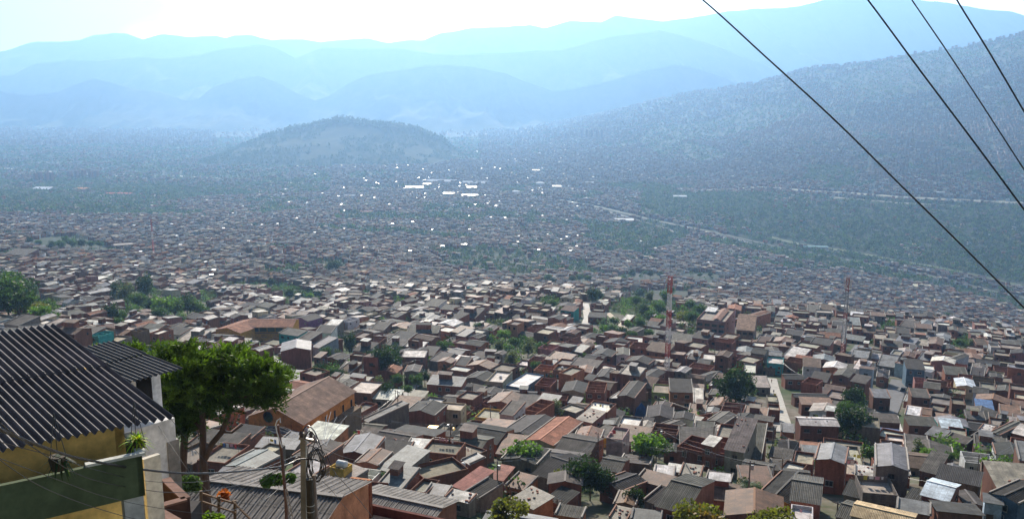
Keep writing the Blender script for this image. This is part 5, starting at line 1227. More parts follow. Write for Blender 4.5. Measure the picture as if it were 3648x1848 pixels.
def school():
    root = None
    for k, (c, h, rf, col) in enumerate([((1650, 1012, 1837, 1038, 1905, 948), 4.6, 'gy', (0.62, 0.33, 0.05)), ((1884, 992, 2232, 992, 2268, 935), 7.0, 'gx', (0.60, 0.31, 0.05))]):
        cx, cy, zb, w, d, an = fit('G', c, h)
        if root is None:
            root = empty('school_building', (cx, cy, zb), an); tag(root, "long yellow school with terracotta roofs and open upper gallery", "school"); inv = (Matrix.Translation((cx, cy, zb)) @ Matrix.Rotation(an, 4, 'Z')).inverted()
        M = inv @ Matrix.Translation((cx, cy, zb)) @ Matrix.Rotation(an, 4, 'Z')
        P = house_shapes(w, d, h, rf, 'tile', 'yl', wcol=col, rcol=(0.30, 0.13, 0.075), over=0.6)
        wing = P['walls'].build('wing', root); wing.matrix_local = M
        for q in ('roof', 'ridge_cap'): P[q].build(q, wing)
        if k == 0:
            for x in (-w * .25, w * .2): 
                o = link('window', win_mesh(2.6, 1.3, 'dark')[0], wing); o.location = (x, -d / 2 - .01, h - 1.6)
        else:
            b = MB(); b.box(-w / 2 + 1.5, w / 2 - 4.0, -d / 2 - 0.04, -d / 2 + 0.02, h - 2.5, h - 0.5, "glass", (0.02, 0.018, 0.015)); b.build('gallery_shade_panel', wing)  # flat dark panel stands in for the shade inside the open gallery
            b = MB(); b.box(-w / 2, w / 2, -d / 2 - 0.12, -d / 2, h - 3.3, h - 2.95, "plaster", (0.12, 0.06, 0.05)); b.build('floor_band', wing)
            for i in range(4):
                o = link('window', win_mesh(2.4, 1.2, 'dark')[0], wing); o.location = (-w / 2 + w * (i + .5) / 4, -d / 2 - .01, h - 4.6)
            for i in range(5):
                b = MB(); x = -w / 2 + 2.2 + i * (w - 6.5) / 4; b.box(x - .12, x + .12, -d / 2 - .1, -d / 2 - .045, h - 2.5, h - .5, "plaster", col); b.build('post', wing)
        HOUSES.append(dict(clear=5, o=root, x=cx, y=cy, z=zb, w=w, d=d, a=an, h=h, roof=rf, rc='tile', wc='yl', label='x'))
school()
def block(corners, h, name, label, rcol, wcol, roof, nwin, extra=False):
    cx, cy, zb, w, d, an = fit('E', corners, h)
    P = house_shapes(w, d, h, roof, 'btile' if roof != 'fl' else 'slab', 'pb', wcol=wcol, rcol=rcol, parapet=0.9, over=0.5, found=5)
    e = empty(name, (cx, cy, zb), an); tag(e, label, "building")
    for k, m in P.items():
        if k != 'rooftop_room': m.build(k.split('#')[0], e)
    for s_ in range(2):
        for i in range(nwin):
            wall_window(e, 'f', -w / 2 + w * (i + 0.5) / nwin, h - 1.9 - s_ * 2.9, w / nwin * 0.72, 1.5, w, d)
        for i in range(2): wall_window(e, 'r', -d / 4 + i * d / 2, h - 1.9 - s_ * 2.9, 1.2, 1.2, w, d)
    if extra:
        m = MB(); o_ = w * .12; L = d * .42
        slope(m, (o_ - 1.9, -L, h + .6), (o_ - 1.9, L, h + .6), (o_ + .6, L, h + 1.5), (o_ + .6, -L, h + 1.5), "tiles", (0.34, 0.2, 0.15)); slope(m, (o_ + 2.9, L, h + .6), (o_ + 2.9, -L, h + .6), (o_ + .6, -L, h + 1.5), (o_ + .6, L, h + 1.5), "tiles", (0.34, 0.2, 0.15))
        m.build('tiled_roof', e)
        m = MB(); slope(m, (-w / 2 + .4, d * .1, h + .9), (-w * .1, d * .1, h + .9), (-w * .1, d * .42, h + 1.2), (-w / 2 + .4, d * .42, h + 1.2), "tin", (0.6, 0.6, 0.6)); m.build('canopy_roof', e)
    HOUSES.append(dict(clear=5, o=e, x=cx, y=cy, z=zb, w=w, d=d, a=an, h=h, roof=roof, rc='tile', wc='pb', label='x'))
block((1857, 612, 2145, 642, 2215, 508), 8.8, 'apartment_building', "large pinkish brick block with two window rows, right of the red and white mast", (0.3, 0.26, 0.22), (0.40, 0.20, 0.16), 'fl', 4, True)
block((2258, 702, 2432, 716, 2502, 560), 8.6, 'apartment_building', "narrow brown block with stepped tile roof beside the large pinkish block", (0.30, 0.19, 0.13), (0.28, 0.18, 0.12), 'gx', 3)

# ------------------------------------------------------------------ masts
def mast(px, py, top, wbase, wtop, bands, name, label, ants, fade=0.0):
    b = hit(px, py); dist = b[1]
    zt = at(top[0], top[1], dist)[2]; Ht = zt - b[2]
    e = empty(name, (b[0], b[1], b[2]), R(15)); tag(e, label, "radio mast")
    red, wht = ((0.42, 0.03, 0.02), (0.72, 0.70, 0.68)) if not fade else ((.30, .08, .06), (.40, .40, .40))
    lean = (at(top[0], top[1], dist)[0] - b[0]) / Ht
    def leg(k, t):
        r = (wbase + (wtop - wbase) * t) * 0.58; a = 2 * math.pi * k / 3 + .3
        return Vector((r * math.cos(a), r * math.sin(a), Ht * t))
    for (t0, t1, c) in bands:
        mb = MB(); col = {'r': red, 'w': wht, 'g': (0.25, 0.25, 0.26)}[c]; n = max(2, int((t1 - t0) * Ht / 1.3))
        for k in range(3):
            mb.obox(leg(k, t0), leg(k, t1), wbase * .10, wbase * .10, "metal", col)
            for i in range(n):
                a, c2 = t0 + (t1 - t0) * i / n, t0 + (t1 - t0) * (i + 1) / n
                mb.obox(leg(k, a), leg((k + 1) % 3, c2), wbase * .07, wbase * .07, "metal", col)
                mb.obox(leg((k + 1) % 3, a), leg(k, c2), wbase * .07, wbase * .07, "metal", col)
                mb.obox(leg(k, c2), leg((k + 1) % 3, c2), wbase * .04, wbase * .04, "metal", col)
        mb.build('lattice_section', e)
    for i in range(ants):
        a = 2 * math.pi * i / ants; r = wtop * 1.15; z = Ht * (0.955 if i % 2 else 0.905); mb = MB()
        mb.obox((r * math.cos(a), r * math.sin(a), z - 0.9), (r * math.cos(a), r * math.sin(a), z + 0.9), 0.26, 0.18, "metal", (0.6, 0.58, 0.55))
        mb.obox((0, 0, z), (r * math.cos(a), r * math.sin(a), z), 0.07, 0.07, "metal", (0.3, 0.3, 0.3)); mb.build('antenna', e)
    mb = MB(); mb.tube([(0, 0, Ht), (0, 0, Ht * 1.14)], 0.05, "metal", (0.3, 0.3, 0.3), 5); mb.build('lightning_rod', e)
    return e
mast(667, 381, (669.5, 276), 1.9, 1.7, [(0, .09, 'r'), (.09, .235, 'w'), (.235, .37, 'r'), (.37, .52, 'w'), (.52, .68, 'r'), (.68, .84, 'w'), (.84, 1, 'r')], 'radio_mast', "tall red and white banded lattice mast standing among the lit roofs", 9)
mast(842, 368, (849, 277), 2.1, 1.3, [(0, .14, 'w'), (.14, .28, 'r'), (.28, .55, 'w'), (.55, .62, 'r'), (.62, .85, 'g'), (.85, 1, 'r')], 'radio_mast', "slender paler lattice mast with ragged antennas, right of the red and white one", 14, fade=1.0)
mast(154, 259, (152.5, 219), 2.4, 1.6, [(0, .2, 'w'), (.2, .5, 'r'), (.5, .7, 'w'), (.7, 1, 'r')], 'radio_mast', "small distant reddish mast rising from hazy roofs", 6)

# ------------------------------------------------------------------ far landmarks on the valley floor
def warehouse(px, py, wpx, dpx, h, col, label, n='warehouse', mat="far_building", rot=-4, rise=.1):
    p = hit(px, py, h); k = p[1] / F; w = wpx * k; d = min(60, dpx * k / 0.13)
    e = empty(n, (p[0], p[1], Tf(p[0], p[1])), R(rot)); tag(e, label, "warehouse", "pale industrial sheds on the valley floor")
    m = MB(); m.box(-w / 2, w / 2, -d / 2, d / 2, -4, h, "far_building", (0.3, 0.28, 0.26), False)
    m.face([(w / 2, -d / 2, h), (w / 2, d / 2, h), (w / 2, 0, h + d * rise)], "far_building", (.3, .28, .26)); m.face([(-w / 2, d / 2, h), (-w / 2, -d / 2, h), (-w / 2, 0, h + d * rise)], "far_building", (.3, .28, .26)); m.build('walls', e)
    m = MB(); slope(m, (-w / 2 - 1, -d / 2 - 1, h + .05), (w / 2 + 1, -d / 2 - 1, h + .05), (w / 2 + 1, 0, h + d * rise + .05), (-w / 2 - 1, 0, h + d * rise + .05), mat, col, .3)
    slope(m, (w / 2 + 1, d / 2 + 1, h + .05), (-w / 2 - 1, d / 2 + 1, h + .05), (-w / 2 - 1, 0, h + d * rise + .05), (w / 2 + 1, 0, h + d * rise + .05), mat, col, .3); m.build('roof', e)
BW = (0.62, 0.61, 0.58); GW = (0.45, 0.46, 0.5)
for q in [(429, 184, 14, 1.4, 'white, gleaming', BW, "small gleaming white shed just below the lone hill's right foot"), (472, 187, 12, 1.4, '', BW, "gleaming white shed right of the grey factory roofs"),
          (440, 180.5, 34, 2.2, '', GW, "broad grey factory roof beyond the gleaming sheds"), (476, 182, 26, 2, '', GW, "grey factory roof beside the broader one"), (415, 187, 22, 1.2, '', BW, "long thin pale roof beside the highway, leftmost of the sheds"),
          (470, 195, 20, 1.1, '', BW, "thin white roof strip nearest the housing edge"), (449, 193, 14, 1, '', BW, "short white roof strip left of the nearest thin one"), (623, 219.5, 26, 1.6, '', BW, "long isolated white roof above the river bank"),
          (395, 157, 10, .9, '', BW, "tiny white roof at the wooded hill's right foot"), (533, 170, 16, .9, '', BW, "row of white roofs on the far side of the factories"), (500, 141, 14, .8, '', BW, "small white roof far beyond the lone hill"), (350, 195, 10, .8, '', GW, "grey roof strip at the green valley's edge"),
          (560, 186, 22, 1.2, '', BW, "pale roof strip right of the white tanks"), (591, 182, 16, 1, '', GW, "pale grey roof at the start of the slope"), (680, 196, 16, 1.2, '', BW, "pale roofs cluster above the river woods"), (916, 285, 27, 1.6, '', (.6, .55, .4), "long cream school roof in the lower right neighbourhood"),
          (45, 188, 18, 2.4, '', (.6, .62, .66), "white block at the far left among trees"), (84, 188, 12, 1.5, '', (.55, .25, .1), "orange roofed hall right of the white block"), (120, 193, 26, 1.4, '', (.4, .14, .1), "long dark red roof among trees"), (286, 163, 16, 1, '', (.5, .5, .52), "pale roof in front of the lone hill"),
          (300, 160, 14, .8, '', (.5, .5, .52), "thin pale roof at the lone hill's foot"), (395, 208, 12, 1, '', (.5, .3, .25), "reddish long roof among the valley houses"), (365, 211, 16, 1.4, '', (.3, .15, .12), "dark red factory roof among the valley houses"), (815, 246, 24, 1.2, '', (.2, .3, .3), "greenish station roof along the river"),
          (940, 192, 10, .8, '', BW, "white roof on the bare strip above the woods")]:
    warehouse(q[0], q[1], q[2] * (.8 if q[5] == BW else 1), q[3] * (.55 if q[5] == BW else 1), 7 if q[1] < 200 else 5, q[5], q[6], mat="bright_metal" if q[5] == BW else "far_building", rise=0.22 if q[5] == BW else .08)
def tank(px, py, rpx, label):
    p = hit(px, py); k = p[1] / F; r = rpx * k; m = MB(); z = Tf(p[0], p[1])
    m.lathe([(r, -3), (r, r * .8), (r * .98, r * .83), (r * .5, r * .95), (0.01, r)], (p[0], p[1], z), "far_building", (.75, .75, .74), 20)
    o = m.build('storage_tank'); tag(o, label, "tank", "white storage tanks")
tank(516, 194, 4, "large white round tank beside the factories"); tank(540, 186, 4.5, "white round tank farther off, right of the large one"); tank(531, 190, 2.5, "small white tank between the two bigger ones")
def tower(px, py, hpx, wpx, label, grp):
    p = hit(px, py); k = p[1] / F; w = wpx * k; h = hpx * k; e = empty('apartment_tower', (p[0], p[1], Tf(p[0], p[1])), R(-20)); tag(e, label, "apartment tower", grp)
    m = MB(); m.box(-w / 2, w / 2, -w / 2, w / 2, -5, h, "far_building", (0.30, 0.17, 0.13), True); m.build('walls', e)
    m = MB(); n = max(3, int(h / 4))
    for i in range(n):
        z = h * (i + .3) / n
        m.box(-w / 2 + w * .12, w / 2 - w * .12, -w / 2 - .25, -w / 2 - .02, z, z + h / n * .45, "glass", (.05, .05, .06))
    m.build('window_bands', e)
    m = MB(); m.box(-w * .2, w * .2, -w * .2, w * .2, h + .01, h + w * .15, "far_building", (.3, .2, .17)); m.build('stair_head', e)
for i, px in enumerate((36, 41, 47, 52)): tower(px, 182, 9 + (i % 2), 3.2, "brick apartment tower among trees at the valley's far left, " + ("first", "second", "third", "fourth")[i] + " from the left", "towers left of the valley")
for i, px in enumerate((70, 77, 84, 91, 97)): tower(px, 178, 7 + (i % 3) * .6, 3.6, "lower apartment tower right of the valley towers, " + ("first", "second", "third", "fourth", "fifth")[i] + " from the left", "lower towers on the valley floor")
for i, px in enumerate((561, 566, 582, 587, 592, 597, 602)): tower(px, 138 + (i < 2) * .8, 8.5 if i > 1 else 5.5, 2.6, "hazy pink apartment tower at the slope's foot, " + ("first", "second", "third", "fourth", "fifth", "sixth", "seventh")[i] + " from the left", "hazy pink towers")

# ------------------------------------------------------------------ poles, lamps and wires of the streets
def utility_pole(px, pytop, pybot, label, arm=True, transformer=False):
    p = hit(px, pybot); top = at(px, pytop, p[1]); h = top[2] - p[2]
    e = empty('utility_pole', tuple(p), R(random.uniform(-60, 20))); tag(e, label, "utility pole", "utility poles along the lanes")
    m = MB(); m.tube([(0, 0, -1.5), (0, 0, h)], [0.17, 0.11], "slab", (0.2, 0.17, 0.14), 8); m.build('pole', e)
    if arm:
        m = MB(); m.obox((-0.8, 0, h - .35), (0.8, 0, h - .35), .1, .1, "wood", (.14, .1, .08)); a = m.build('crossarm', e)
        for x in (-.7, 0, .7):
            m = MB(); m.lathe([(0.05, 0), (0.07, .08), (.03, .16)], (x, 0, h - .3), "trim", (.4, .35, .3), 6); m.build('insulator', a)
    if transformer:
        m = MB(); m.lathe([(0.01, 0), (.25, 0), (.25, .8), (.2, .86), (.01, .88)], (.4, 0, h - 1.6), "metal", (.45, .46, .45), 10); m.build('transformer', e)
    return p, Vector((p[0], p[1], top[2] - .3))
PT = {}
for k, (px, a, b, lab, tr) in enumerate([(339.5, 417, 442, "utility pole on the shaded street corner below the church", False), (364.5, 414, 440, "second utility pole on the church street, above a pale bush", False), (398.6, 390, 430, "tall utility pole before the dark church street", False), (427, 402, 430, "utility pole in front of the two storey corner house", False),
        (497.5, 460, 503, "thin dark wooden pole beside the faded red roofs", True), (659, 427, 458, "utility pole behind the bright slender tree", True), (747.6, 460, 511, "utility pole rising through the palm near the bottom edge", True), (840, 448, 478, "grey pole with a lamp in front of the two storey brick house", False),
        (874, 464, 484, "short lamp pole at the tall grey house's left corner", False), (950.5, 480, 505, "pole rising over the blue and white roof", True), (937.5, 485, 505, "thin pole at the blue and white roof's left end", False), (836.6, 501, 520, "pole between ribbed roofs near the bottom edge", False),
        (320, 309, 330, "pole in front of the purple row house", False), (329, 305, 325, "second pole near the purple row house", False), (729, 434, 446, "small pole beside the long grey corrugated roof", False), (557, 498, 520, "thin pole at the bottom edge left of the big dark tree", False), (518, 380, 392, "pole above the white slab roofs", False), (485, 357, 372, "pole in the lit rows above the white slabs", False)]):
    PT[k] = utility_pole(px, a, b, lab, arm=k not in (7, 8, 10), transformer=tr)
def wire(pts3, label, name='cable', rad=0.02, sag=0.0, group=None, col=(0.02, 0.02, 0.022), n=14, cat='cable'):
    pts = []
    for a, b in zip(pts3[:-1], pts3[1:]):
        a, b = Vector(a), Vector(b)
        for i in range(n):
            t = i / n; q = a.lerp(b, t); q.z -= sag * 4 * t * (1 - t); pts.append(q)
    pts.append(Vector(pts3[-1]))
    m = MB(); m.tube(pts, rad, "rubber", col, 5); o = m.build(name, smooth=True); tag(o, label, cat, group); return o
W_ = "street wires"
for a, b, lab in [(0, 1, "sagging street wire between the two poles below the church"), (1, 2, "street wire from the pale bush pole to the tall pole"), (2, 3, "street wire from the tall pole to the corner house pole"), (4, 5, "long wire from the thin wooden pole to the slender tree's pole"), (5, 6, "long wire from the slender tree's pole to the palm's pole"),
                  (6, 7, "wire from the palm's pole to the brick house's lamp pole"), (7, 8, "wire between the two lamp poles of the gabled houses"), (8, 9, "wire from the grey house to the blue and white roof"), (11, 9, "wire crossing over the terrace and the ribbed tile roof")]:
    wire([PT[a][1], PT[b][1]], lab, rad=0.025, sag=1.0, group=None, n=10)
def street_lamp(px, a, b, label):
    p = hit(px, b); top = at(px, a, p[1]); h = top[2] - p[2]
    e = empty('street_lamp', tuple(p), R(30)); tag(e, label, "street lamp")
    m = MB(); m.tube([(0, 0, -1), (0, 0, h * .9), (.25, 0, h), (.9, 0, h + .05)], [.09, .07, .05, .04], "metal", (.3, .3, .3), 6); m.build('pole', e)
    m = MB(); m.box(.8, 1.4, -.14, .14, h - .05, h + .1, "metal", (.55, .58, .62), True, True); m.build('lamp_head', e)
street_lamp(440.5, 424, 439, "street lamp with pale head in front of the yellow bus, left one"); street_lamp(444.5, 425, 441, "street lamp close beside the other one at the yellow bus")

# ------------------------------------------------------------------ bus and cars
def vehicle(px, py, ang, L, Wd, Hh, col, label, kind='parked_car'):
    p = hit(px, py); e = empty(kind, (p[0], p[1], Tf(p[0], p[1]) + .35), R(ang)); tag(e, label, "bus" if kind == 'bus' else "car", None if kind == 'bus' else "cars parked in the lanes")
    m = MB()
    if kind == 'bus':
        sec = [(-L / 2, .45, Hh * .9), (-L / 2 + .25, .35, Hh), (L / 2 - .4, .35, Hh), (L / 2, .45, Hh * .85)]
    else:
        sec = [(-L / 2, .4, .8), (-L / 2 + .15, .25, .95), (-L / 2 + .9, .22, 1.0), (L / 2 - 1.1, .22, .95), (L / 2 - .1, .3, .75), (L / 2, .4, .6)]
    for (xa, ba, ta), (xb, bb, tb) in zip(sec[:-1], sec[1:]):
        w = Wd / 2
        m.face([(xa, -w, ba), (xb, -w, bb), (xb, -w, tb), (xa, -w, ta)], "metal", col); m.face([(xb, w, bb), (xa, w, ba), (xa, w, ta), (xb, w, tb)], "metal", col); m.face([(xa, -w, ta), (xb, -w, tb), (xb, w, tb), (xa, w, ta)], "metal", col)
    for x, s_ in ((sec[0][0], 0), (sec[-1][0], -1)): m.face([(x, -Wd / 2, sec[s_][1]), (x, Wd / 2, sec[s_][1]), (x, Wd / 2, sec[s_][2]), (x, -Wd / 2, sec[s_][2])], "metal", col)
    m.build('body', e)
    if kind == 'bus':
        m = MB(); m.box(-L / 2 + .6, L / 2 - .8, -Wd / 2 - .02, Wd / 2 + .02, Hh * .55, Hh * .86, "glass", (.02, .02, .025), True, True); m.build('windows', e)
        m = MB(); m.box(-1, 1, -.5, .5, Hh + .004, Hh + .18, "metal", tuple(x * .9 for x in col)); m.build('roof_hatch', e)
    else:
        c = [(-L / 2 + .55, .97), (-L / 2 + 1.0, Hh), (L / 2 - 2.0, Hh), (L / 2 - 1.2, .94)]; w = Wd / 2 - .12; m = MB()
        m.face([(c[0][0], -w, c[0][1]), (c[3][0], -w, c[3][1]), (c[2][0], -w + .1, c[2][1]), (c[1][0], -w + .1, c[1][1])], "glass", (.02, .02, .025)); m.face([(c[3][0], w, c[3][1]), (c[0][0], w, c[0][1]), (c[1][0], w - .1, c[1][1]), (c[2][0], w - .1, c[2][1])], "glass", (.02, .02, .025))
        m.face([(c[2][0], -w + .1, Hh), (c[3][0], -w, c[3][1]), (c[3][0], w, c[3][1]), (c[2][0], w - .1, Hh)], "glass", (.02, .02, .025)); m.face([(c[0][0], -w, c[0][1]), (c[1][0], -w + .1, Hh), (c[1][0], w - .1, Hh), (c[0][0], w, c[0][1])], "glass", (.02, .02, .025)); m.build('window', e)
        m = MB(); m.face([(c[1][0], -w + .1, Hh + .01), (c[2][0], -w + .1, Hh + .01), (c[2][0], w - .1, Hh + .01), (c[1][0], w - .1, Hh + .01)], "metal", col); m.build('roof', e)
    for x in (-L / 2 + L * .19, L / 2 - L * .19):
        for y in (-Wd / 2, Wd / 2):
            m = MB(); r = .48 if kind == 'bus' else .31
            n = 12; ring = [(x + r * math.cos(2 * math.pi * i / n), r * math.sin(2 * math.pi * i / n) + r - .32) for i in range(n)]
            ya, yb = y - .11, y + .11
            m.face([(a, ya, b) for a, b in ring], "rubber", (.02, .02, .02)); m.face([(a, yb, b) for a, b in ring][::-1], "rubber", (.02, .02, .02))
            for i in range(n): m.face([(ring[i][0], ya, ring[i][1]), (ring[i][0], yb, ring[i][1]), (ring[(i + 1) % n][0], yb, ring[(i + 1) % n][1]), (ring[(i + 1) % n][0], ya, ring[(i + 1) % n][1])], "rubber", (.02, .02, .02))
            m.build('wheel', e)
vehicle(441, 438, -14, 7.5, 2.3, 2.7, (0.62, 0.36, 0.04), "yellow bus parked beside the long orange hall", 'bus')
vehicle(415.5, 430, -12, 4.2, 1.7, 1.4, (.35, .38, .42), "pale grey car parked in the shade of the corner house"); vehicle(424, 431.5, -12, 4.2, 1.7, 1.4, (.03, .03, .035), "black car parked beside the pale grey car")
vehicle(903, 391, 60, 4.4, 1.8, 1.6, (.03, .035, .05), "dark jeep-like car in the shaded street beside the blue corner building"); vehicle(856, 351, 55, 4.2, 1.7, 1.4, (.4, .42, .45), "pale car in the narrow street under the slender mast")
vehicle(757, 347, -20, 4.2, 1.7, 1.4, (.1, .2, .4), "blue car at the foot of the narrow brown block"); vehicle(1003, 474, 10, 4.6, 1.9, 1.8, (.6, .6, .62), "white van-like car beside the yellow wall near the right edge")

# ------------------------------------------------------------------ loose bricks and stones that weigh down roof sheets; tanks
def roof_z(h, u, v):
    w, d, H_ = h['w'], h['d'], h['h']; r = h['roof']
    if r == 'sf': return H_ + 0.14 * (v + d / 2) + .1
    if r == 'sb': return H_ + 0.14 * (d / 2 - v) + .1
    if r == 'gx': return H_ + PIT * (d / 2 - abs(v)) + .1
    if r == 'gy': return H_ + PIT * (w / 2 - abs(u)) + .1
    return H_ - .1
bk = MB(); bk.box(-.16, .16, -.1, .1, -.02, .11, "wood", (.30, .12, .08), True, True)
BRICK = bk.mesh("loose_brick"); st = MB(); st.lathe([(0.01, -.03), (.15, -.02), (.17, .06), (.1, .13), (.01, .14)], (0, 0, 0), "slab", (.3, .28, .26), 7); STONE = st.mesh("loose_stone")
nb = 0; rb_ = random.Random(77)
for h in HOUSES:
    if h['y'] < 260 and h['o'].name.startswith('house') and (h['rc'] in ('patch',) or (h['label'] and 'brick' in h['label'] and 'loose' in h['label']) or (h['rc'] in ('white', 'rust', 'fl') and rb_.random() < .3)) and h['roof'] in ('sf', 'sb', 'gx', 'gy'):
        for i in range(8 if h['rc'] == 'patch' else 5):
            u, v = rb_.uniform(-.42, .42) * h['w'], rb_.uniform(-.42, .42) * h['d']; c, s = math.cos(h['a']), math.sin(h['a'])
            o = link('loose_brick' if rb_.random() < .7 else 'loose_stone', BRICK if nb % 3 else STONE)
            o.location = (h['x'] + u * c - v * s, h['y'] + u * s + v * c, h['z'] + roof_z(h, u, v)); o.rotation_euler = (0, 0, rb_.uniform(0, 3)); k = rb_.uniform(1, 1.7); o.scale = (k, k, k)
            tag(o, "loose brick or stone weighing down thin roof sheets", "brick", "loose bricks and stones on the roofs"); nb += 1
        if nb > 200: break
def find(label_part): return next(h for h in HOUSES if h['label'] and label_part in h['label'])
def water_tank(h, u, v, horiz, r, L, label, col=(.7, .7, .68)):
    c, s = math.cos(h['a']), math.sin(h['a']); e = empty('water_tank', (h['x'] + u * c - v * s, h['y'] + u * s + v * c, h['z'] + h['h'] - .1), h['a']); tag(e, label, "water tank")
    m = MB(); zz = r + .25 if horiz else 0
    if horiz: m.lathe([(.02, -L / 2), (r * .7, -L / 2 + .04), (r, -L / 2 + .2), (r, L / 2 - .2), (r * .7, L / 2 - .04), (.02, L / 2)], (0, 0, zz), "trim", col, 16, 'X')
    else: m.lathe([(.02, 0), (r * .85, 0), (r, .1), (r, L * .8), (r * .6, L * .95), (.25, L * .96), (.25, L), (.01, L)], (0, 0, zz), "trim", col, 14)
    m.build('tank_body', e, True)
    m = MB()
    if horiz:
        for x in (-L * .3, L * .3): m.box(x - .06, x + .06, -r * .7, r * .7, 0, .35, "trim", (.3, .3, .3), True)
    else: m.tube([(r, 0, .2), (r + .15, 0, .2), (r + .15, 0, -.8)], .03, "trim", (.3, .3, .3), 5)
    m.build('support' if horiz else 'pipe', e)
yb = find('white water tank'); water_tank(yb, 0.2, 0, True, .6, 2.0, "white horizontal water tank on a small yellow block, right of the tangled pole")
water_tank(find('water drums'), -1.2, .8, False, .5, 1.0, "grey water drum on the orange two storey parapet roof"); water_tank(find('small red brick hut'), 1.2, -3.2, False, .45, .9, "small pale drum beside the hut on the dark-rimmed terrace")
water_tank(find('glaring cream roof terrace'), 2.5, 2.0, False, .5, 1.0, "dark drum at the back corner of the glaring terrace", (.08, .08, .09)); water_tank(find('junk heaped'), 0.4, 0, False, .5, .9, "pale drum on the junk covered white roof")
water_tank(find('dark edged flat roof'), -1.6, -.3, False, .4, .6, "low pinkish drum on the pink house's roof", (.6, .35, .3))

# ------------------------------------------------------------------ blue shade net, person, palms
def shade_net():
    p = hit(641, 418); m = MB(); n = 16; top = Vector((0, 0, 5.2)); rn = random.Random(4)
    ring = [Vector((2.0 * math.cos(2 * math.pi * i / n) * rn.uniform(.9, 1.1), 1.6 * math.sin(2 * math.pi * i / n), rn.uniform(.0, .25))) for i in range(n)]
    mid = [Vector((r.x * .72, r.y * .72, 3.4 + rn.uniform(-.2, .2))) for r in ring]
    for i in range(n):
        j = (i + 1) % n; m.face([ring[i], ring[j], mid[j], mid[i]], "cloth", (.03, .07, .18)); m.face([mid[i], mid[j], top], "cloth", (.03, .07, .18))
    o = m.build('shade_net'); o.location = tuple(p); tag(o, "dark blue net draped like a tent between grey roofs", "net")
shade_net()
def palm(x, y, z, h, r, label, seed):
    rn = random.Random(seed); e = empty('palm_tree', (x, y, z), 0); tag(e, label, "palm")
    m = MB(); m.tube([(0, 0, -1), (.1, 0, h * .5), (.05, .1, h)], [.2, .15, .13], "wood", (.14, .11, .08), 8); m.build('trunk', e)
    m = MB()
    for i in range(15):
        a = i * 2.4 + rn.uniform(-.2, .2); el = rn.uniform(-.1, 1.0); prev = None; L = r * rn.uniform(.85, 1.1)
        for k in range(9):
            t = k / 8; d = L * t; zz = h + math.sin(el) * d - 0.55 * L * t * t; rr = d * math.cos(el) * (1 - .12 * t)
            c = Vector((.05 + rr * math.cos(a), .1 + rr * math.sin(a), zz)); side = Vector((-math.sin(a), math.cos(a), 0))
            if prev:
                wd = .75 * math.sin(math.pi * min(1, t * .9 + .1)) * r / 2.4
                for s_ in (-1, 1):
                    for q in range(2):
                        f0 = prev.lerp(c, q / 2); f1 = prev.lerp(c, (q + .75) / 2); tip = f0.lerp(f1, .8) + side * s_ * wd + Vector((0, 0, -.28 * wd))
                        m.face([f0, f1, tip], "leaf", tuple(x * rn.uniform(.7, 1.3) for x in (.06, .1, .03)), [(0, 0)] * 3)
            prev = c
    m.build('fronds', e)
p = hit(466, 423); palm(p[0], p[1], p[2], 4.6, 3.0, "feathery palm between the cream balcony house and the yellow house", 1)
p = hit(748, 508); palm(p[0], p[1], p[2], 4.2, 3.0, "dark palm around the utility pole near the bottom edge", 2)
p = hit(768, 506); palm(p[0], p[1], p[2], 2.6, 2.2, "small palm right of the dark one near the bottom edge", 3)
p = hit(726, 478); palm(p[0], p[1], p[2], 1.2, 1.4, "little potted-looking palm at the narrow grey house's foot", 4)

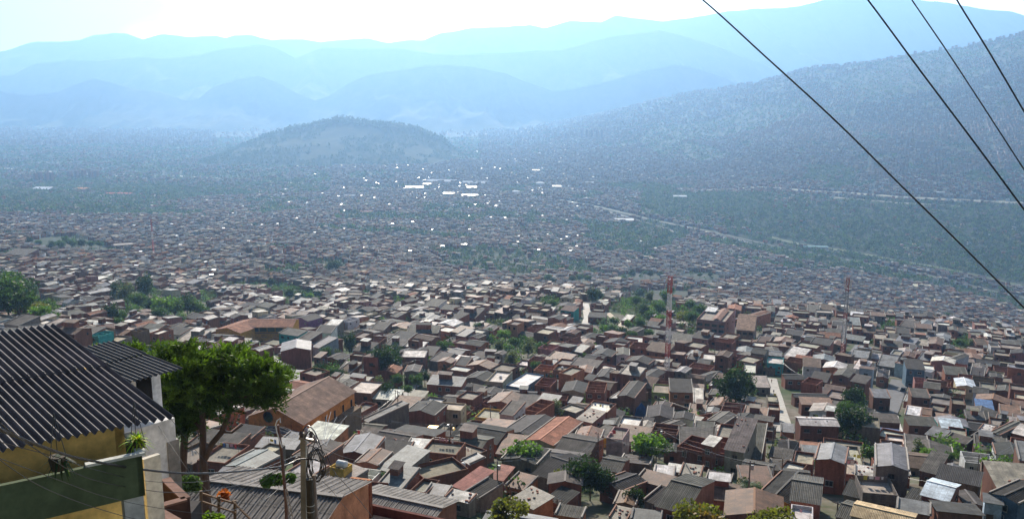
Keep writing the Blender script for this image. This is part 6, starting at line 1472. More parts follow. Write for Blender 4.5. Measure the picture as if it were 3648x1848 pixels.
def person(loc, rz, label, top, legs, pose=0, s=1.0):
    V = [(0, 0, .95), (0, 0, 1.15), (0, 0, 1.38), (0, .01, 1.5), (0, -.01, 1.62), (0, -.01, 1.72), (-.1, 0, .9), (-.11, -.02 - pose * .1, .5), (-.12, .02, .08), (-.12, -.12, .03),
         (.1, 0, .9), (.11, -.03 + pose * .1, .5), (.12, .03, .08), (.12, -.11, .03), (-.19, 0, 1.4), (-.25, .02, 1.12), (-.24, -.1, .88), (-.24, -.13, .8), (.19, 0, 1.4), (.26, .02, 1.12), (.22, -.12, .9), (.21, -.16, .83)]
    E_ = [(0, 1), (1, 2), (2, 3), (3, 4), (4, 5), (0, 6), (6, 7), (7, 8), (8, 9), (0, 10), (10, 11), (11, 12), (12, 13), (2, 14), (14, 15), (15, 16), (16, 17), (2, 18), (18, 19), (19, 20), (20, 21)]
    rad = [.13, .12, .13, .05, .085, .07, .09, .065, .045, .04, .09, .065, .045, .04, .06, .045, .035, .03, .06, .045, .035, .03]
    me = bpy.data.meshes.new("person"); me.from_pydata(V, E_, []); o = bpy.data.objects.new("person", me); COL.objects.link(o)
    md = o.modifiers.new("skin", 'SKIN'); sv = me.skin_vertices[0].data if me.skin_vertices else None
    if sv is None:
        bpy.context.view_layer.objects.active = o; me.attributes.new("skin_vertex", 'FLOAT', 'POINT')
    for i, r in enumerate(rad):
        if sv: sv[i].radius = (r, r * .8); sv[i].use_root = (i == 0)
    o.modifiers.new("sub", 'SUBSURF').levels = 1
    m, n, l, b = nodes_of("person_" + str(len(MATS)), .9, .1)
    tc = n.new("ShaderNodeTexCoord"); sx = n.new("ShaderNodeSeparateXYZ"); l.new(tc.outputs['Object'], sx.inputs[0]); cr_ = n.new("ShaderNodeValToRGB"); cr_.color_ramp.interpolation = 'CONSTANT'
    l.new(mathn(n, l, 'MULTIPLY', sx.outputs['Z'], .5), cr_.inputs[0]); els = cr_.color_ramp.elements
    els[0].color = legs + (1,); els[1].position = .47; els[1].color = top + (1,); e3 = els.new(.745); e3.color = (.30, .17, .1, 1); e4 = els.new(.845); e4.color = (.02, .015, .012, 1)
    l.new(cr_.outputs[0], b.inputs['Base Color']); me.materials.append(m)
    o.location = loc; o.rotation_euler = (0, 0, rz); o.scale = (s, s, s); tag(o, label, "person"); return o

# more poles standing in the lanes, and washing on the terraces
AUTOP = []
def more_poles():
    rn = random.Random(19); n = 0; last = None
    for i in range(900):
        px, py = rn.uniform(330, 1020), rn.uniform(345, 505)
        p = hit(px, py)
        if obb_hit(p[0], p[1], 0, -.1) or any(math.hypot(p[0] - q[0], p[1] - q[1]) < 14 for q in AUTOP): continue
        AUTOP.append((p[0], p[1])); e = empty('utility_pole', (p[0], p[1], Tf(p[0], p[1])), R(rn.uniform(-60, 20))); h = rn.uniform(6.5, 8.5)
        m = MB(); m.tube([(0, 0, -1), (rn.uniform(-.15, .15), 0, h)], [.15, .1], "slab", rn.choice(((.2, .18, .15), (.12, .09, .07))), 7); m.build('pole', e)
        m = MB(); m.obox((-.7, 0, h - .35), (.7, 0, h - .35), .09, .09, "wood", (.14, .1, .08)); m.build('crossarm', e)
        POLES2.append(dict(o=e, x=p[0], y=p[1], h=h, label=None)); n += 1
        if n >= 34: break
    P = [Vector((q['x'], q['y'], Tf(q['x'], q['y']) + q['h'] - .3)) for q in POLES2]; done = set(); k = 0
    for i, a in enumerate(P):
        for j in sorted(range(len(P)), key=lambda j: (P[j] - a).length)[1:3]:
            if (min(i, j), max(i, j)) in done or (P[j] - a).length > 45: continue
            done.add((min(i, j), max(i, j)))
            for off in (0, .5):
                wire([a + Vector((off, 0, 0)), P[j] + Vector((off, 0, 0))], "thin street wire sagging between two poles over the roofs", rad=0.018, sag=.8 + off, group="street wires over the roofs", n=8); k += 1
POLES2 = []
more_poles()
def washing():
    rn = random.Random(23); k = 0
    for h in HOUSES:
        if h['roof'] not in ('fl', 'op') or h['y'] > 300 or rn.random() < .35 or not h['o'].name.startswith('house'): continue
        c, s = math.cos(h['a']), math.sin(h['a']); v = rn.uniform(-.3, .3) * h['d']; zr = h['h'] - .1 if h['roof'] == 'fl' else h['h'] - 2.3
        e = empty('washing_line', (h['x'] - v * s, h['y'] + v * c, h['z'] + zr), h['a']); L = h['w'] * .36
        tag(e, "washing hung on a line across a flat roof terrace", "washing line", "washing lines on the roof terraces")
        m = MB(); m.tube([(-L, 0, 1.7), (0, 0, 1.6), (L, 0, 1.7)], .012, "rubber", (.3, .3, .3), 4); m.build('line', e)
        for x in (-L, L):
            m = MB(); m.tube([(x, 0, 0), (x, 0, 1.75)], .03, "wood", (.2, .15, .1), 5); m.build('post', e)
        x = -L + .3
        while x < L - .6:
            w = rn.uniform(.35, .8); hh = rn.uniform(.5, .95); col = rn.choice(((.7, .7, .68), (.6, .1, .1), (.1, .2, .45), (.05, .05, .06), (.5, .45, .1), (.55, .3, .35), (.7, .7, .7)))
            if rn.random() < .75:
                m = MB(); m.face([(x, .02, 1.64), (x + w, .02, 1.63), (x + w * .95, .06, 1.64 - hh), (x + .03, .05, 1.64 - hh)], "cloth", col); m.build('cloth', e)
            x += w + rn.uniform(.05, .3)
        k += 1
        if k > 26: break
washing()
person((0, 0, 0), 0, "", (.3, .03, .05), (.03, .035, .06)).name  # first one is moved onto its terrace
_pp = next(o for o in bpy.data.objects if o.name == 'person')
def on_roof(h, u, v):
    c, s = math.cos(h['a']), math.sin(h['a']); return (h['x'] + u * c - v * s, h['y'] + u * s + v * c, h['z'] + h['h'] - .12)
_p = hit(453.5, 477, 1.5); _pp.location = (_p[0], _p[1], _p[2] + .0); tag(_pp, "person in dark red top standing on the pale yard below the brick hut")
for (px, py, lab, t_, l_, ps) in [(773.5, 394, "person in dark clothes walking up the bright steep street", (.03, .03, .04), (.05, .05, .07), 1), (777, 403, "person in pale shirt on the bright steep street's edge", (.5, .48, .45), (.05, .06, .1), -1), (771.5, 383, "person at the top of the bright steep street", (.2, .05, .05), (.04, .04, .05), 1)]:
    q = hit(px, py); person((q[0], q[1], q[2] + .3), R(random.uniform(-60, 60)), lab, t_, l_, ps)

# ------------------------------------------------------------------ the yellow house beside the camera
OFF = Vector((0, 0, 0))
ZE = -7.45
E_ = Vector(onz(174, 418, ZE)); L_ = Vector(onz(0, 452, ZE)); ue = (E_ - L_).normalized()
Rr = Vector(at(53, 324, 24.4))
run = Rr - E_
yh = empty('yellow_house', (L_.x, L_.y, -17), 0); tag(yh, "yellow house with big dark corrugated roof and dark green balcony wall", "house")
def toroot(m, root):
    o = Vector(root.location); m.v = [tuple(Vector(p) - o) for p in m.v]; return m
def corr_roof(e1, length, u, up, rows, pitch, amp, col, mat="sheet_plain", per=10, th=.02):
    """corrugated roof from its right eave corner e1, running back along -u, climbing along up"""
    n = u.cross(up).normalized()
    if n.z < 0: n = -n
    m = MB(); k = int(length / pitch) * per
    for r in range(rows):
        a0, a1 = r / rows, min(1.0, (r + 1) / rows + (.025 if r < rows - 1 else 0)); prev = None
        for i in range(k + 1):
            s_ = i / per * pitch; off = n * (amp * math.cos(2 * math.pi * i / per) + .035 * (rows - 1 - r) / 1.0 * 0 )
            lo = e1 - u * s_ + up * a0 + off + n * (.03 if r else .0) * 0 + n * .035; hi = e1 - u * s_ + up * a1 + off
            jitr = 0
            if prev: m.face([lo, prev[0], prev[1], hi], mat, col, [(s_, a0 * up.length), (prev[2], a0 * up.length), (prev[2], a1 * up.length), (s_, a1 * up.length)])
            prev = (lo, hi, s_)
    return m, n
m, nn = corr_roof(E_, 10.5, ue, run, 2, .177, .046, (0.105, 0.088, 0.092))
rf = toroot(m, yh).build('roof', yh, True)
m = MB()
for r in (.505,):
    for i in range(0, 50, 2):
        p = E_ - ue * (i * .177 + .0) + run * (r + .012) + nn * .075
        m.obox(p - nn * .03, p + nn * .02, .04, .04, "metal", (.09, .08, .08))
toroot(m, yh).build('roof_bolts', rf)
# wall below the eave
hv = Vector((ue.x, ue.y, 0)).normalized(); back = Vector((-hv.y, hv.x, 0))
Wr = Vector(at(124, 427, 0.001)); 
def on_plane(px, py, p0, nrm):
    d = Vector(ray(px, py)); return d * (p0.dot(nrm) / d.dot(nrm))
wp0 = L_ + back * .55
Wc = on_plane(124, 428, wp0, back)           # right end of the yellow wall
m = MB(); zt = ZE + .55
a = Wc; b = Wc - hv * 9
def quad_wall(m, p, q, z0, z1, mat, col, t=.2):
    d = (q - p).normalized(); nb_ = Vector((-d.y, d.x, 0)) * t
    P = [Vector((p.x, p.y, 0)), Vector((q.x, q.y, 0))]; P += [P[1] + nb_, P[0] + nb_]
    lo = [Vector((v.x, v.y, z0)) for v in P]; hi = [Vector((v.x, v.y, z1)) for v in P]
    for i in range(4):
        j = (i + 1) % 4; m.face([lo[i], lo[j], hi[j], hi[i]], mat, col)
    m.face(hi, mat, col)
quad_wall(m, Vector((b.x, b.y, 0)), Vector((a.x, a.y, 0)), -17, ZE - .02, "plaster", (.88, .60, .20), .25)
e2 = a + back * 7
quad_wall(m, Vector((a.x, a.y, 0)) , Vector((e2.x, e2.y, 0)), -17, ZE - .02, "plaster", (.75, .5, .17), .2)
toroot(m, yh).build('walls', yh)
# green balcony wall: top edge runs (0,495) -> (142,455)
pp0 = wp0 - back * 1.45
Gr = on_plane(142, 455, pp0, back); zg = Gr.z
Gl = Gr - hv * 9.5
Gb = on_plane(147, 494, pp0, back)
m = MB(); quad_wall(m, Vector((Gl.x, Gl.y, 0)), Vector((Gr.x, Gr.y, 0)), Gb.z, zg, "plaster", (.10, .13, .07), .12)
gr_end = Gr + back * 1.2
quad_wall(m, Vector((Gr.x, Gr.y, 0)), Vector((gr_end.x, gr_end.y, 0)), Gb.z, zg, "plaster", (.10, .13, .07), .12)
bw = toroot(m, yh).build('balcony_wall', yh)
m = MB(); m.obox(Gr - hv * 1.12 + Vector((0, 0, .035)) + back * .06, Gr + hv * .06 + Vector((0, 0, .035)) + back * .06, .15, .06, "plaster", (.62, .62, .56)); m.obox(Gr + hv * .0 + back * .1 + Vector((0, 0, .037)), gr_end + back * .2 + Vector((0, 0, .037)), .2, .07, "plaster", (.62, .62, .56))
toroot(m, yh).build('white_coping', bw)
m = MB(); fl = [Gl, Gr, Gr + back * 1.4, Gl + back * 1.4]; m.face([Vector((v.x, v.y, Gb.z + .15)) for v in fl], "slab", (.3, .28, .25)); toroot(m, yh).build('balcony_floor', yh)
cx_ = on_plane(146, 500, pp0, back)
m = MB(); c0 = Vector((cx_.x, cx_.y, 0)) - hv * .42 + back * .15; quad_wall(m, c0, c0 + hv * .4, -17, Gb.z - .01, "plaster", (.55, .56, .55), .35); toroot(m, yh).build('white_column', yh)
# hanging plants
def rosette(loc, r, n, col, name, label, seed, up=.5, pot=True, drop=False):
    rn = random.Random(seed); e = empty(name, tuple(loc), 0); tag(e, label, "plant"); m = MB()
    for i in range(n):
        a = rn.uniform(0, 6.28); el = rn.uniform(-.3 if not drop else -1.2, 1.2 if not drop else .3); L = r * rn.uniform(.6, 1.1); c = tuple(x * rn.uniform(.7, 1.3) for x in col)
        base = Vector((rn.uniform(-.1, .1) * r, rn.uniform(-.1, .1) * r, .0)); prev = None; w = r * .1
        for k in range(5):
            t = k / 4; p = base + Vector((math.cos(a) * math.cos(el), math.sin(a) * math.cos(el), math.sin(el))) * L * t + Vector((0, 0, -.45 * L * t * t)); s_ = Vector((-math.sin(a), math.cos(a), 0)) * w * (1 - t * .9)
            if prev: m.face([prev[0], prev[1], p + s_, p - s_], "leaf", c, [(0, 0)] * 4)
            prev = (p - s_, p + s_)
    m.build('foliage', e)
    if pot:
        m = MB(); m.lathe([(.01, -r * .75), (r * .35, -r * .7), (r * .45, -r * .1), (r * .4, 0), (.01, 0)], (0, 0, 0), "wood", (.07, .05, .03), 10); m.build('basket', e)
        m = MB()
        for a in (0, 2.1, 4.2): m.tube([(r * .4 * math.cos(a), r * .4 * math.sin(a), 0), (0, 0, r * 2.2)], .008, "rubber", (.05, .05, .05), 4)
        m.build('hanger', e)
    return e
rosette(at(137, 440, 18.6), .42, 80, (.30, .38, .04), 'hanging_plant', "bright yellow-green spiky plant hanging at the yellow house's corner", 3)
rosette(at(58, 455, 17.0), .42, 60, (.03, .05, .02), 'hanging_plant', "dark trailing plant hanging against the yellow wall", 4, drop=True)

# ------------------------------------------------------------------ the white house behind it
wh = empty('white_house', tuple(at(160, 416, 27)), 0); tag(wh, "tall white house under ribbed grey roof behind the yellow house", "house")
A0 = Vector(at(175, 371, 28.5)); z2 = A0.z; B0 = Vector(onz(129, 383, z2)); u2 = (A0 - B0).normalized()
C0 = Vector(at(105, 342, 31.3)); up2 = C0 - A0
m, n2 = corr_roof(A0 + u2 * .3, 6.0, u2, up2, 2, .177, .034, (.10, .095, .095)); r2 = toroot(m, wh).build('roof', wh, True)
h2 = Vector((u2.x, u2.y, 0)).normalized(); bk2 = Vector((-h2.y, h2.x, 0)); wq = A0 + bk2 * .6
W2 = on_plane(160.5, 378, wq, bk2); m = MB()
quad_wall(m, Vector((W2.x, W2.y, 0)) - h2 * 5.5, Vector((W2.x, W2.y, 0)), -20, z2 - .05, "plaster", (.8, .8, .8), .25)
q2 = Vector((W2.x, W2.y, 0)); uh = Vector((up2.x, up2.y, 0)); quad_wall(m, q2, q2 + uh * .85, -20, z2 - .02, "plaster", (.78, .78, .78), .25)
W3 = on_plane(174.5, 417, wq - bk2 * 1.5, bk2); q3 = Vector((W3.x, W3.y, 0)); ww_ = toroot(m, wh).build('walls', wh)
m = MB(); quad_wall(m, q3 - h2 * 8, q3, -20, W3.z, "plaster", (.78, .78, .78), 4.0); toroot(m, wh).build('lower_storey', wh)
q4 = Vector((on_plane(173, 440, wq - bk2 * 1.5, bk2))); m = MB(); zq = on_plane(170, 441, wq - bk2 * 1.52, bk2).z
p1 = on_plane(167, 441, wq - bk2 * 1.52, bk2); p2 = on_plane(179, 441, wq - bk2 * 1.52, bk2)
quad_wall(m, Vector((p1.x, p1.y, 0)), Vector((p2.x, p2.y, 0)), -20, zq, "wall", (.3, .28, .26), 3.5); toroot(m, wh).build('bare_block_wall', wh)
wd = on_plane(138, 389, wq, bk2) - bk2 * .02; m = MB(); m.obox(wd + Vector((0, 0, -.5)), wd + Vector((0, 0, .5)), .9, .06, "glass", (.01, .01, .012)); toroot(m, wh).build('window', wh)
c1 = on_plane(143.5, 459, wq - bk2 * 6.2, bk2); c2 = on_plane(160, 452, wq - bk2 * 6.2, bk2); m = MB()
quad_wall(m, Vector((c1.x, c1.y, 0)), Vector((c2.x, c2.y, 0)), -20, c1.z, "plaster", (.58, .56, .50), .15); toroot(m, wh).build('terrace_wall', wh)
# brown zigzag roof parapet at the bottom
zz = at(176, 498, 24).tolist()[2]; pts = [Vector(onz(*p, zz)) for p in [(166, 479), (170, 484), (186, 499), (153, 508), (181, 524)]]
m = MB(); 
for a_, b_ in zip(pts[:-1], pts[1:]):
    m.obox(a_ - Vector((0, 0, .45)), b_ - Vector((0, 0, .45)), .22, .9, "plaster", (.10, .055, .045)); m.obox(a_ + Vector((0, 0, .03)), b_ + Vector((0, 0, .03)), .27, .06, "plaster", (.20, .12, .10))
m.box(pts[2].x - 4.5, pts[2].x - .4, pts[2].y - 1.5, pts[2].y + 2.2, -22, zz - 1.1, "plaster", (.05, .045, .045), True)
o = m.build('zigzag_parapet'); tag(o, "brown zigzag roof parapet below the white house at the bottom edge", "parapet")

# ------------------------------------------------------------------ the flat-crowned cypress behind the corrugated roofs
def cypress():
    Y0 = 44.0; rg = np.random.default_rng(8); rn = random.Random(8); k = Y0 / F
    b = at(205, 480, Y0); e = empty('cypress_tree', (b[0], b[1], Tf(b[0], b[1]) - .3), 0); tag(e, "large flat-crowned cypress with feathery bright green top and twisted dark trunk", "tree")
    o = Vector(e.location)
    lobes = [(108, 350, 22, 7, 3), (130, 352, 24, 8, 2), (152, 358, 26, 12, 1), (175, 356, 24, 11, 0), (196, 357, 22, 12, -1), (216, 356, 24, 12, 0), (240, 356, 24, 11, 1), (262, 362, 19, 12, 0), (272, 374, 12, 12, -1),
             (150, 372, 24, 14, 1), (172, 384, 24, 17, -1), (190, 396, 20, 16, 0), (168, 404, 20, 16, 1), (182, 416, 16, 13, 0), (206, 384, 22, 14, 1), (232, 376, 20, 12, 0), (255, 386, 19, 13, -1), (268, 396, 12, 10, 0), (240, 392, 14, 9, 1), (222, 396, 12, 8, 2), (160, 420, 9, 8, 0), (148, 392, 20, 14, 1), (152, 408, 14, 12, 0), (190, 420, 12, 9, 1), (212, 402, 10, 8, -1), (274, 404, 9, 7, 0), (262, 404, 10, 6, 1), (178, 424, 10, 8, -.5), (284, 392, 7, 7, 0)]
    P = []; D = []; C = []; S = []
    for i in range(70):
        t = rn.random(); px = 96 + 190 * t; py = (352 if px < 150 else 344 if px < 250 else 352 + (px - 250) * .5) + rn.uniform(-4, 7)
        if rn.random() < .35: px, py = rn.uniform(150, 284), rn.uniform(360, 412)
        lobes.append((px, py, rn.uniform(4, 12), rn.uniform(2.5, 6), rn.uniform(-2.5, 2.5)))
    for (px, py, rx, ry, dy) in lobes:
        px = 184 + (px - 184) * (.93 if px > 184 else .98); py = py + (2 if px < 135 else 9 if py < 372 else 4 if px < 250 else -3); rx *= .92; ry *= .9
        c = at(px, py, Y0 + dy); ns = max(6, int(rx * ry * .34)); nn_ = 46
        v = rg.normal(size=(ns, 3)); v /= np.linalg.norm(v, axis=1)[:, None]
        rad = np.array([rx * k, rx * k * .85, ry * k]); st = c + v * rad * (rg.random((ns, 1)) ** .5) * .95
        out = v * np.array([.75, .75, .35]) + np.array([0.5 * (px - 190) / 80, 0, .42]) + rg.normal(size=(ns, 3)) * .25; out /= np.linalg.norm(out, axis=1)[:, None]
        L = rg.uniform(.55, 1.25, (ns, 1)); t = rg.random((ns, nn_, 1))
        p = st[:, None] + out[:, None] * L[:, None] * (t - .3) + np.array([0, 0, -.28]) * (t ** 2) * L[:, None] + rg.normal(size=(ns, nn_, 3)) * .045
        d = out[:, None] * .8 + rg.normal(size=(ns, nn_, 3)) * .5 + np.array([0, 0, .1]); d /= np.linalg.norm(d, axis=2)[:, :, None]
        base = np.array([.022, .042, .012]); tipc = np.array([.16, .25, .03]) if py < 392 else np.array([.07, .12, .02])  # sunlight painted into the crown: upper sprays brighter, lower ones darker
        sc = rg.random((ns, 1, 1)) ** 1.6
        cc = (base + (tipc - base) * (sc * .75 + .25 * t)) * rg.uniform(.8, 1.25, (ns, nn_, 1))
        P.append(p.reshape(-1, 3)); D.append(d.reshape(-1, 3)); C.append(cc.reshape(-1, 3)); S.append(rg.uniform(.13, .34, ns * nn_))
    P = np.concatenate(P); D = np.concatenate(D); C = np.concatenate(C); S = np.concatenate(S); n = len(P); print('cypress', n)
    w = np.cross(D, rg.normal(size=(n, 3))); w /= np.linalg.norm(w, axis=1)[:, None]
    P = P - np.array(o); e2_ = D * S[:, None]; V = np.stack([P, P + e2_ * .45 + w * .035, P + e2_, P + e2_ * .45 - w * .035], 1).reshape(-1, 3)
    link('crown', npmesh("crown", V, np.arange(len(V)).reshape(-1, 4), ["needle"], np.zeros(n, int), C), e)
    m = MB(); bc = (.085, .05, .035)
    def br(pts, rad): m.tube([Vector(at(a, b_, Y0 + c)) - o for a, b_, c in pts], rad, "wood", bc, 9)
    br([(207, 520, 0), (205, 480, 0), (203, 455, 0), (203, 430, 0), (202, 408, 0), (196, 388, 0)], [.30, .24, .19, .17, .15, .1])
    br([(205, 458, 0), (212, 443, -.2), (222, 431, -.4), (228, 416, -.4), (231, 403, -.4), (240, 392, -.2), (254, 380, 0)], [.17, .15, .15, .14, .14, .1, .06])
    br([(231, 403, -.4), (224, 394, 0), (216, 380, .3)], [.1, .08, .05]); br([(222, 431, -.4), (232, 432, -.6), (243, 424, -.8)], [.07, .05, .03]); br([(237, 396, -.3), (252, 396, -.5), (264, 394, -.6)], [.07, .05, .03])
    br([(203, 430, 0), (190, 415, .3), (175, 405, .5)], [.1, .08, .04]); br([(202, 408, 0), (212, 396, .3), (226, 388, .5)], [.09, .07, .04])
    m.build('trunk', e); m = MB()
    br([(184, 520, 1.5), (183, 470, 1.5), (184, 445, 1.5), (186, 425, 1.5), (181, 408, 1.2)], [.24, .2, .2, .18, .1]); m.build('trunk', e)
cypress()
# shrubs, croton and wooden rail in the small garden
def shrub(px, py, Y, rpx, col, n, leaf, label, seed, name='shrub', flat=.8):
    rg = np.random.default_rng(seed); c = at(px, py, Y); r = rpx * Y / F
    pts, L, kk = crown_points(r, r, r * flat, 7, n, rg, .6, .5); q = cards(pts + c, rg.uniform(leaf * .6, leaf * 1.3, n), rg)
    cc = np.array(col) * rg.uniform(.6, 1.4, (n, 1)); o = link(name, npmesh(name, q.reshape(-1, 3), np.arange(4 * n).reshape(-1, 4), ["leaf"], np.zeros(n, int), cc)); tag(o, label, "shrub")
shrub(190, 484, 34, 13, (.06, .10, .03), 900, .22, "olive green shrub at the cypress's foot", 1); shrub(225, 494, 30, 8, (.38, .10, .03), 300, .22, "orange-red leaved croton bush above the corrugated roof", 2); shrub(212, 517, 27, 14, (.13, .2, .03), 700, .2, "bright yellow-green shrub at the bottom edge", 3, flat=.5)
shrub(272, 480, 40, 16, (.07, .13, .03), 700, .25, "leafy green patch behind the slanting lamp post", 5, flat=.4); shrub(290, 478, 40, 8, (.06, .11, .03), 300, .25, "small bush tangled behind the utility pole", 6, flat=.6)
fe = empty('wooden_rail', tuple(at(215, 500, 29)), 0); tag(fe, "rough wooden rail fence in the small garden beside the croton", "fence"); o_ = Vector(fe.location)
for a_, b_ in [((200, 492, 29), (236, 503, 28.5)), ((200, 500, 29), (236, 512, 28.5)), ((232, 500, 28.6), (252, 520, 28))]:
    m = MB(); m.obox(Vector(at(*a_)) - o_, Vector(at(*b_)) - o_, .045, .06, "wood", (.15, .09, .05)); m.build('rail', fe)
for px in (201, 219, 235):
    m = MB(); m.tube([Vector(at(px, 490 + (px - 201) * .28, 28.8)) - o_, Vector(at(px, 522, 28.8)) - o_], .06, "wood", (.12, .08, .05), 6); m.build('post', fe)

# ------------------------------------------------------------------ big corrugated house and orange brick walls below the pole
def ridge_house(P1, P2, tip, Y1, label, wc, rc, wallh, extra_left=0.0, corr=.045, rcol=None, near_len=None):
    a = Vector(at(P1[0], P1[1], Y1)); z = a.z; b = Vector(onz(P2[0], P2[1], z)); u = b - a; u.z = 0; L = u.length; u.normalize()
    n = Vector((-u.y, u.x, 0)); t = Vector(at(tip[0], tip[1], 1)); 
    # far eave tip: lower than the ridge by slope PIT * run
    best = None
    for i in range(20, 900):
        run_ = i * .02; zz_ = z - PIT * run_; q = Vector(onz(tip[0], tip[1], zz_)); e = abs((q - b).dot(n) - run_)
        if best is None or e < best[0]: best = (e, run_)
    run_ = best[1]; d = 2 * (near_len or run_)
    a2 = a - u * extra_left; Lx = L + extra_left
    c = (a2 + b) / 2; h = wallh
    zb = z - PIT * d / 2 - h
    return add_house(c.x, c.y, zb, Lx - .5, d - .5, math.atan2(u.y, u.x), h, 'gx', rc, wc, corr=corr, label=label, slots=[], found=14, rcol=rcol)
ridge_house((256, 486), (342.5, 496.4), (348, 491.4), 52, "long orange house with big two-slope ribbed roof right behind the utility pole", 'ob', 'fl', 2.8, 4.0, .06, (.17, .155, .145), near_len=4.6)
ridge_house((369.3, 491.9), (442.9, 507.3), (467.7, 501.3), 76, "long low building with lit ribbed grey roof behind the orange brick wall", 'br', 'fl', 2.8, 1.0, .045, (.20, .185, .17))
ob = (.26, .09, .045)
bwl = empty('orange_brick_wall', tuple(at(358, 500, 60)), 0); tag(bwl, "orange brick wall with stepped sloping top rising right of the ribbed roof", "wall"); o_ = Vector(bwl.location)
def vwall(pts, t, name, col, zlow, cap=None):
    m = MB()
    for p, q in zip(pts[:-1], pts[1:]):
        p, q = Vector(p), Vector(q); d = (q - p); d.z = 0; d.normalize(); nb_ = Vector((-d.y, d.x, 0)) * t
        lo = [Vector((p.x, p.y, zlow)), Vector((q.x, q.y, zlow))]; hi = [p, q]
        m.face([lo[0], lo[1], hi[1], hi[0]], "wall", col); m.face([lo[1] + nb_, lo[0] + nb_, hi[0] + nb_, hi[1] + nb_], "wall", col); m.face([hi[0], hi[1], hi[1] + nb_, hi[0] + nb_], "wall", cap or col)
        m.face([lo[1], lo[1] + nb_, hi[1] + nb_, hi[1]], "wall", col); m.face([lo[0] + nb_, lo[0], hi[0], hi[0] + nb_], "wall", col)
    m.v = [tuple(Vector(v) - o_) for v in m.v]; return m.build(name, bwl)
vwall([at(349.5, 477, 61), at(369.5, 479.5, 60)], .25, 'upright_panel', ob, -45, (.45, .2, .1))
vwall([at(315, 524, 50), at(337.5, 506, 54.5), at(346, 502.5, 55), at(368.5, 484.5, 59.6)], .25, 'sloping_wall', (.24, .085, .045), -45, (.5, .36, .27))
tr = empty('walled_terrace', tuple(at(400, 512, 63)), 0); tag(tr, "cream floored roof terrace with dark red brick rim cut by the bottom edge", "terrace"); o_ = Vector(tr.location)
zf = at(366, 505, 62).tolist()[2]; q1 = Vector(onz(366, 502.5, zf + .7)); q2 = Vector(onz(452, 520.5, zf + .7)); q0 = Vector(onz(338, 530, zf + .7))
m = MB(); uu = (q2 - q1).normalized(); nn_ = Vector((uu.y, -uu.x, 0)); B = [q1, q2 + uu * 2, q2 + uu * 2 + nn_ * 9, q1 + nn_ * 9]
lo = [Vector((v.x, v.y, -46)) - o_ for v in B]; hi = [Vector((v.x, v.y, zf)) - o_ for v in B]
for i in range(4): m.face([lo[(i + 1) % 4], lo[i], hi[i], hi[(i + 1) % 4]], "wall", WC['rb'])
m.face(hi[::-1], "slab", (.60, .52, .38)); m.build('floor', tr)
m = MB()
for a_, b_ in ((B[0], B[1]), (B[0], B[3]), (B[1], B[2])): m.obox(a_ - o_ - Vector((0, 0, .38)), b_ - o_ - Vector((0, 0, .38)), .26, .78, "wall", (.15, .05, .04))
m.build('rim', tr)

# ------------------------------------------------------------------ utility poles with tangled cables near the camera
cc_ = (.30, .28, .23)
np1 = empty('utility_pole', tuple(at(304.5, 560, 27)), 0); tag(np1, "pale square concrete pole with insulators, wrapped by black cable coils", "utility pole"); o_ = Vector(np1.location)
m = MB(); m.obox(Vector(at(304.8, 640, 27)) - o_, Vector(at(303.5, 432, 27)) - o_, .17, .17, "slab", cc_); m.build('pole', np1)
for k, (px, py) in enumerate([(301, 434), (306, 430), (311, 434), (315, 438)]):
    m = MB(); q = Vector(at(px, py, 26.9)) - o_; m.lathe([(.02, -.1), (.06, -.08), (.05, 0), (.08, .03), (.05, .08), (.02, .12)], tuple(q), "trim", (.35, .3, .32) if k % 2 else (.1, .08, .08), 8); m.build('insulator', np1)
m = MB(); m.obox(Vector(at(299, 437, 26.9)) - o_, Vector(at(318, 441, 26.9)) - o_, .09, .09, "metal", (.2, .19, .18)); m.build('crossarm', np1)
np2 = empty('utility_pole', tuple(at(311, 560, 25)), 0); tag(np2, "dark round timber pole stub standing before the pale concrete pole", "utility pole"); o_ = Vector(np2.location)
m = MB(); m.tube([Vector(at(314, 640, 25)) - o_, Vector(at(311, 520, 25)) - o_, Vector(at(309.6, 478, 25)) - o_], [.12, .115, .11], "wood", (.06, .05, .035), 12); m.build('pole', np2)
m = MB(); m.tube([Vector(at(313.8, 474, 25.2)) - o_, Vector(at(316.5, 520, 25.2)) - o_], .06, "slab", (.28, .22, .18), 8); m.build('conduit', np2)
for py in (504, 510):
    m = MB(); q = Vector(at(310.6, py, 25)) - o_; m.lathe([(.125, -.012), (.13, 0), (.125, .012)], tuple(q), "metal", (.4, .4, .38), 12); m.build('steel_band', np2)
lp = empty('slanting_post', tuple(at(288, 560, 24)), 0); tag(lp, "thin slanting brown post with a hooked white arm on top", "post"); o_ = Vector(lp.location)
m = MB(); m.tube([Vector(at(291, 640, 24)) - o_, Vector(at(286, 500, 24)) - o_, Vector(at(281.5, 450, 24)) - o_, Vector(at(278, 424, 24)) - o_], [.06, .05, .045, .04], "wood", (.15, .085, .07), 8); m.build('pole', lp)
m = MB(); m.tube([Vector(at(x, y, 23.9)) - o_ for x, y in ((282, 447), (279, 438), (276.5, 430), (275.5, 424), (277, 420), (280, 417.5), (280.5, 422))], .018, "metal", (.55, .56, .58), 6); m.build('hooked_arm', lp)
m = MB()
for i in range(9):
    t0, t1 = i / 9, (i + 1) / 9; A_ = lambda t: Vector(at(285 + 8 * t, 488 + 50 * t, 23.8)) - o_; B_ = lambda t: Vector(at(287 + 10 * t, 488 + 50 * t, 23.8)) - o_
    m.obox(A_(t0), A_(t1), .02, .02, "metal", (.35, .3, .28)); m.obox(B_(t0), B_(t1), .02, .02, "metal", (.35, .3, .28)); m.obox(A_(t0), B_(t1), .015, .015, "metal", (.3, .27, .25))
m.build('lattice_strut', lp)
bl = (.012, .011, .014)
rnc = random.Random(12)
